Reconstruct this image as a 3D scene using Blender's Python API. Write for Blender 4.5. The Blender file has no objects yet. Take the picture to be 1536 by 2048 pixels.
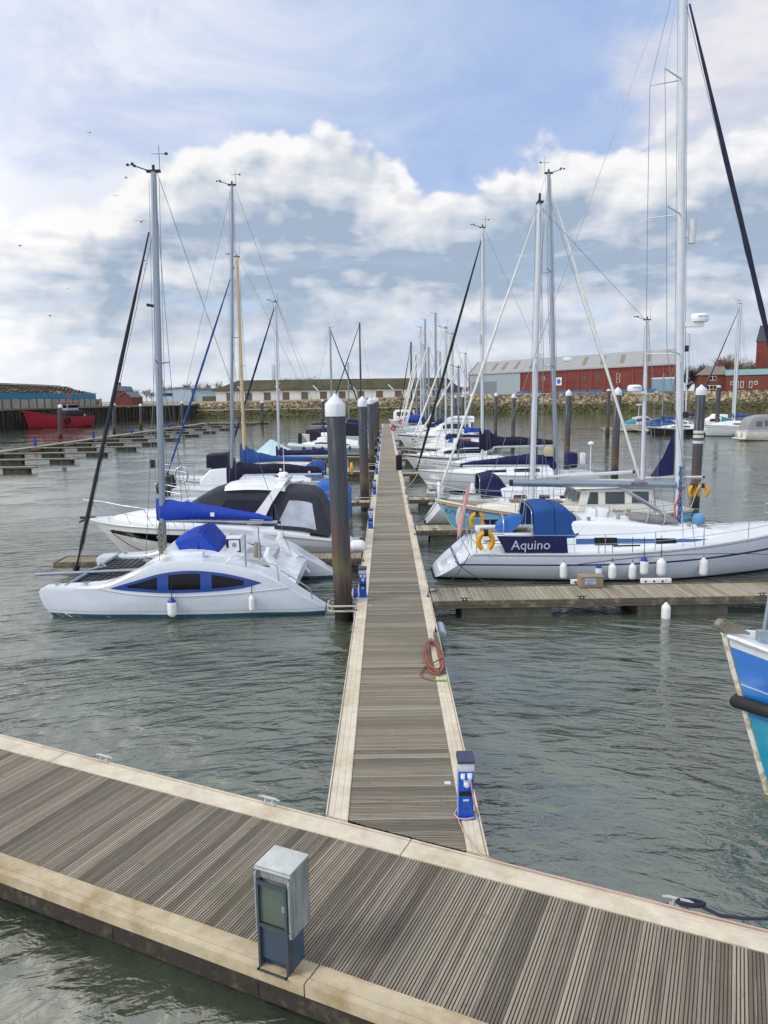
import bpy, bmesh, math, random
from mathutils import Vector, Matrix, noise as mnoise
R = math.radians
PI = math.pi
rnd = random.Random(7)
S = bpy.context.scene
COL = S.collection

# ------------------------------------------------------------------ helpers
def lin(h):
    h = h.lstrip('#')
    out = []
    for i in (0, 2, 4):
        c = int(h[i:i+2], 16) / 255
        out.append(c/12.92 if c <= .04045 else ((c+.055)/1.055)**2.4)
    return tuple(out)

def tag(o, label=None, cat=None, group=None, kind=None):
    if label: o['label'] = label
    if cat: o['category'] = cat
    if group: o['group'] = group
    if kind: o['kind'] = kind
    return o

def thing(name, label, cat, loc=(0, 0, 0), rz=0, group=None, kind=None):
    o = bpy.data.objects.new(name, None)
    o.empty_display_size = .2
    COL.objects.link(o)
    o.location = loc
    o.rotation_euler = (0, 0, rz)
    return tag(o, label, cat, group, kind)

def dup(root, loc, rz=None, label=None, group=None):
    kids = list(root.children)
    r = root.copy()
    COL.objects.link(r)
    r.location = loc
    if rz is not None: r.rotation_euler = (0, 0, rz)
    if label: r['label'] = label
    if group: r['group'] = group
    for ch in kids:
        c = ch.copy(); COL.objects.link(c); c.parent = r
        for g in ch.children:
            d = g.copy(); COL.objects.link(d); d.parent = c
    return r

def lerp(a, b, t): return a + (b-a)*t
def clamp(x, a=0., b=1.): return max(a, min(b, x))
def sstep(a, b, x):
    t = clamp((x-a)/(b-a)); return t*t*(3-2*t)
def table(pts, x):
    if x <= pts[0][0]: return pts[0][1]
    for (x0, y0), (x1, y1) in zip(pts, pts[1:]):
        if x <= x1:
            return lerp(y0, y1, (x-x0)/(x1-x0) if x1 > x0 else 0)
    return pts[-1][1]
def smtable(pts, x):
    # monotone smooth interpolation
    n = len(pts)
    if x <= pts[0][0]: return pts[0][1]
    if x >= pts[-1][0]: return pts[-1][1]
    for i in range(n-1):
        if x <= pts[i+1][0]: break
    p0, p1 = pts[i], pts[i+1]
    def sl(k):
        if k == 0: return (pts[1][1]-pts[0][1])/(pts[1][0]-pts[0][0])
        if k == n-1: return (pts[-1][1]-pts[-2][1])/(pts[-1][0]-pts[-2][0])
        return (pts[k+1][1]-pts[k-1][1])/(pts[k+1][0]-pts[k-1][0])
    h = p1[0]-p0[0]; t = (x-p0[0])/h
    m0, m1 = sl(i)*h, sl(i+1)*h
    return ((2*t**3-3*t*t+1)*p0[1]+(t**3-2*t*t+t)*m0+(-2*t**3+3*t*t)*p1[1]+(t**3-t*t)*m1)

class MB:
    def __init__(s):
        s.v = []; s.f = []; s.mi = []; s.hh = {}
    def add(s, vs, fs, mi=0):
        k = len(s.v)
        s.v.extend([tuple(p) for p in vs])
        for f in fs:
            s.f.append(tuple(i+k for i in f)); s.mi.append(mi)
        return k
    def box(s, x0, x1, y0, y1, z0, z1, mi=0, M=None, ch=0.):
        if ch:
            c = ch
            bm = bmesh.new()
            bmesh.ops.create_cube(bm, size=1)
            for v in bm.verts:
                v.co = Vector((lerp(x0, x1, v.co.x+.5), lerp(y0, y1, v.co.y+.5), lerp(z0, z1, v.co.z+.5)))
            bmesh.ops.bevel(bm, geom=bm.edges[:], offset=c, segments=2, affect='EDGES', profile=.6)
            bm.verts.index_update()
            vs = [v.co.copy() for v in bm.verts]
            fs = [[v.index for v in f.verts] for f in bm.faces]
            bm.free()
        else:
            vs = [Vector(p) for p in ((x0,y0,z0),(x1,y0,z0),(x1,y1,z0),(x0,y1,z0),(x0,y0,z1),(x1,y0,z1),(x1,y1,z1),(x0,y1,z1))]
            fs = [(0,3,2,1),(4,5,6,7),(0,1,5,4),(1,2,6,5),(2,3,7,6),(3,0,4,7)]
        if M is not None: vs = [M @ v for v in vs]
        s.add(vs, fs, mi)
        return s
    def tube(s, pts, r, n=6, closed=False, caps=True, mi=0, ez=1.):
        pts = [Vector(p) for p in pts]
        m = len(pts)
        rr = r if isinstance(r, (list, tuple)) else [r]*m
        k = len(s.v)
        up = None
        for i, p in enumerate(pts):
            if closed: d = pts[(i+1) % m]-pts[i-1]
            else: d = pts[min(i+1, m-1)]-pts[max(i-1, 0)]
            d = d.normalized() if d.length > 1e-9 else Vector((0,0,1))
            if up is None:
                up = Vector((0,0,1)) if abs(d.z) < .9 else Vector((1,0,0))
            a = d.cross(up)
            if a.length < 1e-6: a = d.cross(Vector((0,1,0)))
            a.normalize(); b = a.cross(d).normalized()
            up = b
            for j in range(n):
                t = 2*PI*j/n
                s.v.append(tuple(p + a*(math.cos(t)*rr[i]) + b*(math.sin(t)*rr[i]*ez)))
        last = m if closed else m-1
        for i in range(last):
            i2 = (i+1) % m
            for j in range(n):
                j2 = (j+1) % n
                s.f.append((k+i*n+j, k+i*n+j2, k+i2*n+j2, k+i2*n+j)); s.mi.append(mi)
        if caps and not closed:
            s.f.append(tuple(k+j for j in range(n))[::-1]); s.mi.append(mi)
            s.f.append(tuple(k+(m-1)*n+j for j in range(n))); s.mi.append(mi)
        return s
    def loft(s, rings, closed=True, cap0=True, cap1=True, mi=0):
        n = len(rings[0]); k = len(s.v)
        for rg in rings:
            for p in rg: s.v.append(tuple(p))
        for i in range(len(rings)-1):
            for j in range(n if closed else n-1):
                j2 = (j+1) % n
                s.f.append((k+i*n+j, k+i*n+j2, k+(i+1)*n+j2, k+(i+1)*n+j)); s.mi.append(mi)
        if cap0: s.f.append(tuple(k+j for j in range(n))[::-1]); s.mi.append(mi)
        if cap1: s.f.append(tuple(k+(len(rings)-1)*n+j for j in range(n))); s.mi.append(mi)
        return k
    def lathe(s, prof, c=(0,0,0), n=16, mi=0, axis='z'):
        rings = []
        for r, z in prof:
            rg = []
            for j in range(n):
                t = 2*PI*j/n
                a, b = r*math.cos(t), r*math.sin(t)
                if axis == 'z': p = (c[0]+a, c[1]+b, c[2]+z)
                elif axis == 'x': p = (c[0]+z, c[1]+a, c[2]+b)
                else: p = (c[0]+b, c[1]+z, c[2]+a)
                rg.append(p)
            rings.append(rg)
        s.loft(rings, mi=mi)
        return s
    def prism(s, outline, y0, y1, mi=0, M=None):
        # outline in x,z extruded along y
        n = len(outline)
        vs = [Vector((x, y0, z)) for x, z in outline]+[Vector((x, y1, z)) for x, z in outline]
        if M is not None: vs = [M @ v for v in vs]
        fs = [tuple(range(n)), tuple(range(2*n-1, n-1, -1))]
        for i in range(n):
            j = (i+1) % n
            fs.append((i, i+n, j+n, j))
        s.add(vs, fs, mi)
        return s
    def build(s, name, mats, parent=None, smooth=38, loc=None, rz=0):
        me = bpy.data.meshes.new(name)
        me.from_pydata([tuple(p) for p in s.v], [], s.f)
        if not isinstance(mats, (list, tuple)): mats = [mats]
        for m in mats: me.materials.append(m)
        if len(mats) > 1:
            me.polygons.foreach_set('material_index', s.mi)
        bm = bmesh.new(); bm.from_mesh(me)
        bmesh.ops.recalc_face_normals(bm, faces=bm.faces)
        bm.to_mesh(me); bm.free()
        if s.hh:
            at = me.attributes.new('hh', 'FLOAT', 'POINT')
            vals = [s.hh.get(i, 0.) for i in range(len(s.v))]
            at.data.foreach_set('value', vals)
        if smooth:
            me.shade_smooth()
            me.set_sharp_from_angle(angle=R(smooth))
        me.update()
        o = bpy.data.objects.new(name, me)
        COL.objects.link(o)
        if parent is not None: o.parent = parent
        if loc is not None: o.location = loc
        if rz: o.rotation_euler = (0, 0, rz)
        return o

def lettering(body, size, mat, parent, M, thick=.004, shear=0., name='lettering', bold=0.):
    cu = bpy.data.curves.new('lettering', 'FONT')
    cu.body = body; cu.size = size; cu.extrude = thick; cu.shear = shear
    cu.align_x = 'CENTER'; cu.align_y = 'CENTER'; cu.offset = bold
    cu.resolution_u = 3
    ob = bpy.data.objects.new('lettering_tmp', cu)
    COL.objects.link(ob)
    bpy.context.view_layer.update()
    dg = bpy.context.evaluated_depsgraph_get()
    me = bpy.data.meshes.new_from_object(ob.evaluated_get(dg))
    bpy.data.objects.remove(ob)
    me.transform(M)
    me.materials.clear(); me.materials.append(mat)
    o = bpy.data.objects.new(name, me)
    COL.objects.link(o)
    o.parent = parent
    return o
def face_mat(loc, rx=90, rz=0, ry=0):
    return Matrix.Translation(loc) @ Matrix.Rotation(R(rz), 4, 'Z') @ Matrix.Rotation(R(rx), 4, 'X') @ Matrix.Rotation(R(ry), 4, 'Z')

# ------------------------------------------------------------------ materials
MATS = {}
def newmat(name):
    m = bpy.data.materials.new(name); m.use_nodes = True
    nt = m.node_tree
    b = nt.nodes['Principled BSDF']
    return m, nt, b
def N(nt, t, **kw):
    n = nt.nodes.new(t)
    for k, v in kw.items(): setattr(n, k, v)
    return n
def setin(n, **kw):
    for k, v in kw.items(): n.inputs[k.replace('_', ' ')].default_value = v
def rgba(c): return (c[0], c[1], c[2], 1)

def mat(name, col, rough=.5, metal=0., var=.12, vscale=3., bump=0., bscale=40., coat=0., dirt=None, dscale=1.5, dth=(.5, .75), damt=.6, island=0., alpha=1., trans=0., spec=.5, stretch=None):
    """plain surface: base colour with low-contrast mottling, optional dirt patches and bump"""
    if name in MATS: return MATS[name]
    c = lin(col) if isinstance(col, str) else col
    m, nt, b = newmat(name)
    L = nt.links.new
    tc = N(nt, 'ShaderNodeTexCoord')
    mp = N(nt, 'ShaderNodeMapping')
    L(tc.outputs['Object'], mp.inputs['Vector'])
    if stretch: mp.inputs['Scale'].default_value = stretch
    nz = N(nt, 'ShaderNodeTexNoise'); setin(nz, Scale=vscale, Detail=5., Roughness=.6)
    L(mp.outputs['Vector'], nz.inputs['Vector'])
    mr = N(nt, 'ShaderNodeMapRange')
    setin(mr, From_Min=.25, From_Max=.75, To_Min=1-var, To_Max=1+var)
    L(nz.outputs['Fac'], mr.inputs['Value'])
    mul = N(nt, 'ShaderNodeMix', data_type='RGBA', blend_type='MULTIPLY')
    mul.inputs[0].default_value = 1
    mul.inputs[6].default_value = rgba(c)
    L(mr.outputs['Result'], mul.inputs[7])
    out = mul.outputs[2]
    if island:
        g = N(nt, 'ShaderNodeNewGeometry')
        mr2 = N(nt, 'ShaderNodeMapRange')
        setin(mr2, To_Min=1-island, To_Max=1+island)
        L(g.outputs['Random Per Island'], mr2.inputs['Value'])
        mu2 = N(nt, 'ShaderNodeMix', data_type='RGBA', blend_type='MULTIPLY')
        mu2.inputs[0].default_value = 1
        L(out, mu2.inputs[6]); L(mr2.outputs['Result'], mu2.inputs[7])
        out = mu2.outputs[2]
    if dirt:
        n2 = N(nt, 'ShaderNodeTexNoise'); setin(n2, Scale=dscale, Detail=6., Roughness=.65)
        L(mp.outputs['Vector'], n2.inputs['Vector'])
        m3 = N(nt, 'ShaderNodeMapRange'); setin(m3, From_Min=dth[0], From_Max=dth[1], To_Min=0., To_Max=damt)
        L(n2.outputs['Fac'], m3.inputs['Value'])
        mx = N(nt, 'ShaderNodeMix', data_type='RGBA')
        L(m3.outputs['Result'], mx.inputs[0]); L(out, mx.inputs[6])
        mx.inputs[7].default_value = rgba(lin(dirt))
        out = mx.outputs[2]
    L(out, b.inputs['Base Color'])
    rr = N(nt, 'ShaderNodeMapRange'); setin(rr, From_Min=.3, From_Max=.7, To_Min=max(.02, rough*.8), To_Max=min(1, rough*1.2))
    L(nz.outputs['Fac'], rr.inputs['Value']); L(rr.outputs['Result'], b.inputs['Roughness'])
    setin(b, Metallic=metal)
    b.inputs['Coat Weight'].default_value = coat
    b.inputs['Specular IOR Level'].default_value = spec
    if trans: b.inputs['Transmission Weight'].default_value = trans
    if alpha < 1: b.inputs['Alpha'].default_value = alpha
    if bump:
        n4 = N(nt, 'ShaderNodeTexNoise'); setin(n4, Scale=bscale, Detail=4.)
        L(mp.outputs['Vector'], n4.inputs['Vector'])
        bp = N(nt, 'ShaderNodeBump'); setin(bp, Strength=1., Distance=bump)
        L(n4.outputs['Fac'], bp.inputs['Height']); L(bp.outputs['Normal'], b.inputs['Normal'])
    MATS[name] = m
    return m

def hullmat(name, bands, rough=.22, coat=.3, var=.05):
    """bands: (height, colour) where height 0 = waterline and 1 = sheer, read from the hull's own height attribute"""
    if name in MATS: return MATS[name]
    m, nt, b = newmat(name)
    L = nt.links.new
    at = N(nt, 'ShaderNodeAttribute', attribute_name='hh')
    cr = N(nt, 'ShaderNodeValToRGB')
    cr.color_ramp.interpolation = 'CONSTANT'
    els = cr.color_ramp.elements
    while len(els) < len(bands): els.new(.5)
    for e, (h, c) in zip(els, bands):
        e.position = clamp((h+.2)/1.2); e.color = rgba(lin(c))
    L(at.outputs['Fac'], cr.inputs['Fac'])
    tc = N(nt, 'ShaderNodeTexCoord')
    mp = N(nt, 'ShaderNodeMapping'); mp.inputs['Scale'].default_value = (.8, .8, 2.)
    L(tc.outputs['Object'], mp.inputs['Vector'])
    nz = N(nt, 'ShaderNodeTexNoise'); setin(nz, Scale=2.2, Detail=6., Roughness=.62)
    L(mp.outputs['Vector'], nz.inputs['Vector'])
    mr = N(nt, 'ShaderNodeMapRange'); setin(mr, From_Min=.25, From_Max=.75, To_Min=1-var*1.6, To_Max=1+var*.6)
    L(nz.outputs['Fac'], mr.inputs['Value'])
    mul = N(nt, 'ShaderNodeMix', data_type='RGBA', blend_type='MULTIPLY'); mul.inputs[0].default_value = 1
    L(cr.outputs['Color'], mul.inputs[6]); L(mr.outputs['Result'], mul.inputs[7])
    # vertical run-off streaks and a grubby waterline
    mp2 = N(nt, 'ShaderNodeMapping'); mp2.inputs['Scale'].default_value = (9., 9., .5)
    L(tc.outputs['Object'], mp2.inputs['Vector'])
    n2 = N(nt, 'ShaderNodeTexNoise'); setin(n2, Scale=1.3, Detail=5.)
    L(mp2.outputs['Vector'], n2.inputs['Vector'])
    m3 = N(nt, 'ShaderNodeMapRange'); setin(m3, From_Min=.58, From_Max=.85, To_Min=0., To_Max=.22)
    L(n2.outputs['Fac'], m3.inputs['Value'])
    mx = N(nt, 'ShaderNodeMix', data_type='RGBA')
    L(m3.outputs['Result'], mx.inputs[0]); L(mul.outputs[2], mx.inputs[6]); mx.inputs[7].default_value = rgba(lin('8d8a80'))
    L(mx.outputs[2], b.inputs['Base Color'])
    setin(b, Roughness=rough)
    b.inputs['Coat Weight'].default_value = coat
    b.inputs['Coat Roughness'].default_value = .12
    MATS[name] = m
    return m

gel = mat('gelcoat_white', 'e3e7eb', .28, var=.05, coat=.25, dirt='b9b8ae', dth=(.58, .8), damt=.35)
gel_warm = mat('gelcoat_cream', 'e0dfd7', .32, var=.06, coat=.2, dirt='a89f86', dth=(.58, .8), damt=.35)
gel_grey = mat('gelcoat_grey', 'c3c8ce', .35, var=.06)
deckw = mat('deck_white', 'd3d8dc', .5, var=.06, bump=.002, bscale=60, dirt='9ba09c', dth=(.55, .8), damt=.35)
alu = mat('aluminium', 'a9b0b8', .38, metal=.75, var=.08)
alu_grey = mat('mast_grey', '8e99a6', .35, metal=.55, var=.08)
alu_white = mat('mast_white', 'c2c8d1', .35, var=.06, dirt='9fa09a', dth=(.6, .8), damt=.3)
mast_cream = mat('mast_cream', 'c9b183', .45, var=.1)
mast_dark = mat('mast_dark', '1c1f29', .4, var=.1)
mast_brown = mat('mast_bronze', '4a4038', .45, var=.1)
steel = mat('stainless', 'a4a9af', .38, metal=.55, var=.08)
galv = mat('galvanised', '9aa7b0', .5, metal=.45, var=.16, vscale=9, dirt='6d7a80', dscale=4, damt=.5)
wire = mat('wire', '6f747b', .4, metal=.6, var=.05)
black = mat('black_plastic', '14161a', .45, var=.1)
rubber = mat('black_rubber', '1d2024', .75, var=.25, bump=.004, bscale=25)
glass = mat('dark_glazing', '090c12', .14, var=.05, spec=.25)
glass_grey = mat('grey_glazing', '3f484f', .14, var=.3, vscale=1.5, spec=.45)
clearpvc = mat('clear_vinyl', 'aab3c0', .12, var=.3, vscale=2., coat=.3)
navy = mat('navy_canvas', '10154a', .8, var=.25, vscale=4, bump=.02, bscale=5)
navy_dark = mat('dark_navy_canvas', '0b0d2a', .8, var=.2, vscale=6, bump=.006, bscale=9)
royal = mat('royal_blue_canvas', '0b3aa4', .75, var=.16, vscale=5, bump=.02, bscale=5)
blue = mat('blue_canvas', '0a4486', .75, var=.14, vscale=5, bump=.005, bscale=9)
blue_mid = mat('faded_blue_canvas', '2a62b0', .8, var=.2, vscale=5, bump=.006, bscale=9)
charcoal = mat('charcoal_canvas', '2b2f3a', .8, var=.18, vscale=5, bump=.006, bscale=7)
greycanvas = mat('grey_canvas', '8b8d90', .85, var=.16, vscale=4, bump=.008, bscale=7)
whitecloth = mat('white_cloth', 'd9dbd6', .8, var=.08, bump=.006, bscale=9)
paleblue = mat('pale_blue_canvas', 'b9d6dd', .8, var=.1, bump=.006, bscale=6)
teal = mat('teal_canvas', '3f8c9a', .8, var=.15)
wood = mat('varnished_wood', '8a5a32', .4, var=.25, vscale=8, stretch=(.3, 3, 3))
teak = mat('weathered_teak', '8b7f6e', .75, var=.22, vscale=10, stretch=(.2, 4, 4))
yellow = mat('yellow_buoy', 'd99a12', .55, var=.12)
orange = mat('orange_buoy', 'd8431c', .55, var=.12)
redpl = mat('red_plastic', 'b3202c', .5, var=.12)
fenderw = mat('fender_white', 'e2e4e6', .4, var=.07, dirt='a59f8f', dth=(.55, .75), damt=.5, dscale=5)
fenderb = mat('fender_blue', '1a2f9a', .45, var=.1)
fendergrey = mat('fender_grey', '9aa6b4', .5, var=.1)
rope_dark = mat('rope_dark', '23283a', .9, var=.3, vscale=30)
rope_pale = mat('rope_pale', 'b9b4a6', .9, var=.25, vscale=30)
rope_red = mat('rope_red', 'c4565c', .85, var=.2, vscale=20)
hose_red = mat('hose_red', '86503f', .5, var=.15)
cable_pink = mat('cable_pink', 'd0a498', .55, var=.1)
green = mat('green_hose_end', '5f9a2a', .5)
pilemat = None
# ------------------------------------------------------------------ camera
F_PX, HC = 1500., 6.0
PITCH, ROLL = math.atan((1024-797)/F_PX), R(.8)
fwd = Vector((0, math.cos(PITCH), -math.sin(PITCH)))
r0 = Vector((1, 0, 0)); u0 = r0.cross(fwd)
rgt = r0*math.cos(ROLL) - u0*math.sin(ROLL)
upv = u0*math.cos(ROLL) + r0*math.sin(ROLL)
cam = bpy.data.cameras.new('camera')
cam.sensor_fit = 'HORIZONTAL'; cam.sensor_width = 36; cam.lens = 36*F_PX/1536
cam.clip_start = .1; cam.clip_end = 6000
co = bpy.data.objects.new('camera', cam); COL.objects.link(co)
M = Matrix((rgt, upv, -fwd)).transposed().to_4x4(); M.translation = (0, 0, HC)
co.matrix_world = M
S.camera = co
def ray(x, y): return rgt*((x-768)/F_PX) - upv*((y-1024)/F_PX) + fwd
def U(x, y, z=0.):
    d = ray(x, y); t = (z-HC)/d.z; return Vector((0, 0, HC)) + d*t
def D(x, y, Y):
    d = ray(x, y); t = Y/d.y; return Vector((0, 0, HC)) + d*t

# ------------------------------------------------------------------ light and sky
SUN_AZ, SUN_EL = R(-112), R(42)        # azimuth from +Y, clockwise positive
sdir = Vector((math.sin(SUN_AZ)*math.cos(SUN_EL), math.cos(SUN_AZ)*math.cos(SUN_EL), math.sin(SUN_EL)))
sl = bpy.data.lights.new('sun', 'SUN'); sl.energy = 1.5; sl.angle = R(11); sl.color = (1, .95, .87)
so = bpy.data.objects.new('sun', sl); COL.objects.link(so)
so.rotation_euler = (-sdir).to_track_quat('-Z', 'Y').to_euler()
so.location = (-40, 30, 60)

W = bpy.data.worlds.new('World'); S.world = W; W.use_nodes = True
nt = W.node_tree; L = nt.links.new
bg = nt.nodes['Background']; bg.inputs['Strength'].default_value = .1
sky = N(nt, 'ShaderNodeTexSky', sky_type='NISHITA')
sky.sun_disc = False; sky.sun_elevation = SUN_EL; sky.sun_rotation = SUN_AZ
sky.air_density = 1.0; sky.dust_density = 1.2; sky.ozone_density = 2.
tc = N(nt, 'ShaderNodeTexCoord')
def MA(op, a, b=None, c=None, cl=False):
    n = N(nt, 'ShaderNodeMath', operation=op); n.use_clamp = cl
    for i, v in enumerate((a, b, c)):
        if v is None: continue
        if isinstance(v, (int, float)): n.inputs[i].default_value = v
        else: L(v, n.inputs[i])
    return n.outputs[0]
def MR(v, a, b, c=0., d=1., smooth=True):
    n = N(nt, 'ShaderNodeMapRange'); n.interpolation_type = 'SMOOTHSTEP' if smooth else 'LINEAR'
    setin(n, From_Min=a, From_Max=b, To_Min=c, To_Max=d); L(v, n.inputs['Value']); return n.outputs['Result']
def MIX(f, a, b):
    n = N(nt, 'ShaderNodeMix', data_type='RGBA')
    if isinstance(f, (int, float)): n.inputs[0].default_value = f
    else: L(f, n.inputs[0])
    for k, v in ((6, a), (7, b)):
        if isinstance(v, tuple): n.inputs[k].default_value = rgba(v)
        else: L(v, n.inputs[k])
    return n.outputs[2]
sx = N(nt, 'ShaderNodeSeparateXYZ'); L(tc.outputs['Generated'], sx.inputs[0])
dx, dy, dz = sx.outputs
az = MA('MULTIPLY', MA('ARCTAN2', dx, dy), 180/PI)
el = MA('MULTIPLY', MA('ARCSINE', dz), 180/PI)
def NOISE(scale, detail, rough, sc, off=(0, 0, 0), lac=2., dist=0.):
    mp = N(nt, 'ShaderNodeMapping'); mp.inputs['Scale'].default_value = sc; mp.inputs['Location'].default_value = off
    L(tc.outputs['Generated'], mp.inputs['Vector'])
    n = N(nt, 'ShaderNodeTexNoise'); setin(n, Scale=scale, Detail=detail, Roughness=rough, Lacunarity=lac, Distortion=dist)
    L(mp.outputs['Vector'], n.inputs['Vector']); return n.outputs['Fac']
# height of the top of the cumulus bank, in degrees, against azimuth
fc = N(nt, 'ShaderNodeFloatCurve')
cv = fc.mapping.curves[0]
prof = [(-180, 24), (-60, 18), (-38, 13), (-27, 12.6), (-21, 13.2), (-16, 16.0), (-11, 17.6), (-6, 18.8), (-2, 18.2), (1.8, 16.6), (4.6, 15.4), (7, 15.8), (10, 16.8), (13, 17.0), (16, 16.6), (20, 17.5), (27, 18), (45, 20), (90, 24), (180, 24)]
pts = cv.points
for i, (a, e) in enumerate(prof):
    x, y = (a+180)/360, e/40
    if i < 2 and i < len(pts): pts[i].location = (x, y)
    else: pts.new(x, y)
for p in pts: p.handle_type = 'AUTO_CLAMPED'
fc.mapping.update()
L(MA('DIVIDE', MA('ADD', az, 180), 360), fc.inputs['Value'])
top = MA('MULTIPLY', fc.outputs['Value'], 40)
n_big = NOISE(9, 6, .58, (1, 1, 1.5), (3.1, .4, 1.2))
n_fine = NOISE(26, 7, .6, (1, 1, 1.3), (.3, 2.4, 5.2))
n_str = NOISE(5, 5, .55, (1, 1, 4.5), (7.3, .2, .8))
n_str2 = NOISE(11, 4, .55, (1, 1, 3.6), (1.3, 4.2, 2.8))
def PUFF(scale, sc, off, det=2.):
    mp = N(nt, 'ShaderNodeMapping'); mp.inputs['Scale'].default_value = sc; mp.inputs['Location'].default_value = off
    L(tc.outputs['Generated'], mp.inputs['Vector'])
    wn = N(nt, 'ShaderNodeTexNoise'); setin(wn, Scale=scale*.8, Detail=2., Roughness=.5); L(mp.outputs['Vector'], wn.inputs['Vector'])
    ad = N(nt, 'ShaderNodeVectorMath', operation='MULTIPLY_ADD'); L(wn.outputs['Color'], ad.inputs[0]); ad.inputs[1].default_value = (.1, .1, .1); L(mp.outputs['Vector'], ad.inputs[2])
    v = N(nt, 'ShaderNodeTexVoronoi'); v.feature = 'F1'; v.normalize = True
    setin(v, Scale=scale, Detail=det, Roughness=.5); L(ad.outputs[0], v.inputs['Vector'])
    return MA('SUBTRACT', .5, v.outputs['Distance'])
P_OFF = (2.3, 1.7, .6)
puff = PUFF(13, (1, 1, 1.25), P_OFF)
puff_up = PUFF(13, (1, 1, 1.25), (P_OFF[0]-.010, P_OFF[1], P_OFF[2]+.02))    # a little higher and towards the sun
relief = MA('SUBTRACT', puff, puff_up)                                      # lit shoulders of each puff
billow = MA('ADD', MA('MULTIPLY', MA('SUBTRACT', n_big, .5), 5.), MA('MULTIPLY', puff, 5.))
depth = MA('ADD', MA('SUBTRACT', MA('SUBTRACT', top, 1.2), el), billow)      # degrees below the billowing top
bank = MR(depth, -.2, .75)
crest = MR(depth, .3, 6., 1., .0)
body = MA('ADD', MA('MULTIPLY', crest, .62), MA('MULTIPLY', MR(n_str, .36, .66), .48))
body = MA('ADD', body, MA('MULTIPLY', MA('SUBTRACT', n_big, .5), .8))
body = MA('ADD', body, MA('MULTIPLY', relief, MR(depth, 1, 12, 2.6, 1.7)))
body = MA('ADD', body, MA('MULTIPLY', MA('SUBTRACT', n_str2, .5), .6))
greyband = MA('MULTIPLY', MA('MULTIPLY', MR(el, 12.5, 10, 0, 1), MR(el, 6.2, 8.6, 0, 1)), MR(n_str, .62, .4, .08, .42))
greyband = MA('MULTIPLY', greyband, MR(az, -8, -22, 1, .5))
body = MA('SUBTRACT', body, greyband)
body = MA('SUBTRACT', body, MA('MULTIPLY', MA('MULTIPLY', MR(depth, 2.2, 4.5, 0, 1), MR(depth, 9, 5.5, 0, 1)), .16))
leftlift = MR(az, -9, -30, 0, .34)
body = MA('ADD', MA('ADD', body, .06), leftlift, cl=True)
cloud = MIX(body, (3.45, 4.35, 5.6), (8.9, 8.85, 8.9))
gap = MA('MULTIPLY', MR(n_str2, .52, .66), MR(el, 12.5, 4, 0, 1.))
cloud = MIX(MA('MULTIPLY', gap, .75), cloud, (4.6, 6.0, 8.2))
# soft separate cloud high on the right
ra = MA('DIVIDE', MA('SUBTRACT', az, 30), 13); rb = MA('DIVIDE', MA('SUBTRACT', el, 20), 9)
rad = MA('SQRT', MA('ADD', MA('MULTIPLY', ra, ra), MA('MULTIPLY', rb, rb)))
rmask = MR(MA('ADD', MA('SUBTRACT', 1.05, rad), MA('MULTIPLY', MA('SUBTRACT', n_big, .5), 1.1)), -.12, .4, 0, .92)
rcol = MIX(MA('ADD', MR(n_str, .35, .65), relief, cl=True), (6.0, 6.3, 7.2), (8.0, 7.8, 8.1))
veil_n = NOISE(4.2, 6, .62, (1, 1, 2.2), (2.2, 1.4, .2), dist=.6)
veil = MA('MULTIPLY', MR(veil_n, .3, .72), MR(az, 16, -22, .25, 1.))
veil = MA('ADD', MA('MULTIPLY', veil, .75), MR(az, 8, -24, .08, .5), cl=True)
blue_sky = MIX(.82, sky.outputs['Color'], (3.3, 4.75, 8.0))
upper = MIX(veil, blue_sky, (7.4, 7.8, 8.7))
upper = MIX(rmask, upper, rcol)
upper = MIX(MA('MULTIPLY', MR(el, 25, 40, 0, 1), MR(veil_n, .25, .6, .45, .85)), upper, (7.6, 7.7, 7.9))
col = MIX(bank, upper, cloud)
col = MIX(MR(el, 8.5, -.5, 0, .62), col, (7.3, 7.8, 8.5))
back = MR(dy, .15, -.5, 0, .85)  # sky behind the camera brightened, added as fill for the near hull sides
backc = MIX(MR(n_big, .35, .65), (7.4, 8.6, 10.8), (12.4, 12.6, 12.9))
col = MIX(back, col, backc)
glow = MA('MULTIPLY', MR(az, -19, -46, 0, .85), MA('MULTIPLY', MR(az, -150, -105, 0, 1), MR(el, 62, 30, 0, 1)))
col = MIX(glow, col, (15.5, 15.2, 14.6))
L(col, bg.inputs['Color'])

# ------------------------------------------------------------------ water
m, nt, b = newmat('harbour_water'); L = nt.links.new
tcw = N(nt, 'ShaderNodeTexCoord')
wsep = N(nt, 'ShaderNodeSeparateXYZ'); L(tcw.outputs['Object'], wsep.inputs[0])
wr_x, wr_y = MA('SUBTRACT', wsep.outputs[0], .4), MA('SUBTRACT', wsep.outputs[1], -3.)
w_rad = MA('SQRT', MA('ADD', MA('MULTIPLY', wr_x, wr_x), MA('MULTIPLY', wr_y, wr_y)))
w_ang = MA('MULTIPLY', MA('ARCTAN2', wr_x, wr_y), 16)
wcomb = N(nt, 'ShaderNodeCombineXYZ'); L(w_ang, wcomb.inputs[0]); L(w_rad, wcomb.inputs[1])
def wnoise(scale, det, rough, sc, rot, off=(0, 0, 0), dist=0., ringed=False):
    mp = N(nt, 'ShaderNodeMapping'); mp.inputs['Scale'].default_value = sc
    mp.inputs['Rotation'].default_value = (0, 0, R(rot)); mp.inputs['Location'].default_value = off
    L(wcomb.outputs[0] if ringed else tcw.outputs['Object'], mp.inputs['Vector'])
    n = N(nt, 'ShaderNodeTexNoise'); setin(n, Scale=scale, Detail=det, Roughness=rough, Distortion=dist)
    L(mp.outputs['Vector'], n.inputs['Vector']); return n.outputs['Fac']
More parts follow.
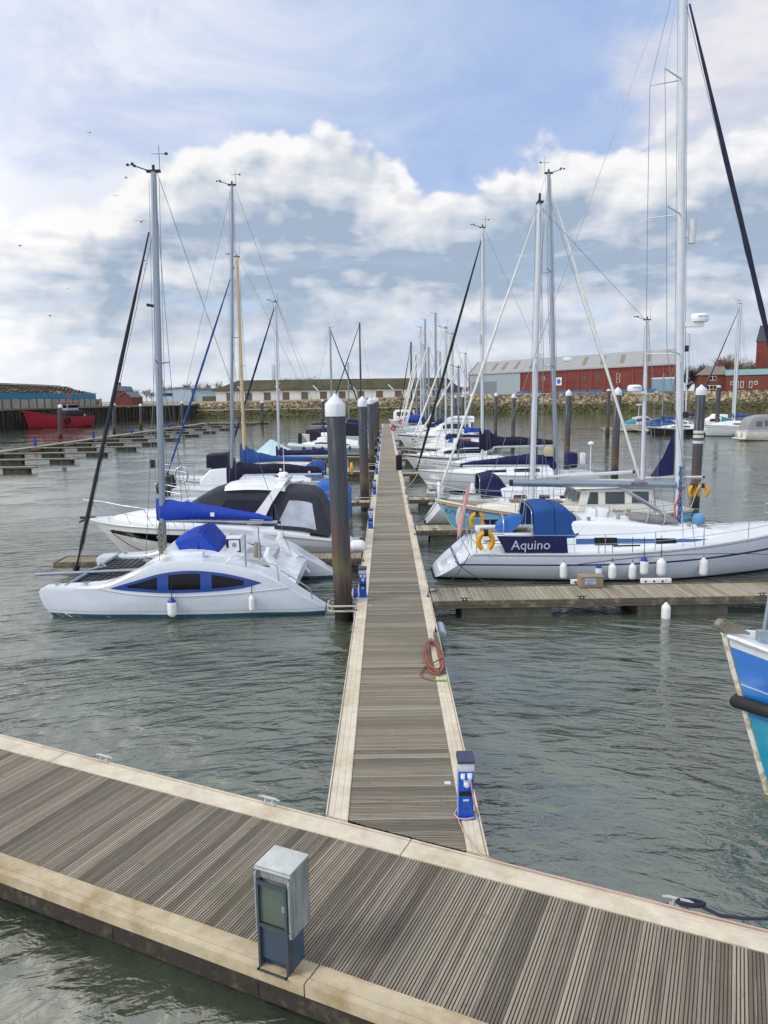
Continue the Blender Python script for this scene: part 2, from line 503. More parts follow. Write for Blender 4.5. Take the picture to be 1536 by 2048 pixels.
w1 = wnoise(1.35, 3, .5, (1., 2.5, 1), 8, dist=.6, ringed=True)
w2 = wnoise(3.1, 3, .55, (1., 2.8, 1), -6, (3, 1, 0), dist=.7, ringed=True)
w3 = wnoise(13, 2, .5, (1., 1.7, 1), -12, (5, 2, 0))
sw = N(nt, 'ShaderNodeSeparateXYZ'); L(tcw.outputs['Object'], sw.inputs[0]); wy = sw.outputs[1]
patch = wnoise(.17, 4, .55, (1, 1, 1), 0, (2, 7, 0))
calm = MR(MA('ADD', wy, MA('MULTIPLY', patch, 16)), 10, 52, 1., .14)
w0 = wnoise(.42, 2, .5, (1., 1.7, 1), 30, (8, 3, 0), dist=.4)
lee = MR(wy, 5, 11, .5, 1.)
h = MA('ADD', MA('MULTIPLY', w0, .9), MA('MULTIPLY', lee, MA('ADD', MA('MULTIPLY', w1, .85), MA('ADD', MA('MULTIPLY', w2, .19), MA('MULTIPLY', w3, .03)))))
pm = MR(patch, .36, .62, .3, 1.3)
bp = N(nt, 'ShaderNodeBump'); setin(bp, Strength=1., Distance=.19)
L(MA('MULTIPLY', MA('MULTIPLY', h, pm), calm), bp.inputs['Height']); L(bp.outputs['Normal'], b.inputs['Normal'])
wc = MIX(MR(wnoise(.5, 4, .6, (1, 1, 1), 10), .3, .7), lin('3d4539'), lin('4a5346'))
L(wc, b.inputs['Base Color'])
b.inputs['Specular Tint'].default_value = (.99, 1., .91, 1)
setin(b, Roughness=.03, IOR=2.85)
water_m = m
wb = MB()
wb.add([(-900, -60, 0), (900, -60, 0), (900, 300, 0), (-900, 300, 0)], [(0, 1, 2, 3)])
tag(wb.build('water', water_m, smooth=0), 'grey green harbour water rippling round the pontoons', 'water', kind='structure')

# ------------------------------------------------------------------ decking materials
def deckmat(name, c1, c2, moss, warp=1.):
    m, nt, b = newmat(name); L = nt.links.new
    g = N(nt, 'ShaderNodeNewGeometry')
    tc = N(nt, 'ShaderNodeTexCoord')
    def nz(scale, sc, det=5, off=(0,0,0)):
        mp = N(nt, 'ShaderNodeMapping'); mp.inputs['Scale'].default_value = sc; mp.inputs['Location'].default_value = off
        L(tc.outputs['Object'], mp.inputs['Vector'])
        n = N(nt, 'ShaderNodeTexNoise'); setin(n, Scale=scale, Detail=det, Roughness=.65)
        L(mp.outputs['Vector'], n.inputs['Vector']); return n.outputs['Fac']
    def mixc(f, a, b_):
        n = N(nt, 'ShaderNodeMix', data_type='RGBA'); L(f, n.inputs[0])
        for k, v in ((6, a), (7, b_)):
            if isinstance(v, str): n.inputs[k].default_value = rgba(lin(v))
            else: L(v, n.inputs[k])
        return n.outputs[2]
    def rng(v, a, b_, c=0., d=1.):
        n = N(nt, 'ShaderNodeMapRange'); setin(n, From_Min=a, From_Max=b_, To_Min=c, To_Max=d); L(v, n.inputs['Value']); return n.outputs['Result']
    cr = N(nt, 'ShaderNodeValToRGB')
    L(g.outputs['Random Per Island'], cr.inputs['Fac'])
    els = cr.color_ramp.elements
    els[0].position = 0; els[0].color = rgba([v*.85 for v in lin(c1)]); els[1].position = 1; els[1].color = rgba([v*1.03 for v in lin(c2)])
    for q, k in ((.2, .15), (.8, .75)): e = els.new(q); e.color = rgba([lerp(a, d, k) for a, d in zip(lin(c1), lin(c2))])
    col = cr.outputs['Color']
    st = nz(1.2, warp, 6)
    col = mixc(rng(st, .52, .74, 0, .8), col, '4c453d')
    col = mixc(rng(nz(2.2, warp, 6, (4, 3, 0)), .55, .75, 0, .6), col, 'b3a899')
    col = mixc(rng(nz(.55, (1, 1, 1), 5, (9, 2, 0)), .54, .68, 0, .75), col, moss)
    col = mixc(rng(nz(7, (1, 1, 1), 4, (1, 8, 0)), .6, .72, 0, .35), col, '332e2a')
    col = mixc(rng(nz(26, (1, 1, 1), 2, (3, 8, 0)), .74, .78, 0, .7), col, 'd8d4c8')
    col = mixc(rng(nz(.9, warp, 5, (5, 1, 0)), .55, .7, 0, .25), col, '8a6e55')
    L(col, b.inputs['Base Color'])
    setin(b, Roughness=.82)
    bp = N(nt, 'ShaderNodeBump'); setin(bp, Strength=.8, Distance=.003)
    L(nz(30, warp, 4), bp.inputs['Height']); L(bp.outputs['Normal'], b.inputs['Normal'])
    return m
deck_near = deckmat('weathered_decking_near', '6c6459', '9f9787', '6f6a55', (14, .5, 1))
deck_main = deckmat('weathered_decking_main', '706a5e', 'a29b8a', '77735f', (.5, 14, 1))
deck_fing = deckmat('weathered_decking_finger', '96907f', 'b3ac98', '7a7a5c', (9, .6, 1))
deck_groove = mat('decking_groove_shade', '61584e', .9, var=.3, vscale=3)  # groove shade painted in as a darker colour, shared by the screw heads
edge_pale = mat('pale_edge_board', 'cdc3b2', .75, var=.14, vscale=5, dirt='a0906f', dth=(.47, .7), damt=.6, dscale=1.5, bump=.002, bscale=50)
edge_yel = mat('ochre_edge_board', 'b9ac92', .75, var=.16, vscale=5, dirt='8d7748', dth=(.44, .68), damt=.75, dscale=2.2, bump=.003, bscale=40)
groove = mat('groove_dark', '4a4038', .8, var=.2)
timber_wet = mat('wet_fascia_timber', '2f2a24', .8, var=.35, vscale=6, dirt='6f6650', dth=(.52, .7), damt=.5, dscale=5, bump=.01, bscale=14)
timber_side = mat('fascia_timber', '5a5245', .8, var=.25, vscale=6, dirt='a89c84', dth=(.5, .7), damt=.5, dscale=4, bump=.006, bscale=14)
concrete = mat('float_concrete', '5f5d55', .85, var=.2, vscale=4, dirt='3a3d33', dth=(.45, .65), damt=.75, dscale=3, bump=.01, bscale=14)
float_dark = mat('float_algae', '2b2d27', .85, var=.3, vscale=5, dirt='77736a', dth=(.5, .7), damt=.5, dscale=3)
alu_lip = mat('aluminium_lip', 'b7b2a6', .45, metal=.3, var=.1)

def plank_rows(mb, xs, y_of, width, z, ribs, prng, xclip=None):
    """boards lying across x; each board a ribbed solid strip (an island of its own)"""
def board(mb, a0, a1, b0, b1, z, ribs, along='x', zj=0., bevel=.004):
    """one grooved board. long axis from a0 to a1 (a0/a1 may be (near, far) pairs for a skewed cut), width b0..b1, top z"""
    prof = []
    w = b1-b0; n = ribs
    if n:
        p = w/n
        for i in range(n):
            x = b0+i*p
            g = p*.3
            prof += [(x+g*.3, z-.013), (x+g, z), (x+p-g*.35, z)] if i else [(b0, z-.03), (b0, z-.002), (b0+.004, z), (x+p-g*.35, z)]
            if i < n-1: prof += [(x+p-.0001, z-.013)]
        prof = prof[:-1]+[(b1-.004, z), (b1, z-.002), (b1, z-.03)]
    else:
        prof = [(b0, z-.03), (b0, z), (b1, z), (b1, z-.03)]
    def ends(v, b):
        return v[0]+(v[1]-v[0])*(b-b0)/w if isinstance(v, tuple) else v
    r0 = []; r1 = []
    for bb, zz in prof:
        e0, e1 = ends(a0, bb), ends(a1, bb)
        if along == 'x':
            r0.append((e0, bb, zz)); r1.append((e1, bb, zz))
        else:
            r0.append((bb, e0, zz)); r1.append((bb, e1, zz))
    k0 = len(mb.mi)
    mb.loft([r0, r1], closed=False, cap0=False, cap1=False)
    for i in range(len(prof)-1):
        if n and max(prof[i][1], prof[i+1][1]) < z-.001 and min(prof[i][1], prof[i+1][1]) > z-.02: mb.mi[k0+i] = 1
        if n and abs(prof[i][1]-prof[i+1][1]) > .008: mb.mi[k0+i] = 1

def edge_profile(w, z, flutes, lip=.035):
    """cross profile from the outer lip to the inner edge: (a, z)"""
    p = [(0, z-.12), (0, z+.012), (lip-.016, z+.012), (lip-.016, z-.02), (lip, z-.02), (lip, z)]
    fw = (w-lip)/flutes
    for i in range(flutes):
        a = lip+i*fw
        p += [(a+fw*.12, z), (a+fw*.86, z), (a+fw*.9, z-.006), (a+fw*.99, z-.006)]
    p += [(w, z), (w, z-.04)]
    return p

# ------------------------------------------------------------------ near pontoon (crosses the foreground)
QA = R(-25.2)
Q0 = Vector((-6.5, 11.91, 0))
def ql(x, y, z=0): return Q0 + Matrix.Rotation(QA, 3, 'Z') @ Vector((x, y, z))
ZD = .5
near = thing('pontoon', 'wide grey ribbed timber pontoon crossing the foreground with ochre edge boards', 'pontoon', tuple(Q0), QA)
QX0, QX1, QW = -7., 15., 2.60
joints = [-5.9, 1.55, 7.5, 13.4]
mb = MB()
x = QX0
k = 0
while x < QX1:
    wj = .142
    board(mb, -2.30, -.355, x, x+wj-.007, ZD-.004+rnd.uniform(-.002, .002), 4, 'y')
    for yj in (-.42, -.98, -1.65, -2.24):
        for q in (.035, .105):
            sx0 = x+q+rnd.uniform(-.006, .006); sy0 = yj+rnd.uniform(-.02, .02)
            mb.box(sx0-.006, sx0+.006, sy0-.006, sy0+.006, ZD-.01, ZD-.001, mi=1)
    x += wj
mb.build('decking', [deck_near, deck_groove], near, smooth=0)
def edge_run(mb, prof, y_out, sgn, x0, x1):
    r0 = [(x0, y_out+sgn*a, z) for a, z in prof]; r1 = [(x1, y_out+sgn*a, z) for a, z in prof]
    mb.loft([r0, r1], closed=False, cap0=True, cap1=True)
for (yo, sg, m_, fl, w) in ((0, -1, edge_pale, 4, .35), (-QW, 1, edge_yel, 1, .295)):
    mb = MB(); prev = QX0
    for j in joints+[QX1]:
        edge_run(mb, edge_profile(w, ZD+.004, fl, .095 if sg > 0 else .04), yo, sg, prev+.008, j-.008); prev = j
    mb.build('edge_board', m_, near, smooth=0)
mb = MB()
mb.box(QX0, QX1, -.1, -.035, ZD-.32, ZD-.122); mb.box(QX0, QX1, -QW+.012, -QW+.09, ZD-.33, ZD-.118)
for c in [QX0+.6+k*1.9 for k in range(12)]:
    mb.box(c-.06, c+.06, -QW+.004, -QW+.014, ZD-.3, ZD-.16)
mb.build('fascia', timber_wet, near, smooth=0)
mb = MB(); mb.box(QX0, QX1, -QW+.13, -.14, ZD-.31, ZD-.05); mb.build('frame', float_dark, near, smooth=0)
for i, cx in enumerate((-3.2, 1.2, 5.6, 9.9, 13.4)):
    mb = MB(); mb.box(cx-1.3, cx+1.3, -QW+.2, -.2, -.35, ZD-.315, ch=.03); mb.build('float', concrete, near, smooth=0)
def cleat(parent, x, y, z, rz=0, s=1., m_=None, name='cleat'):
    mb = MB()
    Mx = Matrix.Translation((x, y, z)) @ Matrix.Rotation(rz, 4, 'Z')
    mb.tube([Mx @ Vector(p) for p in ((-.17*s, 0, .075*s), (-.1*s, 0, .09*s), (0, 0, .085*s), (.1*s, 0, .09*s), (.17*s, 0, .075*s))], [.01*s, .016*s, .019*s, .016*s, .01*s], 8)
    for q in (-.05, .05):
        mb.tube([Mx @ Vector((q*s, 0, .085*s)), Mx @ Vector((q*s*1.2, 0, 0))], [.014*s, .019*s], 8)
    mb.box(-.1*s, .1*s, -.03*s, .03*s, 0, .012*s, M=Mx)
    return mb.build(name, m_ or galv, parent)
cle_near = []
for px, py in ((212, 1522), (541, 1607), (1358, 1812)):
    p = U(px, py, ZD); v = Matrix.Rotation(-QA, 3, 'Z') @ (p-Q0)
    cleat(near, v.x, v.y-.03 if v.y > -.06 else v.y, ZD+.014, 0, 1.0, mat('galvanised_pale', 'b6b8b4', .5, metal=.3, var=.15))

# ------------------------------------------------------------------ main pontoon
def cx(Y): return .185+.0038*(Y-9)
def qline(x): return 11.91-.4707*(x+6.5)+.075       # clear of the near pontoon's far edge
def qline_x(y): return (11.98-y)/.4707-6.5
WL, WR = -1.02, 1.03
main = thing('pontoon', 'long straight grey timber pontoon with pale edge boards running out to the far shore', 'pontoon', (cx(9), 9, 0))
oy = 9; ox = cx(9)
mb = MB()
y = 8.35
while y < 166:
    w = .142 if y < 70 else (.284 if y < 110 else .568)
    ribs = 4 if y < 26 else 0
    gap = .008 if y < 40 else .014
    c = cx(y)
    xa, xb = c+WL+.31, c+WR-.26
    x0a = max(xa, qline_x(y)); x0b = max(xa, qline_x(y+w))
    if x0a < xb-.02:
        board(mb, (x0a-ox, max(x0b, xa)-ox), xb-ox, y-oy, y-oy+w-gap, ZD-.004+rnd.uniform(-.002, .002), ribs, 'x')
    y += w
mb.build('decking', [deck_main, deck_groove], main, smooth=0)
for sd in (-1, 1):
    mb = MB(); y = None
    prof = edge_profile(.305 if sd < 0 else .255, ZD+.004, 3)
    ys = [8.2, 13.0, 18.3, 24.2, 30.2, 36, 42, 48, 54, 60, 66, 72, 78, 84, 90, 96, 102, 110, 120, 130, 140, 150, 158, 166]
    for a, b_ in zip(ys, ys[1:]):
        def ring(yy):
            rg = []
            for q, z in prof:
                X = cx(yy)+(WL+q if sd < 0 else WR-q)
                Y2 = max(yy, qline(X)) if yy < 10.5 else yy
                rg.append((X-ox, Y2-oy, z))
            return rg
        mb.loft([ring(a+.006), ring(b_-.006)], closed=False)
    mb.build('edge_board', edge_pale, main, smooth=0)
mb = MB()
for sd in (-1, 1):
    for a, b_ in zip(range(9, 165, 6), range(15, 171, 6)):
        xa = cx(a)+sd*.97-ox; xb = cx(b_)+sd*.97-ox
        ya = max(a, qline(xa+ox)) if a < 11 else a
        mb.loft([[(xa-.03, ya-oy, .19), (xa+.03, ya-oy, .19), (xa+.03, ya-oy, .383), (xa-.03, ya-oy, .383)], [(xb-.03, b_-oy, .19), (xb+.03, b_-oy, .19), (xb+.03, b_-oy, .383), (xb-.03, b_-oy, .383)]])
mb.build('fascia', timber_side, main, smooth=0)
for yy in list(range(12, 60, 6))+list(range(60, 164, 12)):
    mb = MB(); c = cx(yy)-ox; mb.box(c-.86, c+.86, yy-oy-1.2, yy-oy+1.2, -.35, .32, ch=.03); mb.build('float', concrete, main, smooth=0)
mb = MB()
for a, b_ in ((9.6, 12.0), (12.0, 40), (40, 80), (80, 165)):
    xa, xb = cx(a)-ox, cx(b_)-ox
    mb.loft([[(xa-.8, a-oy, .33), (xa+.8, a-oy, .33), (xa+.8, a-oy, .45), (xa-.8, a-oy, .45)], [(xb-.8, b_-oy, .33), (xb+.8, b_-oy, .33), (xb+.8, b_-oy, .45), (xb-.8, b_-oy, .45)]])
mb.build('frame', float_dark, main, smooth=0)
for yy, sd in ((17.2, 1), (20.4, 1), (25.1, -1), (30, 1), (33, -1), (38, 1), (45, -1), (47, 1)):
    cleat(main, cx(yy)-ox+sd*.97, yy-oy, ZD+.014, PI/2, .8, black)
# upright timbers standing along the right edge (rubbing posts) and hinge blocks
mb = MB()
for yy in (36.5, 40, 44):
    xx = cx(yy)-ox+1.0; mb.box(xx-.03, xx+.05, yy-oy-1.1, yy-oy+1.1, ZD+.018, ZD+.07)
xx = cx(16)-ox+.95; mb.box(xx-.05, xx+.03, 14.4-oy, 17.0-oy, ZD+.018, ZD+.05)
mb.build('rubbing_strip', timber_side, main, smooth=0)

# ------------------------------------------------------------------ finger pontoons
def finger(sd, Y0, Y1, length, label, detailed=True, dm=None, ang=0., x_in=None):
    c = (cx((Y0+Y1)/2)+sd*1.06) if x_in is None else x_in
    f = thing('finger_pontoon', label, 'finger pontoon', (c, (Y0+Y1)/2, 0), R(ang), 'finger pontoons between the berths')
    h = (Y1-Y0)/2
    mb = MB(); w = .142 if detailed else .45; x = .03
    while x < length-.05:
        a, b_ = sd*x, sd*(x+w-.012)
        board(mb, -h+.06, h-.06, min(a, b_), max(a, b_), ZD-.02+rnd.uniform(-.002, .002), 3 if detailed and Y0 < 30 else 0, 'y')
        x += w
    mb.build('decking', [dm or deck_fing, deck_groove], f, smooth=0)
    mb = MB()
    for s2 in (-1, 1):
        a, b_ = sorted((0, sd*length))
        ya, yb = sorted((s2*h, s2*(h-.055)))
        mb.box(a, b_, ya, yb, ZD-.2, ZD-.012)
        mb.box(a, b_, ya+.004, yb-.004, ZD-.012, ZD+.006)
        mb.box(a, b_, ya-.012 if s2 < 0 else yb-.01, ya+.01 if s2 < 0 else yb+.012, ZD-.115, ZD-.085)
    a, b_ = sorted((sd*length, sd*(length+.05))); mb.box(a, b_, -h, h, ZD-.2, ZD)
    mb.build('side_rail', timber_side, f, smooth=0)
    n = max(2, round(length/5))
    for i in range(n):
        c0 = sd*(length*(i+.42)/n)
        mb = MB(); mb.box(c0-1.25, c0+1.25, -h+.1, h-.1, -.3, ZD-.21, ch=.025); mb.build('float', concrete, f, smooth=0)
    if detailed:
        for xx in (.28*length, .62*length, .06*length):
            cleat(f, sd*xx, -h+.04, ZD+.01, 0, .8, black)
    return f
fing_r1 = finger(1, 19.85, 21.5, 14.6, 'nearest grey slatted finger pontoon with the wooden step block on it', ang=.6)
finger(1, 30.9, 32.5, 13.2, 'finger pontoon under the pale blue bow of the ketch')
finger(1, 40.6, 42.0, 13.0, 'finger pontoon beyond the sloping transom of the second white yacht', True)
finger(1, 55.0, 56.4, 13.0, 'finger pontoon ahead of the black furled headsail', False)
finger(1, 68.5, 69.8, 13.0, 'finger pontoon in front of the cream hulled cabin boat', False)
finger(1, 84, 85.3, 13.0, 'finger pontoon beside the tall white flybridge cruiser', False)
finger(1, 100, 101.3, 13, 'finger pontoon short of the blue canopied boat', False)
finger(-1, 25.6, 26.75, 10.7, 'finger pontoon between the catamaran and the black topped motor cruiser')
finger(-1, 39.8, 41.0, 10.7, 'finger pontoon beyond the dark hulled yacht on the left row', True)
finger(-1, 57.0, 58.2, 11, 'finger pontoon in front of the pale blue tented boat', False)
finger(-1, 71.8, 73, 11, 'finger pontoon in front of the large grey tubed boat', False)
finger(-1, 93, 94.2, 11, 'finger pontoon before the long black covered boat', False)

# wooden step block on the first finger
st = thing('step_block', 'small weathered wooden step block with a pale notice on the finger pontoon', 'step block', tuple(U(1180, 1172, ZD)))
mb = MB()
mb.box(-.33, .33, -.19, .19, .0, .30, ch=.012); mb.box(-.35, .35, -.21, .21, .302, .33, ch=.006)
mb.build('body', mat('step_timber', '8c8069', .8, var=.25, vscale=7, stretch=(.4, 3, 3)), st)
mb = MB(); mb.box(-.2, .12, -.215, -.195, .1, .27); mb.build('notice', mat('notice_blue', 'a9bcd2', .4, var=.05), st, smooth=0)
lettering('ANODE', .085, mat('notice_ink', '27405f', .6), st, face_mat((-.04, -.217, .215)), .001)
lettering('BERTH 1', .06, MATS['notice_ink'], st, face_mat((-.04, -.217, .135)), .001)

# ------------------------------------------------------------------ steel piles with white conical caps
def pilemat_make():
    m, nt, b = newmat('pile_steel'); L = nt.links.new
    tc = N(nt, 'ShaderNodeTexCoord'); sp = N(nt, 'ShaderNodeSeparateXYZ'); L(tc.outputs['Object'], sp.inputs[0])
    def nz(scale, sc, det=5):
        mp = N(nt, 'ShaderNodeMapping'); mp.inputs['Scale'].default_value = sc
        L(tc.outputs['Object'], mp.inputs['Vector'])
        n = N(nt, 'ShaderNodeTexNoise'); setin(n, Scale=scale, Detail=det, Roughness=.65); L(mp.outputs['Vector'], n.inputs['Vector']); return n.outputs['Fac']
    def rng(v, a, b_, c=0., d=1.):
        n = N(nt, 'ShaderNodeMapRange'); setin(n, From_Min=a, From_Max=b_, To_Min=c, To_Max=d); L(v, n.inputs['Value']); return n.outputs['Result']
    def mixc(f, a, c):
        n = N(nt, 'ShaderNodeMix', data_type='RGBA'); L(f, n.inputs[0])
        for k, v in ((6, a), (7, c)):
            if isinstance(v, str): n.inputs[k].default_value = rgba(lin(v))
            else: L(v, n.inputs[k])
        return n.outputs[2]
    def ma(op, a, c):
        n = N(nt, 'ShaderNodeMath', operation=op)
        for i, v in enumerate((a, c)):
            if isinstance(v, (int, float)): n.inputs[i].default_value = v
            else: L(v, n.inputs[i])
        return n.outputs[0]
    z = ma('ADD', sp.outputs[2], ma('MULTIPLY', ma('SUBTRACT', nz(2.2, (5, 5, .6)), .5), 1.3))
    col = mixc(rng(nz(1.5, (6, 6, .35)), .35, .7), '363b45', '4a4e56')
    col = mixc(rng(z, 2.9, 1.5, 0, .45), col, '4b423c')       # rusty tidal zone
    col = mixc(ma('MULTIPLY', rng(nz(3, (3, 3, .7)), .5, .62), rng(z, 2.3, 1.7, 0, .5)), col, '6b6440')
    col = mixc(ma('MULTIPLY', rng(nz(1.1, (9, 9, .22), 4), .56, .68), rng(z, 3.2, 4.6, 0, .5)), col, 'aeb1b0')
    col = mixc(ma('MULTIPLY', rng(nz(1.6, (5, 5, .3), 5), .48, .6), rng(z, 3.4, 2.2, 0, .75)), col, '6a4030')
    col = mixc(ma('MULTIPLY', rng(z, 1.75, 1.6), rng(z, 1.25, 1.4, 0, .55)), col, '62633a')
    col = mixc(rng(z, 1.25, .8, 0, .9), col, '2b2925')
    col = mixc(rng(z, .55, .25), col, '141513')
    L(col, b.inputs['Base Color']); setin(b, Roughness=.62)
    bp = N(nt, 'ShaderNodeBump'); setin(bp, Strength=.6, Distance=.006); L(nz(14, (1, 1, .4)), bp.inputs['Height']); L(bp.outputs['Normal'], b.inputs['Normal'])
    return m
pilemat = pilemat_make()
cap_m = mat('pile_cap_white', 'd3d9e2', .45, var=.05, dirt='9aa0a4', dth=(.55, .8), damt=.4, dscale=2)
def make_pile(label, x, y, top, r=.25, lean=(0, 0), group='steel piles with white caps', detailed=True, caph=.3):
    p = thing('mooring_pile', label, 'pile', (x, y, 0), 0, group)
    n = 28 if detailed else 14
    tip = top; cone = caph*.42
    mb = MB()
    mb.tube([(0, 0, -1), (lean[0]*(tip-caph)/tip, lean[1]*(tip-caph)/tip, tip-caph)], r, n)
    mb.build('shaft', pilemat, p)
    mb = MB()
    lx, ly = lean
    mb.lathe([(r+.012, -caph*.98), (r+.016, -caph*.9), (r+.016, -cone-.02), (r+.006, -cone), (r*.5, -cone*.45), (.02, 0), (.0, .004)], (lx, ly, tip), n)
    if detailed:
        mb.box(lx+.04, lx+.056, ly-r-.022, ly-r-.008, tip-caph*.85, tip-cone-.03)
    mb.build('cap', cap_m, p)
    return p
def pile_guide(parent, x, y, z, r, sd):
    """galvanised hoop that ties a pontoon to its pile: a part of the pontoon"""
    mb = MB(); h = r+.1
    pts = [(x+sd*.75, y-h, z), (x-sd*h*.9, y-h, z), (x-sd*h*1.25, y-h*.6, z), (x-sd*h*1.25, y+h*.6, z), (x-sd*h*.9, y+h, z), (x+sd*.75, y+h, z)]
    mb.tube(pts, .03, 8)
    mb.tube([(a, b_, c-.14) for a, b_, c in pts], .03, 8)
    for a, b_, c in pts[1:5]: mb.tube([(a, b_, c), (a, b_, c-.14)], .022, 6)
    mb.build('pile_guide', alu_lip, parent)
PILEPX = [(669.5, 787.5), (724.5, 792), (740.5, 794), (747.5, 794.5), (751.5, 795), (754.5, 795.5)]
tops = [(19.95, 6.05+.1, 'nearest and thickest looking grey steel pile beside the catamaran stern'), (42.3, 6.03, 'second steel pile along the long pontoon, beyond the motor cruiser stern'),
        (64.5, 6.0, 'third steel pile along the long pontoon'), (87, 6.0, 'fourth steel pile along the long pontoon, mostly behind the third'), (109, 6.0, 'fifth steel pile along the long pontoon, overlapped by nearer ones'),
        (131, 6.0, 'sixth and last visible steel pile along the long pontoon')]
for i, (yy, tz, lb) in enumerate(tops):
    tp = D(*PILEPX[i], yy); ln_ = -.13 if i == 0 else -.06
    xx = tp.x-ln_; make_pile(lb, xx, yy, tp.z, .252, (ln_, 0), detailed=i < 4, caph=.6)
    pile_guide(main, xx-ox, yy-oy, ZD-.02, .25, 1)
rp = [(39.7, D(1398, 769, 39.7).z, 'steel pile with white reflective bands behind the pale blue ketch stern'), (51.9, D(1231, 774, 51.9).z, 'steel pile standing in the fairway left of the ketch mizzen'), (65.8, D(1131, 779, 65.8).z, 'steel pile behind the navy stern cover of the moored sloop'),
      (80, D(1066, 783, 80).z, 'steel pile hidden in part by the tall white ketch mast'), (94, D(1026, 787, 94).z, 'steel pile right of the navy boom cover, fifth along the fairway'), (109, D(991, 785, 109).z, 'steel pile sixth along the fairway on the right'),
      (124, 6.8, 'small distant steel pile just left of the sixth along the fairway'), (140, 6.7, 'distant steel pile among the far masts, nearest of three close together'), (156, 6.6, 'distant steel pile among the far masts, middle of three close together'), (172, 6.5, 'farthest steel pile of three close together by the far bank')]
for i, (yy, tz, lb) in enumerate(rp):
    p = make_pile(lb, 16.05+.004*(yy-52)+(.6 if i == 0 else 0), yy, tz, .25, (.08 if i == 0 else .05, 0), detailed=i < 3, caph=.55)
    if i == 0:
        mb = MB()
        for zz in (3.42, 3.72, 3.95): mb.lathe([(.262, 0), (.266, .02), (.266, .13), (.262, .15)], (.045, 0, zz), 24)
        mb.build('reflective_band', mat('reflective_white', 'c9ccc8', .4, var=.1), p)
lp = [((120, 885), 116, 808, 'steel pile with a railed work platform off the red vessel'), ((228, 868), 144, 805, 'steel pile off the stern of the red vessel'), ((281, 855), 172, 807, 'steel pile just left of the catamaran mast by the far berths'),
      ((364, 850), 176, 802, 'steel pile at the corner of the empty berths by the far wall'), ((524, 848), 190, 801, 'dark pile at the end of the empty pontoons right of the cream mast'), ((645, 836), 190, 798, 'far dark pile showing beside the nearest white cap')]
for i, ((px, py), yy, ty, lb) in enumerate(lp):
    b0 = D(px, py, yy); t0 = D(px, ty, yy)
    p = make_pile(lb, b0.x, yy, t0.z, .32 if i < 4 else .36, (t0.x-b0.x, 0), detailed=False, caph=.6)
    if i == 0:
        mb = MB()
        mb.box(-2.2, 3.2, -1, 1, .2, .5)
        for xx in (-2.1, -.6, .9, 2., 3.1):
            mb.box(xx-.05, xx+.05, -.95, -.85, .5, 2.1)
        mb.box(-2.1, 3.1, -.95, -.87, 2.02, 2.1); mb.box(-2.1, 3.1, -.95, -.87, 1.3, 1.36)
        mb.build('platform', mat('rusty_steel', '6b3f36', .8, var=.3), p, smooth=0)
p = make_pile('steel pile near the green and white motorboat across the fairway', D(1215, 862, 112).x, 112, D(1215, 778, 112).z, .3, (0, 0), detailed=False)
p = make_pile('steel pile among the blue covered yachts across the fairway', D(1434, 850, 118).x, 118, D(1434, 771, 118).z, .32, (0, 0), detailed=False)
# ------------------------------------------------------------------ power pedestals
ped_blue = mat('pedestal_blue', '0d52bd', .4, var=.07, coat=.2)
ped_side = mat('pedestal_side_pale', '9fb4cc', .4, var=.06)
ped_cap = mat('pedestal_cap', '39405a', .5, var=.08)
ped_lamp = mat('pedestal_lamp_cover', 'c9ccd6', .3, var=.04)
sock = mat('socket_pale', 'cfd9e6', .4, var=.06)
def make_pedestal(label, loc, full=True, rz=0.):
    p = thing('power_pedestal', label, 'power pedestal', loc, rz, 'blue power pedestals on the long pontoon')
    w, d, h = .1, .085, .66
    mb = MB(); mb.box(-w, w, -d, d, .0, h, ch=.018); mb.build('post', ped_blue, p)
    mb = MB(); mb.box(-w-.006, -w-.001, -d+.02, d-.02, .03, h-.01); mb.build('side_strip', ped_side, p, smooth=0)
    mb = MB(); mb.box(-w-.006, w+.006, -d-.006, d+.006, h+.002, h+.115, ch=.012); mb.build('lamp_cover', ped_lamp, p)
    mb = MB(); mb.prism([(-w-.014, h+.118), (w+.014, h+.118), (w+.014, h+.15), (-w-.014, h+.15)], -d-.02, d+.05)
    mb.loft([[(-w-.014, -d-.02, h+.15), (w+.014, -d-.02, h+.15), (w+.014, d+.05, h+.15), (-w-.014, d+.05, h+.15)], [(-w-.004, -d-.005, h+.165), (w+.004, -d-.005, h+.165), (w+.004, d+.05, h+.185), (-w-.004, d+.05, h+.185)]])
    mb.lathe([(.006, 0), (.012, .004), (0, .02)], (0, 0, h+.172), 8)
    mb.build('cap', ped_cap, p)
    mb = MB(); mb.box(-w+.012, w-.012, -d-.007, -d-.001, h-.335, h-.275); mb.build('meter_window', black, p, smooth=0)
    for sx_, sz_, r_ in ((-.045, h-.06, .03), (.045, h-.06, .034), (.005, h-.165, .04)):
        mb = MB(); mb.box(sx_-r_, sx_+r_, -d-.012, -d-.001, sz_-r_, sz_+r_*1.3, ch=.005)
        mb.lathe([(r_*.92, 0), (r_*.92, -.03), (r_*.7, -.045), (0, -.05)], (sx_, -d-.01, sz_-.005), 12, axis='y')
        mb.build('socket', sock, p)
    if full:
        mb = MB(); mb.box(-.04, .035, -d-.005, -d-.001, h-.41, h-.385); mb.build('name_plate', sock, p, smooth=0)
        mb = MB(); mb.tube([(-.025, -d-.004, h-.52), (0, -d-.018, h-.525), (.03, -d-.004, h-.52)], .007, 6); mb.build('latch', ped_cap, p)
        mb = MB(); mb.box(-w-.02, w+.02, -d-.03, d+.02, .0, .018); mb.build('base_plate', ped_blue, p, smooth=0)
    return p
pp = U(929, 1637, ZD)
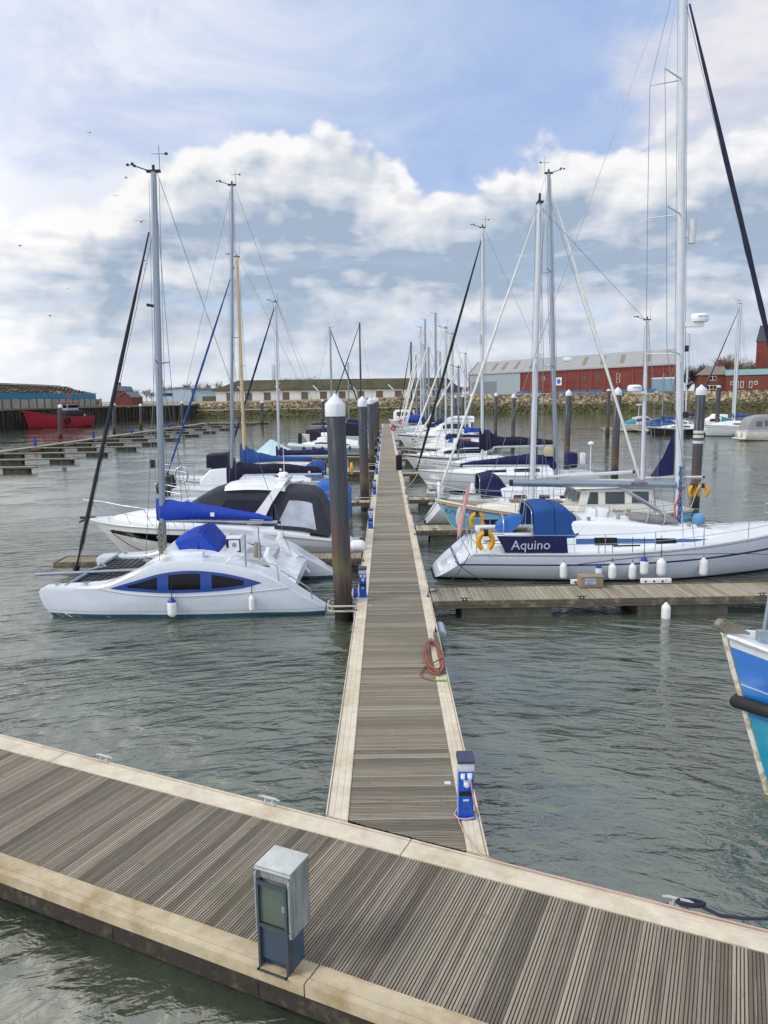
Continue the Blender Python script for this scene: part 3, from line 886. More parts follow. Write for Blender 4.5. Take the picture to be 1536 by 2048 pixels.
pedR = make_pedestal('blue power pedestal with pink lead plugged in, nearest one at the foreground junction', (pp.x+.02, pp.y+.07, ZD+.006))
names = ['blue power pedestal beside the nearest pile with a white roller fender against it', 'second blue power pedestal along the left edge of the long pontoon', 'third blue power pedestal along the left edge, with orange lead at its foot', 'fourth blue power pedestal along the left edge of the long pontoon', 'fifth blue power pedestal along the left edge of the long pontoon', 'sixth blue power pedestal along the left edge of the long pontoon', 'seventh small distant blue power pedestal on the left edge', 'eighth small distant blue power pedestal on the left edge', 'ninth tiny blue power pedestal on the left edge', 'tenth tiny blue power pedestal on the left edge near the far end']
ped0 = None
for i, yy in enumerate((20.5, 31.7, 43.2, 55, 66.8, 79, 91, 103, 117, 131)):
    loc = (cx(yy)+WL+.17, yy, ZD+.006)
    if i == 0: ped0 = make_pedestal(names[0], loc)
    else: dup(ped0, loc, None, names[i])
mb = MB()
pr = [(3.0, .0)]
# pink lead from the socket down round the foot and away over the near pontoon edge
bx, by = pp.x+.02, pp.y+.07
def at(z_, px, py): q = U(px, py, z_); return (q.x, q.y, z_)
leadpts = [(bx+.045, by-.14, 1.1), (bx+.06, by-.15, 1.0), (bx+.09, by-.12, .8), (bx+.13, by-.05, .6), (bx+.14, by+.02, .53), (bx+.05, by+.12, .53), (bx-.1, by+.12, .53), (bx-.15, by-.02, .53), (bx-.1, by-.12, .53), (bx+.0, by-.135, .53), (bx+.1, by-.1, .53)]
tag(MB().tube(leadpts, .009, 8).build('power_lead', cable_pink), 'pink power lead plugged into the nearest blue pedestal and looped round its foot', 'power lead')
lp2 = [(bx-.14, by-.03, .53), (bx-.11, by-.12, .53)]+[at(.53, a, b_) for a, b_ in ((926, 1662), (940, 1682), (953, 1700), (962, 1711), (975, 1716))]
lp2 += [at(.535, a, b_) for a, b_ in ((1010, 1727), (1100, 1750), (1200, 1775), (1300, 1800), (1345, 1813), (1400, 1828), (1470, 1845), (1536, 1861), (1640, 1888))]
tag(MB().tube(lp2, .006, 6).build('power_lead', cable_pink), 'long thin pink lead running along the far edge of the foreground pontoon', 'power lead')
# red-brown hose coil
hp = []
hc = U(868, 1315, ZD)
for k in range(7*26):
    t = k/26*2*PI; lp_ = k/26
    rx = .15+.035*math.sin(lp_*2.3)+.01*math.sin(t*3); ry = .98+.12*math.sin(lp_*1.7+1)
    sk = .02*math.sin(lp_*3)
    hp.append((hc.x+.0+rx*math.cos(t)*(1.05-.25*math.sin(t))+sk, hc.y-.05+ry*math.sin(t), ZD+.035+.008*lp_+.012*math.sin(t*2+lp_)))
e0 = Vector(hp[-1])
hp += [at(ZD+.03, 848, 1335), at(ZD+.02, 840, 1349), at(ZD+.02, 850, 1357), at(ZD+.02, 868, 1361)]
hose = thing('water_hose', 'reddish brown hose coiled in a long loop over the right pontoon edge', 'hose', (hc.x, hc.y, ZD))
MB().tube([(a-hc.x, b_-hc.y, c-ZD) for a, b_, c in hp], .014, 8).build('coil', hose_red, hose)
g0 = Vector(at(ZD+.02, 868, 1361))-Vector((hc.x, hc.y, ZD)); g1 = Vector(at(ZD+.02, 893, 1361))-Vector((hc.x, hc.y, ZD))
MB().tube([g0, g0.lerp(g1, .4), g0.lerp(g1, .6), g1], [.014, .022, .018, .026], 8).build('nozzle', green, hose)
# dark mooring rope on the right cleat
c3 = U(1358, 1812, ZD)
rp_ = []
for k in range(30):
    t = k/30*2*PI*3.
    rp_.append((c3.x+.1+.15*math.cos(t), c3.y-.06+.045*math.sin(t), ZD+.05+.03*math.sin(t*.5)**2+k*.001))
rp_ += [(c3.x+.22, c3.y-.09, ZD+.05), tuple(U(1440, 1831, ZD+.07)), tuple(U(1490, 1837, ZD+.1)), tuple(U(1536, 1838, ZD+.14)), (5.2, 8.2, .95), (6.2, 9.8, 1.7)]
tag(MB().tube(rp_, .018, 8).build('mooring_rope', rope_dark), 'thick navy mooring rope hitched round the right hand cleat of the foreground pontoon', 'rope')
# blank pale sticker on the deck
tk = U(895, 1566, ZD)
tag(MB().box(tk.x-.045, tk.x+.045, tk.y-.045, tk.y+.045, ZD+.001, ZD+.005).build('deck_sticker', ped_lamp, smooth=0), 'small white square tag fixed to the pontoon boards near the pedestal', 'tag')

# ------------------------------------------------------------------ galvanised cabinet on the near pontoon
v = Matrix.Rotation(-QA, 3, 'Z') @ (U(551, 1942, ZD)-Q0)
cabn = thing('electrical_cabinet', 'tall weathered grey metal cabinet standing on the foreground pontoon edge', 'cabinet', tuple(ql(v.x, v.y, ZD+.004)), QA)
galv_w = mat('galvanised_weathered', '969b99', .6, metal=.15, var=.25, vscale=7, dirt='5d6668', dth=(.45, .66), damt=.8, dscale=5, stretch=(1.8, 1.8, .35))
galv_top = mat('galvanised_lid', 'c2c6c4', .5, metal=.25, var=.1, vscale=8, dirt='87918e', dscale=6, damt=.5)
steel_dk = mat('painted_steel_blue_grey', '414b53', .5, metal=.2, var=.15, vscale=6)
mossp = mat('mossy_panel', '56645f', .65, var=.25, vscale=5, dirt='4f6047', dth=(.4, .65), damt=.6, dscale=4)
mb = MB(); w = .165
# pedestal body
mb.box(-w, w, .06, .27, .0, .40); mb.build('plinth', mat('plinth_steel', '46586b', .5, metal=.2, var=.15, vscale=5), cabn, smooth=0)
w2 = .195
mb = MB()
mb.box(-w2, w2, .055, .355, .37, 1.05); mb.box(-w2, -w2+.03, .02, .056, .37, 1.05); mb.box(w2-.03, w2, .02, .056, .37, 1.05)
mb.box(-w2+.03, w2-.03, .036, .056, .93, 1.05)
mb.build('housing', galv_w, cabn, smooth=0)
mb = MB(); mb.box(-w2-.004, w2+.004, .012, .36, 1.052, 1.07, ch=.004); mb.box(-w2-.01, w2+.01, .0, .008, 1.03, 1.052); mb.build('lid', galv_top, cabn)
mb = MB()
for sx_ in (-1, 1):
    mb.box(*sorted((sx_*.148, sx_*.172)), -.03, .05, .0, .93)
    mb.prism([(sx_*.15, 0), (sx_*.15+sx_*.02, 0), (sx_*.15+sx_*.02, .012), (sx_*.15, .012)], -.07, .05)
mb.box(-.148, .148, -.03, -.005, .9, .93); mb.box(-.148, .148, -.03, -.008, .46, .485); mb.box(-.172, .172, -.065, -.045, .0, .012)
mb.build('door_frame', steel_dk, cabn, smooth=0)
mb = MB(); mb.box(-.147, .147, .002, .02, .487, .898); mb.build('upper_panel', mossp, cabn, smooth=0)
mb = MB(); mb.box(-.147, .147, .004, .02, .1, .458); mb.build('lower_panel', mat('lower_panel_blue', '39475a', .5, var=.15, dirt='566040', dth=(.6, .75), damt=.5, dscale=3), cabn, smooth=0)
mb = MB(); mb.box(-.146, .146, -.003, .003, .425, .458); mb.build('moss_line', mat('moss_green', '5d6b34', .9, var=.4, vscale=14, bump=.01, bscale=40), cabn, smooth=0)
mb = MB()
for sx_ in (-1, 1):
    mb.box(*sorted((sx_*.178, sx_*.2)), -.012, .018, .4, 1.0)
    for zz in (.45, .95): mb.lathe([(.008, 0), (.008, -.012), (0, -.014)], (sx_*.189, -.012, zz), 8, axis='y')
mb.build('hinge_bar', galv, cabn, smooth=0)

for bx_, bz_ in ((-w2+.015, 1.0), (w2-.015, 1.0)):
    MB().lathe([(.009, 0), (.009, -.008), (.004, -.012), (0, -.012)], (bx_, .02, bz_), 8, axis='y').build('bolt', steel_dk, cabn)
mb = MB(); mb.box(.105, .135, -.008, .002, .66, .72); mb.lathe([(.008, -.008), (.008, -.016), (0, -.018)], (.12, 0, .69), 8, axis='y'); mb.build('lock', galv, cabn)

# ------------------------------------------------------------------ far shore
land_m = mat('shore_ground', '8f8878', .9, var=.2, vscale=.05)
LY = 268
def land_z(x): return table([(-400, 5.4), (-60, 5.5), (0, 6.2), (40, 6.9), (90, 7.1), (400, 7.0)], x)
mb = MB()
xs = [-900, -400, -200, -90, -66, -40, 0, 20, 40, 90, 200, 400, 900]
rows = [(LY+12, 0), (LY+13, 0), (320, .2), (420, .8), (700, 1.0), (3000, 1)]
g0 = []
for x in xs: g0.append([(x*(1 if y < 500 else y/300), y, land_z(x)+dz_) for y, dz_ in rows])
mb.loft(g0, closed=False, cap0=False, cap1=False)
tag(mb.build('ground', land_m), 'flat quay ground behind the rubble bank', 'ground', kind='structure')
bank_m = mat('bank_core', '5b5442', .95, var=.3, vscale=.4)
mb = MB()
mb.loft([[(x, LY-1.5, -2), (x, LY-1.5, -.2), (x, LY+11, land_z(x)-.7), (x, LY+12.2, land_z(x)-.1), (x, LY+14, land_z(x)-.4)] for x in xs if -95 < x < 500], closed=False, cap0=False, cap1=False)
tag(mb.build('bank', bank_m), 'sloping bank under the armour stones along the far shore', 'bank', kind='structure')
def rockmat():
    m, nt, b = newmat('armour_stone'); L = nt.links.new
    g = N(nt, 'ShaderNodeNewGeometry'); cr = N(nt, 'ShaderNodeValToRGB')
    L(g.outputs['Random Per Island'], cr.inputs['Fac'])
    els = cr.color_ramp.elements
    els[0].color = rgba(lin('5a5142')); els[1].color = rgba(lin('c0b190')); e = els.new(.5); e.color = rgba(lin('8d8069'))
    tc = N(nt, 'ShaderNodeTexCoord'); sp = N(nt, 'ShaderNodeSeparateXYZ'); L(tc.outputs['Object'], sp.inputs[0])
    nz = N(nt, 'ShaderNodeTexNoise'); setin(nz, Scale=.35, Detail=4.); L(tc.outputs['Object'], nz.inputs['Vector'])
    ad = N(nt, 'ShaderNodeMath', operation='MULTIPLY_ADD'); L(nz.outputs['Fac'], ad.inputs[0]); ad.inputs[1].default_value = 3.2; L(sp.outputs[2], ad.inputs[2])
    mr = N(nt, 'ShaderNodeMapRange'); setin(mr, From_Min=5.6, From_Max=4.2, To_Min=0., To_Max=.93); L(ad.outputs[0], mr.inputs['Value'])
    n2 = N(nt, 'ShaderNodeTexNoise'); setin(n2, Scale=.8, Detail=4.); L(tc.outputs['Object'], n2.inputs['Vector'])
    gr = N(nt, 'ShaderNodeValToRGB'); L(n2.outputs['Fac'], gr.inputs['Fac'])
    gr.color_ramp.elements[0].position = .38; gr.color_ramp.elements[0].color = rgba(lin('2a2a1a')); gr.color_ramp.elements[1].position = .62; gr.color_ramp.elements[1].color = rgba(lin('5f6130'))
    mx = N(nt, 'ShaderNodeMix', data_type='RGBA'); L(mr.outputs['Result'], mx.inputs[0]); L(cr.outputs['Color'], mx.inputs[6]); L(gr.outputs['Color'], mx.inputs[7])
    L(mx.outputs[2], b.inputs['Base Color']); setin(b, Roughness=.9)
    return m
mb = MB()
rr = random.Random(3)
cube = [(-1,-1,-1),(1,-1,-1),(1,1,-1),(-1,1,-1),(-1,-1,1),(1,-1,1),(1,1,1),(-1,1,1)]
cf = [(0,3,2,1),(4,5,6,7),(0,1,5,4),(1,2,6,5),(2,3,7,6),(3,0,4,7)]
def rock(x, y, z, s):
    e = Matrix.Rotation(rr.uniform(0, 6.3), 3, 'Z') @ Matrix.Rotation(rr.uniform(0, 6.3), 3, 'X')
    sc = Vector((rr.uniform(.7, 1.3), rr.uniform(.6, 1.1), rr.uniform(.5, .9)))*s*.5
    mb.add([e @ Vector((a*sc.x*rr.uniform(.6, 1.1), b_*sc.y*rr.uniform(.6, 1.1), c*sc.z*rr.uniform(.6, 1.1)))+Vector((x, y, z)) for a, b_, c in cube], cf)
for k in range(7800):
    x = rr.uniform(-68, 215); t = rr.random()
    hz = land_z(x)
    s = rr.uniform(.7, 1.5)*(1. if x > 30 else .8)
    rock(x, LY-1.5+t*12.6+rr.uniform(-.4, .4), -.2+t*(hz-.35)+rr.uniform(-.1, .25), s)
for k in range(500):
    x = rr.uniform(-68, 215); rock(x, LY-2.2+rr.uniform(-.8, .8), -.05, rr.uniform(.5, 1.2))
tag(mb.build('rubble', rockmat(), smooth=0), 'tan armour stones on the far bank, dark olive with weed below the tide line', 'rubble', kind='stuff')
# pale kerb along the top and a ledge in the left half
kerb_m = mat('pale_kerb_stone', 'b3a98e', .85, var=.15, vscale=.4)
mb = MB(); mb.loft([[(x, LY+11.6, land_z(x)-.5), (x, LY+11.6, land_z(x)+.22), (x, LY+13, land_z(x)+.22), (x, LY+13, land_z(x)-.5)] for x in (-68, -40, 0, 36)])
tag(mb.build('quay_kerb', kerb_m, smooth=0), 'long pale stone kerb along the top of the left half of the bank', 'kerb', kind='structure')
mb = MB(); mb.loft([[(x, LY+4.0, 2.5), (x, LY+4.0, 2.95), (x, LY+5.6, 2.95), (x, LY+5.6, 2.5)] for x in (-67, -30, 0, 22)])
tag(mb.build('bank_ledge', kerb_m, smooth=0), 'narrow pale ledge halfway up the left half of the bank', 'ledge', kind='structure')

# left timber quay wall
wall = thing('quay_wall', 'dark timber piled quay wall running away on the left under the teal shed', 'quay wall', (-86, 100, 0))
pile_t = mat('wall_timber', '2a2620', .9, var=.35, vscale=1.5, dirt='5a5140', dth=(.52, .72), damt=.5, dscale=.6, island=.35)
poly = [(-87, 60), (-86, 236), (-66, 254), (-67.5, 275)]
mb = MB()
for (x0, y0), (x1, y1) in zip(poly, poly[1:]):
    Ln = math.hypot(x1-x0, y1-y0); n = int(Ln/1.1)
    dxn, dyn = (x1-x0)/Ln, (y1-y0)/Ln
    for k in range(n):
        t = (k+.5)/n; px, py = lerp(x0, x1, t), lerp(y0, y1, t)
        hh_ = 4.55+rr.uniform(-.25, .15)
        Mx = Matrix.Translation((px-wall.location.x, py-wall.location.y, 0)) @ Matrix.Rotation(math.atan2(dyn, dxn)+rr.uniform(-.04, .04), 4, 'Z')
        mb.box(-.4, .4, -.5+rr.uniform(-.15, .15), .5, -1, hh_, M=Mx)
mb.build('timber_piles', pile_t, wall, smooth=0)
mb = MB()
for (x0, y0), (x1, y1) in zip(poly, poly[1:]):
    Ln = math.hypot(x1-x0, y1-y0)
    Mx = Matrix.Translation((x0-wall.location.x, y0-wall.location.y, 0)) @ Matrix.Rotation(math.atan2(y1-y0, x1-x0), 4, 'Z')
    mb.box(-.3, Ln+.3, -.75, .8, 4.45, 4.85, M=Mx); mb.box(-.3, Ln+.3, .3, 1.5, -1, 4.4, M=Mx)
mb.build('capping_beam', mat('wall_cap', '6f675a', .9, var=.25, vscale=.8), wall, smooth=0)
mb = MB(); mb.add([(-600, 40, 4.7), (-86.2, 40, 4.7), (-86.4, 236, 4.7), (-66.3, 254.6, 4.7), (-67.5, 282, 5.3), (-600, 330, 5.2)], [(0, 1, 2, 3, 4, 5)])
tag(mb.build('quay_ground', land_m, smooth=0), 'level quay top behind the dark timber wall', 'ground', kind='structure')

# concrete panel fence and teal shed with stripped roof
fen = thing('panel_fence', 'grey concrete panel fence along the quay edge below the teal shed fascia', 'fence', (-87.6, 100, 4.7))
conc = mat('fence_concrete', '97938a', .9, var=.2, vscale=.5, dirt='6f6a5c', dscale=.4, damt=.6, island=.12)
mb = MB()
for k in range(40):
    y0 = 60+k*4.4-100
    mb.box(-.12, .12, y0+.25, y0+4.35, 0, 2.35+rr.uniform(-.08, .08)); 
mb.build('panels', conc, fen, smooth=0)
mb = MB()
for k in range(41):
    y0 = 60+k*4.4-100; mb.box(-.22, .22, y0-.15, y0+.2, 0, 2.5)
mb.build('posts', mat('fence_post', '4d4a44', .9, var=.25), fen, smooth=0)
for yy, c in ((163, redpl), (233, redpl)):
    lb = thing('lifebuoy', 'red lifebuoy hung on the concrete fence '+('behind the red vessel bow' if yy < 200 else 'near its far end'), 'lifebuoy', (-87.4, yy, 6.0))
    mb = MB(); mb.tube([(0.14, .38*math.cos(t*PI/8), .38*math.sin(t*PI/8)) for t in range(16)], .1, 8, closed=True); mb.build('ring', c, lb)
    mb = MB(); mb.box(.1, .17, -.5, .5, -.55, .55); mb.build('backing_board', mat('lifebuoy_board', '8c3a34', .7), lb, smooth=0)
shed = thing('quay_shed', 'long low shed with a teal fascia and bare roof battens on the left quay', 'shed', (-90, 100, 4.7))
tealp = mat('teal_fascia', '1f7d9c', .6, var=.15, vscale=.4, dirt='14586e', dscale=.3, damt=.5)
mb = MB(); mb.box(-.1, .25, -40, 138, 2.4, 3.95)
for k in range(24): mb.box(.25, .3, -40+k*7.6, -39.7+k*7.6, 2.4, 3.95)
mb.build('fascia', tealp, shed, smooth=0)
mb = MB(); mb.box(-16, -.15, -40, 137.5, 0, 2.5)
mb.build('wall', conc, shed, smooth=0)
mb = MB()
for k in range(9):   # battens along the slope
    t = k/8; x = lerp(.2, -8, t); z = lerp(4.1, 6.45, t)
    y = -40.
    while y < 137:
        ln = rr.uniform(4, 14)
        if rr.random() > .1+(.12 if k > 5 else 0): mb.box(x-.24, x+.24, y, min(138-k*1.6, y+ln-.1), z-.05, z+.12)
        y += ln
for k in range(60):
    yy = -40+k*3.0
    if yy < 136:
        Mx = Matrix.Translation((.1, yy, 4.0)) @ Matrix.Rotation(math.atan2(2.35, 8.2), 4, 'Y')
        mb.box(-8.5, 0, -.1, .1, -.14, .02, M=Mx)
mb.box(-8.2, -7.8, -40, 124, 6.4, 6.6)
mb.build('roof_frame', mat('roof_batten', '5c4a38', .9, var=.35, vscale=1, island=.4), shed, smooth=0)
mb = MB(); mb.add([(.0, -40, 3.98), (.0, 138, 3.98), (-8, 124, 6.25), (-8, -40, 6.25)], [(0, 1, 2, 3)])
mb.add([(-8, -40, 6.25), (-8, 124, 6.25), (-16, 138, 4), (-16, -40, 4)], [(0, 1, 2, 3)])
m_, nt_, b_ = newmat('roof_felt_patchy')
g_ = N(nt_, 'ShaderNodeTexNoise'); setin(g_, Scale=.25, Detail=5.)
tc_ = N(nt_, 'ShaderNodeTexCoord'); mp_ = N(nt_, 'ShaderNodeMapping'); mp_.inputs['Scale'].default_value = (4, 1, 4); nt_.links.new(tc_.outputs['Object'], mp_.inputs['Vector']); nt_.links.new(mp_.outputs['Vector'], g_.inputs['Vector'])
cr_ = N(nt_, 'ShaderNodeValToRGB'); nt_.links.new(g_.outputs['Fac'], cr_.inputs['Fac'])
cr_.color_ramp.elements[0].position = .42; cr_.color_ramp.elements[0].color = rgba(lin('4f4335')); cr_.color_ramp.elements[1].position = .6; cr_.color_ramp.elements[1].color = rgba(lin('bdb8ac'))
nt_.links.new(cr_.outputs['Color'], b_.inputs['Base Color']); setin(b_, Roughness=.9)
mb.build('roof_lining', m_, shed, smooth=0)

# ------------------------------------------------------------------ buildings behind the far bank
def bld_local(px0, Y0, px1, Y1, zb):
    a = D(px0, 795, Y0); b2 = D(px1, 795, Y1)
    d = Vector((b2.x-a.x, b2.y-a.y)); return Vector((a.x, a.y, zb)), math.atan2(d.y, d.x), d.length
# long white shed with garages and mossy roof
z0 = 5.9
o_, an, Ln = bld_local(432, 290, 892, 290, z0)
sh = thing('garage_shed', 'long white walled shed with brown doors under a mossy green roof on the far shore', 'shed', tuple(o_), an)
whitew = mat('white_render', 'd6d6d2', .85, var=.1, vscale=.3, dirt='a3a199', dth=(.5, .75), damt=.5, dscale=.25)
moss = mat('mossy_roof', '3b3826', .95, var=.5, vscale=.6, dirt='565232', dth=(.4, .65), damt=.8, dscale=.18, bump=.1, bscale=2)
brown = mat('brown_door', '6b5a4c', .8, var=.2, vscale=1)
mb = MB(); mb.box(0, Ln, 0, 14, -.5, 3.9); mb.build('wall', whitew, sh, smooth=0)
mb = MB(); mb.add([(-1.2, -.6, 3.92), (Ln+.4, -.6, 3.92), (Ln-.5, 9, 7.9), (7, 9, 7.9), (-1.2, 18, 3.9), (Ln+.4, 18, 3.9)], [(0, 1, 2, 3), (3, 2, 5, 4), (0, 3, 4), (1, 5, 2)])
mb.box(-1.2, Ln+.4, -.62, -.4, 3.7, 3.95)
mb.build('roof', moss, sh, smooth=0)
ndoor = 12
for k in range(ndoor):
    xx = 4+k*7.15
    mb = MB(); mb.box(xx, xx+2.6, -.06, .02, .0, 3.0); mb.build('door', brown, sh, smooth=0)
for k in range(ndoor):
    xx = 3.4+k*7.15
    mb = MB(); mb.prism([(xx-.3, 3.4), (xx+.3, 3.4), (xx-1.6, 5.4), (xx-2.2, 5.4)], -.95, -.66); mb.build('gable_trim', whitew if k % 2 else brown, sh, smooth=0)
# dark timber gable building
o_, an, Ln = bld_local(862, 300, 926, 300, 6.3)
tg = thing('timber_building', 'dark timber gabled building at the right end of the white shed', 'building', tuple(o_), an)
mb = MB(); mb.box(.4, Ln-.4, 0, 14, 0, 3.2); mb.prism([(.4, 3.2), (Ln-.4, 3.2), (Ln*.78, 4.2), (Ln*.5, 7.0), (Ln*.38, 7.0), (.4, 5.0)], .0, 14)
mb.build('wall', mat('dark_cladding', '57504e', .85, var=.2, vscale=.8, stretch=(.3, 1, 5)), tg, smooth=0)
mb = MB()
for (xa, za), (xb, zb) in (((Ln*.5, 7.2), (Ln*.8, 4.2)), ((Ln*.8, 4.2), (Ln, 3.3)), ((.2, 5.1), (Ln*.38, 7.2)), ((Ln*.38, 7.2), (Ln*.5, 7.2))):
    mb.loft([[(xa, -.4, za), (xa, -.4, za+.25), (xa, 14.4, za+.25), (xa, 14.4, za)], [(xb, -.4, zb), (xb, -.4, zb+.25), (xb, 14.4, zb+.25), (xb, 14.4, zb)]])
mb.build('roof', mat('pale_grey_roof', '8f9296', .8, var=.12, vscale=.5), tg, smooth=0)
mb = MB(); mb.box(Ln*.3, Ln-.6, -.05, .02, .2, 1.6); mb.build('shutter', mat('pale_shutter', 'aab4b2', .6, var=.1), tg, smooth=0)
# pale industrial unit on the left
o_, an, Ln = bld_local(318, 300, 446, 300, 5.9)
un = thing('industrial_unit', 'pale blue grey industrial unit with a shallow pitched roof left of the white shed', 'building', tuple(o_), an)
cladp = mat('pale_cladding', 'a9bac6', .6, var=.06, vscale=.4, stretch=(6, 1, .2))
gx = Ln*.54
mb = MB(); mb.prism([(0, 0), (gx, 0), (gx, 4.7), (gx*.62, 5.25), (0, 4.3)], 0, 20); mb.box(gx+.02, Ln, .6, 20, 0, 4.6)
mb.build('wall', cladp, un, smooth=0)
mb = MB()
for (xa, za), (xb, zb) in (((-.4, 4.3), (gx*.62, 5.3)), ((gx*.62, 5.3), (gx+.3, 4.75)), ((gx+.3, 4.75), (Ln+.5, 4.6))):
    mb.loft([[(xa, -.4, za), (xa, -.4, za+.35), (xa, 20.3, za+.35), (xa, 20.3, za)], [(xb, -.4, zb), (xb, -.4, zb+.35), (xb, 20.3, zb+.35), (xb, 20.3, zb)]])
mb.build('roof', mat('blue_grey_trim', '5f7383', .6, var=.1), un, smooth=0)
mb = MB(); mb.box(gx*.05, gx*.4, -.06, .02, 2.2, 3.4); mb.build('window', glass_grey, un, smooth=0)
mb = MB(); mb.box(gx-.6, gx+.0, -.1, .0, 0, 4.6); mb.build('downpipe', mat('dark_blue_trim', '31506b', .6), un, smooth=0)
mb = MB(); mb.box(Ln*.7, Ln*.97, -.5, -.35, 0, 1.9); tag(mb.build('timber_fence', timber_side, None, smooth=0, loc=tuple(o_+Vector((0, -2, 0))), rz=an), 'brown timber fence panel in front of the pale industrial unit', 'fence')
# small red brick house on the left
brick = mat('red_brick', '6d3a33', .85, var=.16, vscale=.5, dirt='6d2f28', dscale=.3, damt=.5)
o_, an, Ln = bld_local(222, 262, 262, 262, 4.9)
hs = thing('brick_house', 'small red brick house with a grey roof beyond the end of the teal shed', 'house', tuple(o_), an)
mb = MB(); mb.box(0, Ln*.55, 3, 12, 0, 5.0); mb.prism([(Ln*.4, 0), (Ln+.2, 0), (Ln+.2, 2.6), (Ln*.72, 4.4), (Ln*.4, 2.9)], 0, 12); mb.build('wall', brick, hs, smooth=0)
mb = MB(); mb.prism([(-.4, 5.0), (Ln*.6, 5.0), (Ln*.48, 6.6), (Ln*.05, 6.6)], 2.8, 12)
mb.loft([[(Ln*.38, -.3, 3.0), (Ln*.38, -.3, 3.25), (Ln*.38, 12, 3.25), (Ln*.38, 12, 3.0)], [(Ln*.72, -.3, 4.5), (Ln*.72, -.3, 4.75), (Ln*.72, 12, 4.75), (Ln*.72, 12, 4.5)], [(Ln+.4, -.3, 2.6), (Ln+.4, -.3, 2.85), (Ln+.4, 12, 2.85), (Ln+.4, 12, 2.6)]])
rf = mb.build('roof', mat('slate_roof', '65717a', .75, var=.15, vscale=.8), hs, smooth=0)
mb = MB(); mb.box(Ln*.1, Ln*.2, 6, 7, 6.4, 8.0); mb.build('chimney', brick, rf, smooth=0)

# red warehouse
A = D(940, 785, 404); B = D(1358, 782, 300); A.z = 7.6; B.z = 7.2
dv = Vector((B.x-A.x, B.y-A.y, 0)); Ln = dv.length; an = math.atan2(dv.y, dv.x)
wh = thing('warehouse', 'long red brick warehouse with pale grey roof and grey left end', 'warehouse', (A.x, A.y, 7.3), an)
redb = mat('warehouse_brick', '703832', .85, var=.18, vscale=.25, dirt='5a2723', dth=(.42, .62), damt=.7, dscale=.12, stretch=(1, 1, 3))
redl = mat('warehouse_trim_red', '844039', .8, var=.12)
roofg = mat('warehouse_roof_grey', '94979a', .75, var=.08, vscale=.15, dirt='8f9187', dth=(.5, .7), damt=.5, dscale=.1, stretch=(3, 1, 1))
clad = mat('warehouse_grey_cladding', '8e9aa3', .6, var=.06, vscale=.3, stretch=(8, 8, .2))
EH, RH, DP = 10.8, 17.6, 30
gx = Ln*.3
def skew(mb):
    mb.v = [(x-.676*max(0, y), y, z) for x, y, z in mb.v]; return mb
mb = MB(); mb.box(gx, Ln, 0, DP, 0, EH)
mb.add([(Ln-.1, 0, EH), (Ln-.1, DP, EH), (Ln-.1, DP*.5, RH-.2), (Ln-.6, 0, EH), (Ln-.6, DP, EH), (Ln-.6, DP*.5, RH-.2)], [(0, 1, 2), (3, 5, 4), (0, 2, 5, 3), (1, 4, 5, 2)])
skew(mb).build('wall', redb, wh, smooth=0)
mb = MB(); mb.box(0, gx, -.35, DP, 0, EH)
mb.add([(.1, 0, EH), (.1, DP, EH), (.1, DP*.5, RH-.2), (.6, 0, EH), (.6, DP, EH), (.6, DP*.5, RH-.2)], [(0, 1, 2), (3, 5, 4), (0, 2, 5, 3), (1, 4, 5, 2)])
skew(mb).build('clad_bay', clad, wh, smooth=0)
mb = MB(); mb.box(2.5, gx*.55, -.5, -.33, 0, 6.6); mb.build('roller_door', mat('roller_grey', '6b7780', .6, var=.08, stretch=(.2, 1, 9)), wh, smooth=0)
mb = MB(); mb.add([(-.5, -.7, EH), (Ln+.5, -.7, EH), (Ln+.5, DP*.5, RH), (-.5, DP*.5, RH), (-.5, DP+.7, EH), (Ln+.5, DP+.7, EH)], [(0, 1, 2, 3), (3, 2, 5, 4)])
mb.box(-.5, Ln+.5, -.85, -.5, EH-.5, EH+.05)
rf = skew(mb).build('roof', roofg, wh, smooth=0)
for t in (.12, .18, .25, .335, .60, .68, .765, .87):
    mb = MB(); xx = Ln*t
    q = [(xx, .22), (xx+2.2, .22), (xx+2.2, .82), (xx, .82)]
    mb.add([(a, lerp(-.7, DP*.5, f)-.05, lerp(EH, RH, f)+.08) for a, f in q], [(0, 1, 2, 3)])
    skew(mb).build('rooflight', mat('rooflight_brown', '7c7560', .6, var=.15), rf, smooth=0)
mb = MB()
for t in (0, DP*.5): pass
mb.loft([[(-.7, -.8, EH-.7), (-.45, -.8, EH-.7), (-.45, -.8, EH+.3), (-.7, -.8, EH+.3)], [(-.7, DP*.5, RH-.4), (-.45, DP*.5, RH-.4), (-.45, DP*.5, RH+.35), (-.7, DP*.5, RH+.35)]])
mb.box(-.6, -.1, -.6, -.2, 0, EH-.5)
skew(mb).build('verge_trim', mat('verge_pink_red', 'c2705f', .7, var=.08), wh, smooth=0)
mb = MB()
for k in range(13):
    xx = gx+k*(Ln-gx)/12; mb.box(xx-.28, xx+.28, -.25, .02, 0, EH-.2)
mb.box(gx, Ln, -.2, .01, EH-1.2, EH-.55)
mb.build('pilasters', redl, wh, smooth=0)
for t, z_ in ((.38, 3.6), (.62, 5.6), (.765, 4.0), (.765, 6.2), (.68, 6.0), (.42, 6.2)):
    xx = Ln*t; mb = MB(); mb.box(xx-.9, xx+.9, -.12, .0, z_, z_+1.7); f = mb.build('window', whitew if t in (.765, .42) else glass_grey, wh, smooth=0)
    if t in (.765, .42):
        mb = MB()
        for a in (-.42, .42):
            mb.box(xx+a-.3, xx+a+.3, -.16, -.13, z_+.2, z_+1.5)
        mb.build('pane', glass, f, smooth=0)
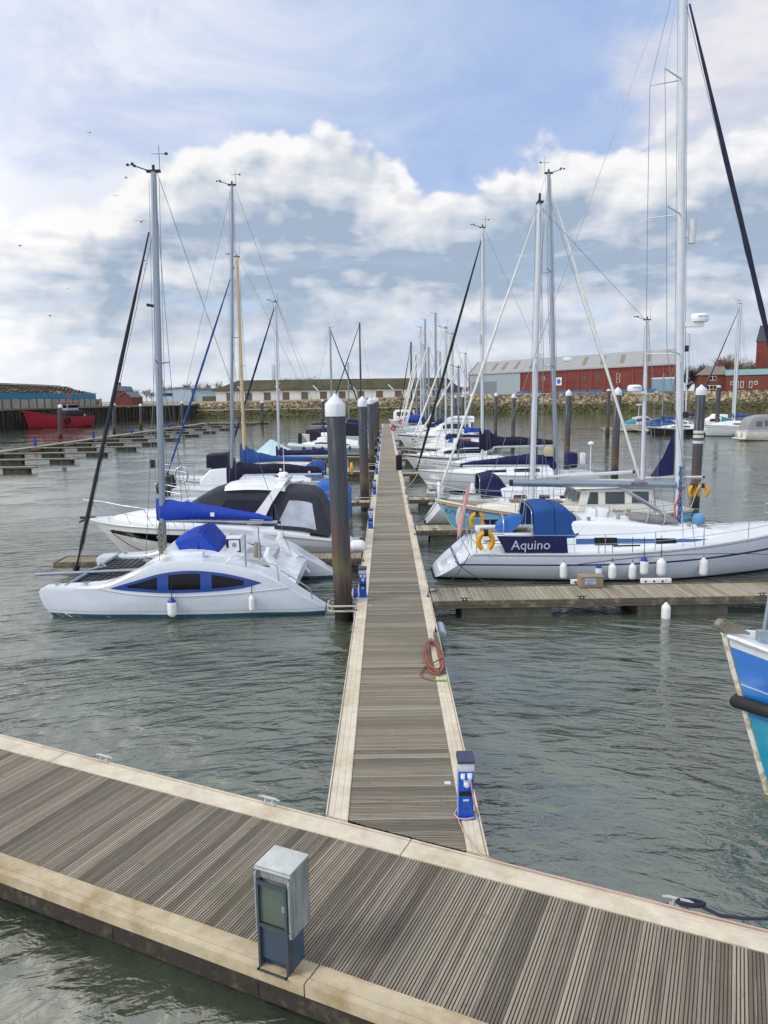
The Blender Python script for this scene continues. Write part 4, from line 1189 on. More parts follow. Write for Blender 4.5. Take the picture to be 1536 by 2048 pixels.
mb = MB(); mb.box(Ln*.5-1.7, Ln*.5+1.7, -.32, -.22, 3.6, 7.2); sg = mb.build('sign', mat('sign_white', 'd5dbe6', .5, var=.03), wh, smooth=0)
mb = MB(); mb.lathe([(1.15, 0), (1.15, -.05), (0, -.06)], (Ln*.5, -.33, 5.4), 20, axis='y'); mb.build('emblem', mat('sign_blue', '2f62b4', .5), sg, smooth=0)
mb = MB(); mb.box(Ln*.9, Ln*.985, -.3, .0, 0, 5.0); mb.build('roller_door', mat('roller_blue', '6f8ba3', .6, var=.08, stretch=(.2, 1, 9)), wh, smooth=0)
mb = MB(); mb.box(Ln*.9, Ln*.985, -.32, .0, 5.02, 5.5); mb.build('door_lintel', whitew, wh, smooth=0)
# low blue hoarding before the warehouse
hd = MB()
for k in range(9):
    t0 = .33+k*.07
    if k in (2, 6): continue
    hd.box(Ln*t0, Ln*(t0+.06), -6.1, -5.9, -.3, 1.2)
tag(hd.build('hoarding', mat('hoarding_blue', '2d5f93', .7, var=.2, vscale=.4), None, smooth=0, loc=(A.x, A.y, 7.2), rz=an), 'low blue hoarding standing along the foot of the red warehouse', 'hoarding')
# brick house, teal roofed building and tower on the right
o_, an, Ln = bld_local(1400, 292, 1452, 290, 6.9)
hr = thing('brick_house', 'red brick house with grey roof and white windows right of the big warehouse', 'house', tuple(o_), an)
mb = MB(); mb.box(0, Ln, 0, 9, 0, 6.4); mb.build('wall', brick, hr, smooth=0)
mb = MB(); mb.add([(-.5, -.5, 6.4), (Ln+.5, -.5, 6.4), (Ln-.5, 4.5, 9.8), (Ln*.32, 4.5, 9.8), (-.5, 9.5, 6.4), (Ln+.5, 9.5, 6.4)], [(0, 1, 2, 3), (3, 2, 5, 4), (0, 3, 4), (1, 5, 2)])
mb.box(-.5, Ln+.5, -.52, -.3, 6.2, 6.42)
rf = mb.build('roof', mat('brown_slate', '77746c', .8, var=.15, vscale=.6), hr, smooth=0)
mb = MB(); mb.box(Ln*.72, Ln*.86, 4, 5, 8.5, 12.0); mb.build('chimney', brick, rf, smooth=0)
for xx, z_ in ((Ln*.45, 4.2), (Ln*.35, .8), (Ln*.62, .8)):
    mb = MB(); mb.box(xx-1.3, xx+1.3, -.1, .02, z_, z_+1.6); f = mb.build('window', whitew, hr, smooth=0)
    mb = MB()
    for q in (-.65, .65): mb.box(xx+q-.5, xx+q+.5, -.14, -.11, z_+.2, z_+1.4)
    mb.build('pane', glass, f, smooth=0)
o_, an, Ln = bld_local(1450, 288, 1640, 270, 6.9)
tb = thing('brick_building', 'low red brick building with a pale teal fascia in front of the tower', 'building', tuple(o_), an)
mb = MB(); mb.box(0, Ln, 0, 12, 0, 5.9); mb.build('wall', brick, tb, smooth=0)
mb = MB(); mb.box(-.2, Ln, -.4, 12, 5.92, 8.0); mb.build('fascia', mat('pale_teal', '86adb4', .6, var=.06, vscale=.3), tb, smooth=0)
for k in range(5):
    xx = 2.2+k*1.75+(1.2 if k > 2 else 0); mb = MB(); mb.box(xx-.55, xx+.55, -.1, .02, 2.3 if k in (0, 4) else 1.2, 3.6); f = mb.build('window', whitew, tb, smooth=0)
    mb = MB(); mb.box(xx-.38, xx+.38, -.14, -.11, 2.45 if k in (0, 4) else 1.4, 3.4); mb.build('pane', glass_grey, f, smooth=0)
o_, an, Ln = bld_local(1507, 300, 1600, 292, 6.9)
tw = thing('brick_tower', 'tall red brick mill tower with a slate topped upper storey at the right edge', 'tower', tuple(o_), an)
mb = MB(); mb.box(0, Ln, 0, 16, 0, 19.); mb.build('wall', redb, tw, smooth=0)
mb = MB(); mb.prism([(-.3, 19.02), (Ln+.3, 19.02), (Ln-.3, 25.2), (.9, 25.2)], -.3, 16.2); mb.build('roof', mat('slate_dark', '4a4d58', .75, var=.15, vscale=.5), tw, smooth=0)
mb = MB(); mb.box(-.02, Ln+.02, -.12, .0, 15.2, 15.6); mb.box(.2, .5, -.14, .01, 7, 15.2); mb.build('string_course', redl, tw, smooth=0)

# ------------------------------------------------------------------ trees
barkm = mat('bark', '5b4d42', .9, var=.25)
twig_d = mat('twigs_dark', '4a4038', .9, var=.3)
twig_l = mat('twigs_tan', '8d7763', .9, var=.3)
def bare_tree(label, x, y, z, h, spread, seed, tm, group='bare winter trees on the far shore', dense=420, nm='bare_tree'):
    q = random.Random(seed)
    t = thing(nm, label, 'tree', (x, y, z), 0, group)
    mb = MB(); pts = [(0, 0, -.3), (.1, 0, h*.2), (.0, .1, h*.45), (.15, 0, h*.7)]
    mb.tube(pts, [h*.03, h*.025, h*.017, h*.008], 6)
    limbs = []
    for k in range(11):
        a = q.uniform(0, 2*PI); zz = h*q.uniform(.18, .6); r_ = spread*q.uniform(.35, .75)
        e = Vector((math.cos(a)*r_, math.sin(a)*r_*.7, min(h*.95, zz+h*q.uniform(.15, .4))))
        mb.tube([(0, 0, zz), (e.x*.5, e.y*.5, lerp(zz, e.z, .4)), tuple(e)], [h*.014, h*.009, h*.005], 5)
        limbs.append((Vector((0, 0, zz)), e))
    mb.build('trunk', barkm, t)
    mb = MB()
    for k in range(dense):
        a, b2 = q.choice(limbs); s0 = a.lerp(b2, q.uniform(.4, 1.))
        d = Vector((q.uniform(-1, 1), q.uniform(-.7, .7), q.uniform(-.15, 1.))).normalized()
        ln = h*q.uniform(.1, .3); m1 = s0+d*ln*.5; e = s0+d*ln+Vector((0, 0, q.uniform(-.05, .12)*h))
        r_ = h*.0045
        mb.tube([s0, m1, e], [r_, r_*.8, r_*.4], 3, caps=False)
        for j in range(3):
            d2 = (d+Vector((q.uniform(-.9, .9), q.uniform(-.9, .9), q.uniform(-.3, .8)))).normalized()
            mb.tube([m1, m1+d2*ln*.55], [r_*.7, r_*.35], 3, caps=False)
    mb.build('crown', tm, t, smooth=0)
    return t
def shrubby(px, py_top, Y, wpx, label, seed, tm, dense=300):
    b0 = D(px, py_top, Y); zb = land_z(b0.x)+.2
    bare_tree(label, b0.x, Y, zb, max(2.5, (b0.z-zb)*1.02), wpx*Y/1500*.75, seed, tm, dense=dense)
shrubby(1392, 733, 305, 36, 'dark bare tree between the red warehouse and the brick house', 11, twig_d, 520)
shrubby(1376, 742, 312, 26, 'smaller dark bare tree half behind the tall mast beside the warehouse', 12, twig_d, 420)
shrubby(1448, 716, 325, 30, 'tan bare tree rising behind the brick house roof', 13, twig_l, 420)
shrubby(1476, 718, 330, 34, 'tan bare tree between the brick house chimney and the tower', 14, twig_l, 480)
shrubby(1498, 726, 335, 24, 'short tan bare tree close beside the brick tower', 15, twig_l, 360)
k = 0
for px, ty, wp in ((268, 777, 18), (292, 779, 22), (302, 781, 16), (325, 770, 12), (345, 768, 20), (372, 766, 22), (395, 764, 18), (416, 765, 16), (436, 762, 16), (505, 764, 14), (520, 763, 12), (575, 757, 16), (590, 756, 14), (604, 757, 14), (620, 755, 14), (640, 757, 16), (652, 758, 12)):
    Yt = 350
    b0 = D(px, ty, Yt); zb = 6.3
    lb = ['bushy bare tree low behind the pale unit', 'thin bare tree on the skyline behind the sheds'][0 if px < 330 else 1]
    bare_tree('%s, number %d from the left along the skyline' % (lb, k+1) if False else lb, b0.x, Yt, zb, b0.z-zb, wp*Yt/1500*.8, 40+k, twig_d if k % 3 else twig_l, group='small skyline trees behind the left sheds' if px >= 330 else 'bushy trees behind the teal shed end', dense=170)
    k += 1
shrubby(930, 772, 330, 22, 'small bare tree in the gap between the timber gable and the red warehouse', 71, twig_d, 260)

# ------------------------------------------------------------------ empty berths on the left
deck_grey_far = mat('far_decking_grey', '8d8a82', .9, var=.2, vscale=.6)
wk = thing('pontoon', 'long empty walkway pontoon on the left with bare fingers off its right side', 'pontoon', (-45.2, 100, 0))
mb = MB()
for k in range(24): mb.box(-.75, .75, -50+k*6, -50+k*6+5.8, .38, .46)
mb.build('decking', deck_grey_far, wk, smooth=0)
mb = MB()
for k in range(24):
    for q in (-.82, .82): mb.box(q-.06, q+.06, -50+k*6, -50+k*6+5.8, .26, .475)
mb.build('edge_board', timber_side, wk, smooth=0)
for k in range(12):
    mb = MB(); mb.box(-.8, .8, -46+k*12-1.5, -46+k*12+1.5, -.3, .34); mb.build('float', float_dark, wk, smooth=0)
proto = None
fy = [57, 66.2, 75.6, 85, 95, 105, 116, 128, 141, 155, 170, 186]
for i, yy in enumerate(fy):
    lb = ['nearest', 'second', 'third', 'fourth', 'fifth', 'sixth', 'seventh', 'eighth', 'ninth', 'tenth', 'eleventh', 'farthest'][i]+' empty finger pontoon on grey floats off the left walkway'
    if proto is None:
        f = thing('finger_pontoon', lb, 'finger pontoon', (-44.1, yy, 0), R(1.2), 'empty finger pontoons on the left')
        mb = MB(); mb.box(0, 13.2, -.42, .42, .4, .46); mb.build('decking', deck_grey_far, f, smooth=0)
        mb = MB(); mb.box(0, 13.2, -.48, -.42, .33, .45); mb.box(0, 13.2, .42, .48, .33, .45); mb.box(0, 1.2, -1.0, 1.0, .3, .465); mb.build('side_rail', timber_side, f, smooth=0)
        for c in (2.2, 6.6, 11.6):
            mb = MB(); mb.box(c-1.1, c+1.1, -.42, .42, -.3, .32, ch=.04); mb.build('float', float_dark, f, smooth=0)
        proto = f
    else: dup(proto, (-44.1, yy, 0), R(1.2), lb)
p0 = None
for i, (yy, lb) in enumerate(((62, 'nearest'), (71, 'second'), (81, 'third'), (98, 'fourth'), (118, 'fifth'), (136, 'sixth'), (160, 'farthest'))):
    loc = (-45.3, yy, .46)
    if p0 is None:
        p0 = thing('service_post', lb+' small dark blue service post on the empty left walkway', 'service post', loc, 0, 'service posts on the empty walkway')
        mb = MB(); mb.box(-.14, .14, -.12, .12, 0, 1.0, ch=.03); mb.build('post', mat('post_blue', '1d3a93', .5), p0)
        mb = MB(); mb.box(-.17, .17, -.15, .15, 1.003, 1.12, ch=.03); mb.build('cap', ped_cap, p0)
    else: dup(p0, loc, 0, lb+' small dark blue service post on the empty left walkway')
wf = thing('pontoon', 'cross pontoon at the far end of the empty berths', 'pontoon', (-45, 194, 0))
mb = MB(); mb.box(0, 16, -1, 1, .34, .46); mb.build('decking', deck_main, wf, smooth=0)
for c in (3, 9, 14):
    mb = MB(); mb.box(c-1.5, c+1.5, -.9, .9, -.3, .33); mb.build('float', float_dark, wf, smooth=0)

# ------------------------------------------------------------------ gulls
gullm = mat('gull_grey', '8a8d92', .8, var=.1); gullw = mat('gull_wing', '5f636b', .8, var=.1)
def gull(px, py, Y, span, bank, lb):
    c = D(px, py, Y)
    g = thing('gull', lb, 'gull', tuple(c), bank, 'gulls wheeling in the sky on the left')
    mb = MB(); mb.tube([(-.2*span, 0, 0), (-.1*span, 0, .01), (.05*span, 0, .01), (.16*span, 0, .02), (.21*span, 0, .01)], [.012*span, .04*span, .05*span, .032*span, .008*span], 8); mb.build('body', gullm, g)
    for sd in (-1, 1):
        mb = MB()
        a = [(0, 0, .02), (.03*span, sd*.22*span, .13*span), (-.05*span, sd*.5*span, .07*span)]
        ch_ = [.1*span, .08*span, .01*span]
        mb.loft([[(p[0]+c_*.5, p[1], p[2]-.004), (p[0], p[1], p[2]+.008*span), (p[0]-c_*.6, p[1], p[2]-.004), (p[0], p[1], p[2]-.006*span)] for p, c_ in zip(a, ch_)])
        mb.build('wing', gullw, g)
for i, (px, py, Y, sp_, bk, lb) in enumerate(((179, 266, 90, .55, 1.1, 'small gull highest in the pale sky on the left'), (252, 356, 80, .6, .4, 'small gull just left of the catamaran masthead'), (231, 392, 90, .6, 2., 'small gull lower left of the catamaran masthead'), (282, 444, 62, .75, 1.5, 'gull with raised wings against the catamaran mast'), (40, 492, 80, .6, .9, 'small gull near the left edge before the bright cloud'),
    (289, 522, 90, .55, .3, 'small gull beside the furled dark headsail'), (290, 540, 95, .5, 2.6, 'smaller gull under another beside the furled dark headsail'), (135, 578, 95, .5, 1.2, 'small gull over the grey cloud band at left'), (100, 632, 85, .6, .7, 'lowest small gull above the teal shed'), (283, 644, 90, .5, 1.9, 'small gull low beside the catamaran mast'))):
    gull(px, py, Y, sp_*1.5, bk, lb)
# ------------------------------------------------------------------ boat building kit
TT = [0, .15, .3, .42, .52, .6, .68, .76, .83, .89, .95, 1]
class Hull:
    def __init__(s, L, B, fs, fm, fb, d=.45, wt=.78, bowrake=1.0, sternrake=.3, full=.0, fmx=.42):
        s.L, s.B, s.bowrake, s.sternrake = L, B, bowrake, sternrake
        h = B/2
        s.bt = [(0, wt*h), (.2, lerp(wt, 1, .72)*h), (.42, h), (.62, (.93+full*.05)*h), (.8, (.66+full*.2)*h), (.92, (.34+full*.3)*h), (1, .025+full*.12*h)]
        s.zt = [(0, fs), (fmx, fm), (.75, lerp(fm, fb, .48)), (1, fb)]
        s.kt = [(0, -.03), (.12, -.3*d), (.45, -d), (.85, -.75*d), (1, -.3*d)]
    def b(s, u): return max(.01, smtable(s.bt, u))
    def zs(s, u): return smtable(s.zt, u)
    def zk(s, u): return smtable(s.kt, u)
    def xo(s, u, z):
        zf = clamp(z/s.zs(u), -.3, 1)
        bl = clamp((u-.45)/.55)**2; st = clamp((.25-u)/.25)**1.2
        return u*s.L - s.bowrake*(1-zf)*bl + s.sternrake*(1-zf)*st
    def pt(s, u, t, sd=1):
        a = t*PI/2; p = lerp(.62, 1.3, sstep(.5, 1, u))
        zs, zk = s.zs(u), s.zk(u)
        y = s.b(u)*max(0., math.sin(a))**p
        z = zs-(zs-zk)*max(0., math.cos(a))**1.15
        return (s.xo(u, z), sd*y, z)
    def yat(s, u, z):
        zs, zk = s.zs(u), s.zk(u)
        c = clamp((zs-z)/(zs-zk))**(1/1.15); a = math.acos(clamp(c))
        return s.b(u)*math.sin(a)**lerp(.62, 1.3, sstep(.5, 1, u))
    def u_of(s, x, z):
        lo, hi = 0., 1.
        for _ in range(24):
            m_ = (lo+hi)/2
            if s.xo(m_, z) < x: lo = m_
            else: hi = m_
        return lo
    def onside(s, x, z, sd, off=.0):
        u = s.u_of(x, z); return (x, sd*(s.yat(u, z)+off), z)
    def build(s, mt, parent, name='hull', n=26):
        mb = MB(); us = [i/n for i in range(n+1)]
        us[-1] = 1; us = sorted(set(us+[.96, .985]))
        rings = []
        for u in us:
            rings.append([s.pt(u, t, 1) for t in TT[::-1]]+[s.pt(u, t, -1) for t in TT[1:]])
        mb.loft(rings, closed=False, cap0=True, cap1=False)
        k = 0
        for u, rg in zip(us, rings):
            zs = s.zs(u)
            for p in rg:
                mb.hh[k] = (max(p[2], -.19*zs)/zs+.2)/1.2; k += 1
        return mb.build(name, mt, parent, smooth=50)
    def deck(s, mt, parent, camber=.05, drop=.02, u0=0., u1=1., name='deck'):
        mb = MB(); rings = []
        for i in range(27):
            u = lerp(u0, u1, i/26); zs = s.zs(u)-drop; b = s.yat(u, zs)-.004; x = s.xo(u, zs)
            rings.append([(x, b*q, zs+camber*min(1, b)*(1-q*q)) for q in (-1, -.7, -.35, 0, .35, .7, 1)])
        mb.loft(rings, closed=False, cap0=False, cap1=False)
        return mb.build(name, mt, parent, smooth=50)
    def rail(s, mt, parent, r=.03, u0=0., u1=1., dz=0., name='toe_rail', ez=1.):
        mb = MB()
        for sd in (-1, 1):
            mb.tube([(u*s.L, sd*s.b(u), s.zs(u)+dz) for u in [lerp(u0, u1, i/30) for i in range(31)]], r, 6, ez=ez)
        return mb.build(name, mt, parent)
    def band(s, mt, parent, x0, x1, zlo, zhi, name, sd=(-1, 1), off=.008, n=16):
        """a fitted panel lying on the hull side between two height curves"""
        for q in sd:
            mb = MB(); rings = []
            for i in range(n+1):
                x = lerp(x0, x1, i/n); a = zlo(x) if callable(zlo) else zlo; b = zhi(x) if callable(zhi) else zhi
                rings.append([s.onside(x, lerp(a, b, j/4), q, off) for j in range(5)])
            mb.loft(rings, closed=False, cap0=False, cap1=False)
            o = mb.build(name, mt, parent, smooth=50)
        return o

def shell_ring(st, r):
    x, z0, z1, hb, ht = st[:5]; dx_ = st[5] if len(st) > 5 else 0.
    r = min(r, max(.005, (z1-z0)*.45), ht*.6)
    half = [(hb, z0), ((hb+ht)/2, (z0+z1-r)/2), (ht, z1-r)]
    for a in (22, 45, 67, 90): half.append((ht-r+r*math.cos(R(a)), z1-r+r*math.sin(R(a))))
    cam_ = .06*ht
    half += [((ht-r)*.5, z1+cam_*.75), (0, z1+cam_)]
    pts = half+[(-y, z) for y, z in half[-2::-1]]
    H = max(1e-4, z1-z0)
    return [(x+dx_*(z-z0)/H, y, z) for y, z in pts]
def shell(stations, mt, parent, name, r=.12, cap0=True, cap1=True, smooth=40, sub=1):
    mb = MB()
    st = stations
    if sub > 1:
        out = []
        cols = list(zip(*[list(q)+[0.]*(6-len(q)) for q in st]))
        xs_ = list(range(len(st)))
        for i in range((len(st)-1)*sub+1):
            f = i/sub; out.append(tuple(smtable(list(zip(xs_, c)), f) for c in cols))
        st = out
    mb.loft([shell_ring(q, r) for q in st], closed=False, cap0=cap0, cap1=cap1)
    return mb.build(name, mt, parent, smooth=smooth)
def shell_at(stations, x, f, r=.12, straight=False):
    cols = list(zip(*[list(q)[:5] for q in stations])); n = len(stations)
    ix = list(range(n)); fn = table if straight else smtable
    tb_ = [list(zip(ix, c)) for c in cols]
    lo, hi = 0., n-1.
    up_ = stations[-1][0] > stations[0][0]
    for _ in range(26):
        m_ = (lo+hi)/2
        if (fn(tb_[0], m_) < x) == up_: lo = m_
        else: hi = m_
    z0, z1, hb, ht = [fn(tb_[k], lo) for k in (1, 2, 3, 4)]
    rr_ = min(r, max(.005, (z1-z0)*.45), ht*.6)
    z = lerp(z0, z1-rr_, f)
    return lerp(hb, ht, f), z
def shell_window(stations, x0, x1, f0, f1, mt, parent, name='window', sd=(-1, 1), off=.012, slant=(0, 0), r=.12, n=6, straight=False):
    o = None
    for q in sd:
        mb = MB(); rings = []
        for i in range(n+1):
            t = i/n; rg = []
            for j in range(4):
                f = lerp(f0, f1, j/3); x = lerp(x0+slant[0]*j/3, x1+slant[1]*j/3, t)
                y, z = shell_at(stations, x, f, r, straight); rg.append((x, q*(y+off), z))
            rings.append(rg)
        mb.loft(rings, closed=False, cap0=False, cap1=False)
        o = mb.build(name, mt, parent, smooth=30)
    return o

def sail_cover(parent, mt, pts, w, name='sail_cover', seed=1, jit=.06):
    """pts: (x, zbottom, ztop) along the boom"""
    q = random.Random(seed); mb = MB(); rings = []
    n = 22
    for i in range(n+1):
        f = i/n*(len(pts)-1); k = min(int(f), len(pts)-2); t = f-k
        x = lerp(pts[k][0], pts[k+1][0], t); zb = lerp(pts[k][1], pts[k+1][1], t); zt = lerp(pts[k][2], pts[k+1][2], t)
        h = zt-zb; ww = w*(.75+.5*q.random()*.4)*min(1, .5+h)
        zt2 = zt+h*jit*q.uniform(-1, 1)
        rg = []
        for j in range(14):
            a = 2*PI*j/14
            sx_ = math.sin(a); cz = -math.cos(a)
            yy = ww*sx_*(1.0 if cz < 0 else (1-.55*cz))*(1+q.uniform(-.08, .08))
            rg.append((x, yy, lerp(zb, zt2, (cz+1)/2)))
        rings.append(rg)
    mb.loft(rings)
    return mb.build(name, mt, parent, smooth=60)

def masthead(parent, x, z, kind=0, s=1., dr=1):
    mb = MB()
    mb.box(x-.16*s, x+.16*s, -.05*s, .05*s, z, z+.05*s)
    mb.tube([(x, 0, z+.05*s), (x, 0, z+.16*s)], .035*s, 8)
    mb.tube([(x-.15*s*dr, 0, z+.05*s), (x-.15*s*dr, 0, z+.6*s)], .006*s+.001, 4)
    mb.tube([(x+.12*s*dr, 0, z+.04*s), (x+.5*s*dr, 0, z+.17*s)], .012*s+.003, 5)
    for k in range(3):
        a = k*2*PI/3
        mb.tube([(x+.5*s*dr, 0, z+.17*s), (x+.5*s*dr+.09*s*math.cos(a), .09*s*math.sin(a), z+.17*s)], .006*s+.002, 4)
        mb.box(x+.5*s*dr+.09*s*math.cos(a)-.025*s, x+.5*s*dr+.09*s*math.cos(a)+.025*s, .09*s*math.sin(a)-.025*s, .09*s*math.sin(a)+.025*s, z+.145*s, z+.195*s)
    if kind: 
        mb.tube([(x-.15*s*dr-.14*s, 0, z+.4*s), (x-.15*s*dr+.18*s, 0, z+.4*s)], .006*s+.001, 4)
        mb.box(x-.15*s*dr-.2*s, x-.15*s*dr-.13*s, -.01, .01, z+.375*s, z+.43*s)
    return mb.build('masthead_gear', black, parent, smooth=0)

def make_rig(root, H, xm, zb, zt, mt, r=.08, rake=0., spreaders=((.5, .8),), wires=.007, beam=None, bow=None, stern=None, fore_top=1., gear=1, gs=1., lower=True, oval=1.3, fwd_shroud=.0, taper=.8, backstay=True, forestay=True, sweep=.12):
    """mast with spreaders and masthead gear as sub-parts, standing rigging as one part"""
    xt = xm+rake
    mb = MB()
    n = 12
    mb.tube([(xm, 0, zb), (lerp(xm, xt, .6), 0, lerp(zb, zt, .6)), (xt, 0, zt)], [r, r, r*taper], n)
    m_ = mb.build('mast', mt, root)
    def mx(f): return lerp(xm, xt, f)
    def mz(f): return lerp(zb, zt, f)
    B = beam or H.b(clamp(xm/H.L))
    zd = H.zs(clamp(xm/H.L))
    bx_ = bow or (H.L-.12, H.zs(1)+.02); sx_ = stern or (.05, H.zs(0)+.02)
    w = MB()
    if spreaders:
        mb = MB()
        for f, l_ in spreaders:
            for q in (-1, 1): mb.tube([(mx(f), 0, mz(f)), (mx(f)-sweep, q*l_, mz(f)+.08)], [.03, .018], 6)
        mb.build('spreaders', mt, m_)
    for q in (-1, 1):
        pts_ = [(mx(1), q*.04, zt)]+[(mx(f)-sweep, q*l_, mz(f)+.08) for f, l_ in sorted(spreaders, reverse=True)]+[(xm-.12, q*B*.97, zd)]
        w.tube(pts_, wires, 4, caps=False)
        if lower and spreaders:
            f = min(f for f, _ in spreaders)
            w.tube([(mx(f), q*.05, mz(f)), (xm-.5, q*B*.95, zd)], wires, 4, caps=False)
            if fwd_shroud: w.tube([(mx(f), q*.05, mz(f)), (xm+fwd_shroud, q*B*.93, zd)], wires, 4, caps=False)
    if forestay: w.tube([(mx(fore_top), 0, mz(fore_top)), (bx_[0], 0, bx_[1])], wires, 4, caps=False)
    if backstay: w.tube([(xt-.1, 0, zt), (sx_[0], 0, sx_[1])], wires, 4, caps=False)
    # halyards down the mast
    for dx_, dy_ in ((r+.03, .03), (-r-.04, -.02)): w.tube([(xt+dx_, dy_, zt-.2), (xm+dx_*1.2, dy_, zb+.6)], wires*.8, 4, caps=False)
    w.build('rigging', wire, root, smooth=0)
    if gear: masthead(m_, xt, zt, gear-1, gs)
    return m_
def furled(root, mt, p_top, p_bot, r, lower_mt=None, name='furled_headsail'):
    mb = MB(); a, b = Vector(p_top), Vector(p_bot); pts_ = []; rr_ = []
    n = 26; q = random.Random(int(r*1000)+len(name))
    for i in range(n+1):
        t = i/n; pts_.append(a.lerp(b, t)); rr_.append(r*(.35+.65*min(1, t*3.))*(1 if t < .95 else .6)*(1+.16*math.sin(t*70)*.5+q.uniform(-.07, .07)))
    mb.tube(pts_, rr_, 8)
    o = mb.build(name, mt, root)
    mb = MB(); d = (b-a).normalized(); mb.tube([b-d*.02, b+d*.16], [r*1.6, r*1.6], 10); mb.build('furling_drum', black, o)
    return o
def rails(root, H, x0, x1, hgt=.6, step=1.7, pulpit=True, pushpit=True, w=.009, inset=.06, mt=None):
    mt = mt or steel
    mb = MB()
    def P(x, sd, dz): u = clamp(x/H.L); return (x, sd*max(.05, H.b(u)-inset), H.zs(u)+dz)
    n = max(2, int((x1-x0)/step))
    for sd in (-1, 1):
        for i in range(n+1):
            x = lerp(x0, x1, i/n); mb.tube([P(x, sd, 0), P(x, sd, hgt)], .013, 6)
        for k in (1., .52):
            mb.tube([P(lerp(x0, x1, i/(n*2)), sd, hgt*k) for i in range(n*2+1)], w, 4)
    mb.build('guard_rail', mt, root)
    if pulpit:
        mb = MB(); xb = H.L
        for k in (1.08, .55):
            mb.tube([P(x1, 1, hgt*k), P(lerp(x1, xb, .6), 1, hgt*k+.04), (xb+.12, .1, H.zs(1)+hgt*k+.05), (xb+.12, -.1, H.zs(1)+hgt*k+.05), P(lerp(x1, xb, .6), -1, hgt*k+.04), P(x1, -1, hgt*k)], .016, 6)
        for sd in (-1, 1):
            mb.tube([P(lerp(x1, xb, .55), sd, 0), P(lerp(x1, xb, .6), sd, hgt*1.08)], .016, 6)
            mb.tube([P(xb-.15, sd, 0), (xb+.12, sd*.1, H.zs(1)+hgt*1.1)], .016, 6)
        mb.build('pulpit', mt, root)
    if pushpit:
        mb = MB()
        for k in (1.05, .55):
            mb.tube([P(x0, 1, hgt*k), P(.1, 1, hgt*k), (.05, .35*H.b(0), H.zs(0)+hgt*k)], .016, 6)
            mb.tube([P(x0, -1, hgt*k), P(.1, -1, hgt*k), (.05, -.35*H.b(0), H.zs(0)+hgt*k)], .016, 6)
        for sd in (-1, 1):
            mb.tube([P(.12, sd, 0), P(.1, sd, hgt*1.05)], .016, 6); mb.tube([(.06, sd*.4*H.b(0), H.zs(0)), (.05, sd*.35*H.b(0), H.zs(0)+hgt*1.05)], .016, 6)
        mb.tube([(.05, .36*H.b(0), H.zs(0)+hgt*.55), (.05, -.36*H.b(0), H.zs(0)+hgt*.55)], .01, 5)
        mb.build('pushpit', mt, root)
def boom(root, xm, x_end, z0, z1, r=.06, mt=None, tip=True):
    mb = MB(); mb.tube([(xm, 0, z0), (x_end, 0, z1)], r, 10)
    o = mb.build('boom', mt or alu, root)
    if tip:
        mb = MB(); d = 1 if x_end > xm else -1
        mb.tube([(x_end+d*.002, 0, z1), (x_end+d*.1, 0, z1)], r*.9, 10); mb.build('end_cap', black, o)
    return o
def fender(loc, r, h, mt, label, capm=None, rope_z=None, tilt=0., group='fenders hung along the boats', rope=(0, 0)):
    f = thing('fender', label, 'fender', loc, 0, group)
    mb = MB(); mb.lathe([(.0, -h/2), (r*.55, -h/2+.01), (r*.92, -h/2+r*.45), (r, -h/2+r*.9), (r, h/2-r*.9), (r*.92, h/2-r*.4), (r*.5, h/2), (.03, h/2+.05), (0, h/2+.055)], n=14)
    if tilt:
        Mx = Matrix.Rotation(tilt, 4, 'Y'); mb.v = [tuple(Mx @ Vector(p)) for p in mb.v]
    mb.build('body', mt, f)
    if capm:
        mb = MB(); mb.lathe([(r*.94, h/2-r*.45), (r*.94, h/2-r*.38), (r*.52, h/2+.012), (.036, h/2+.06), (0, h/2+.07)], n=14); mb.build('cap', capm, f)
    if rope_z: MB().tube([(0, 0, h/2+.03), (rope[0], rope[1], rope_z-loc[2])], .011, 5).build('lanyard', rope_dark, f)
    return f
def hood(root, mt, st, name='spray_hood', r=.3, frames=True):
    o = shell(st, mt, root, name, r=r, cap0=False, cap1=False, sub=3)
    if frames:
        mb = MB()
        x, z0, z1, hb, ht = st[0][:5]
        for k in (-.03, .22):
            rg = shell_ring((x+k, z0, z1-.02, hb-.03, ht-.03), r); mb.tube(rg, .016, 6)
        mb.build('hood_frame', steel, o)
        mb = MB()
        sm = [list(zip(range(len(st)), c)) for c in zip(*[list(q)[:5] for q in st])]
        for f in (.02, (len(st)-1)*.45, len(st)-1.02):
            q = [smtable(c, f) for c in sm]; q[2] += .006; q[3] += .006; q[4] += .006
            mb.tube(shell_ring(q, r), .011, 5)
        mb.build('seam_binding', charcoal if mt in (navy, navy_dark) else navy, o)
    return o

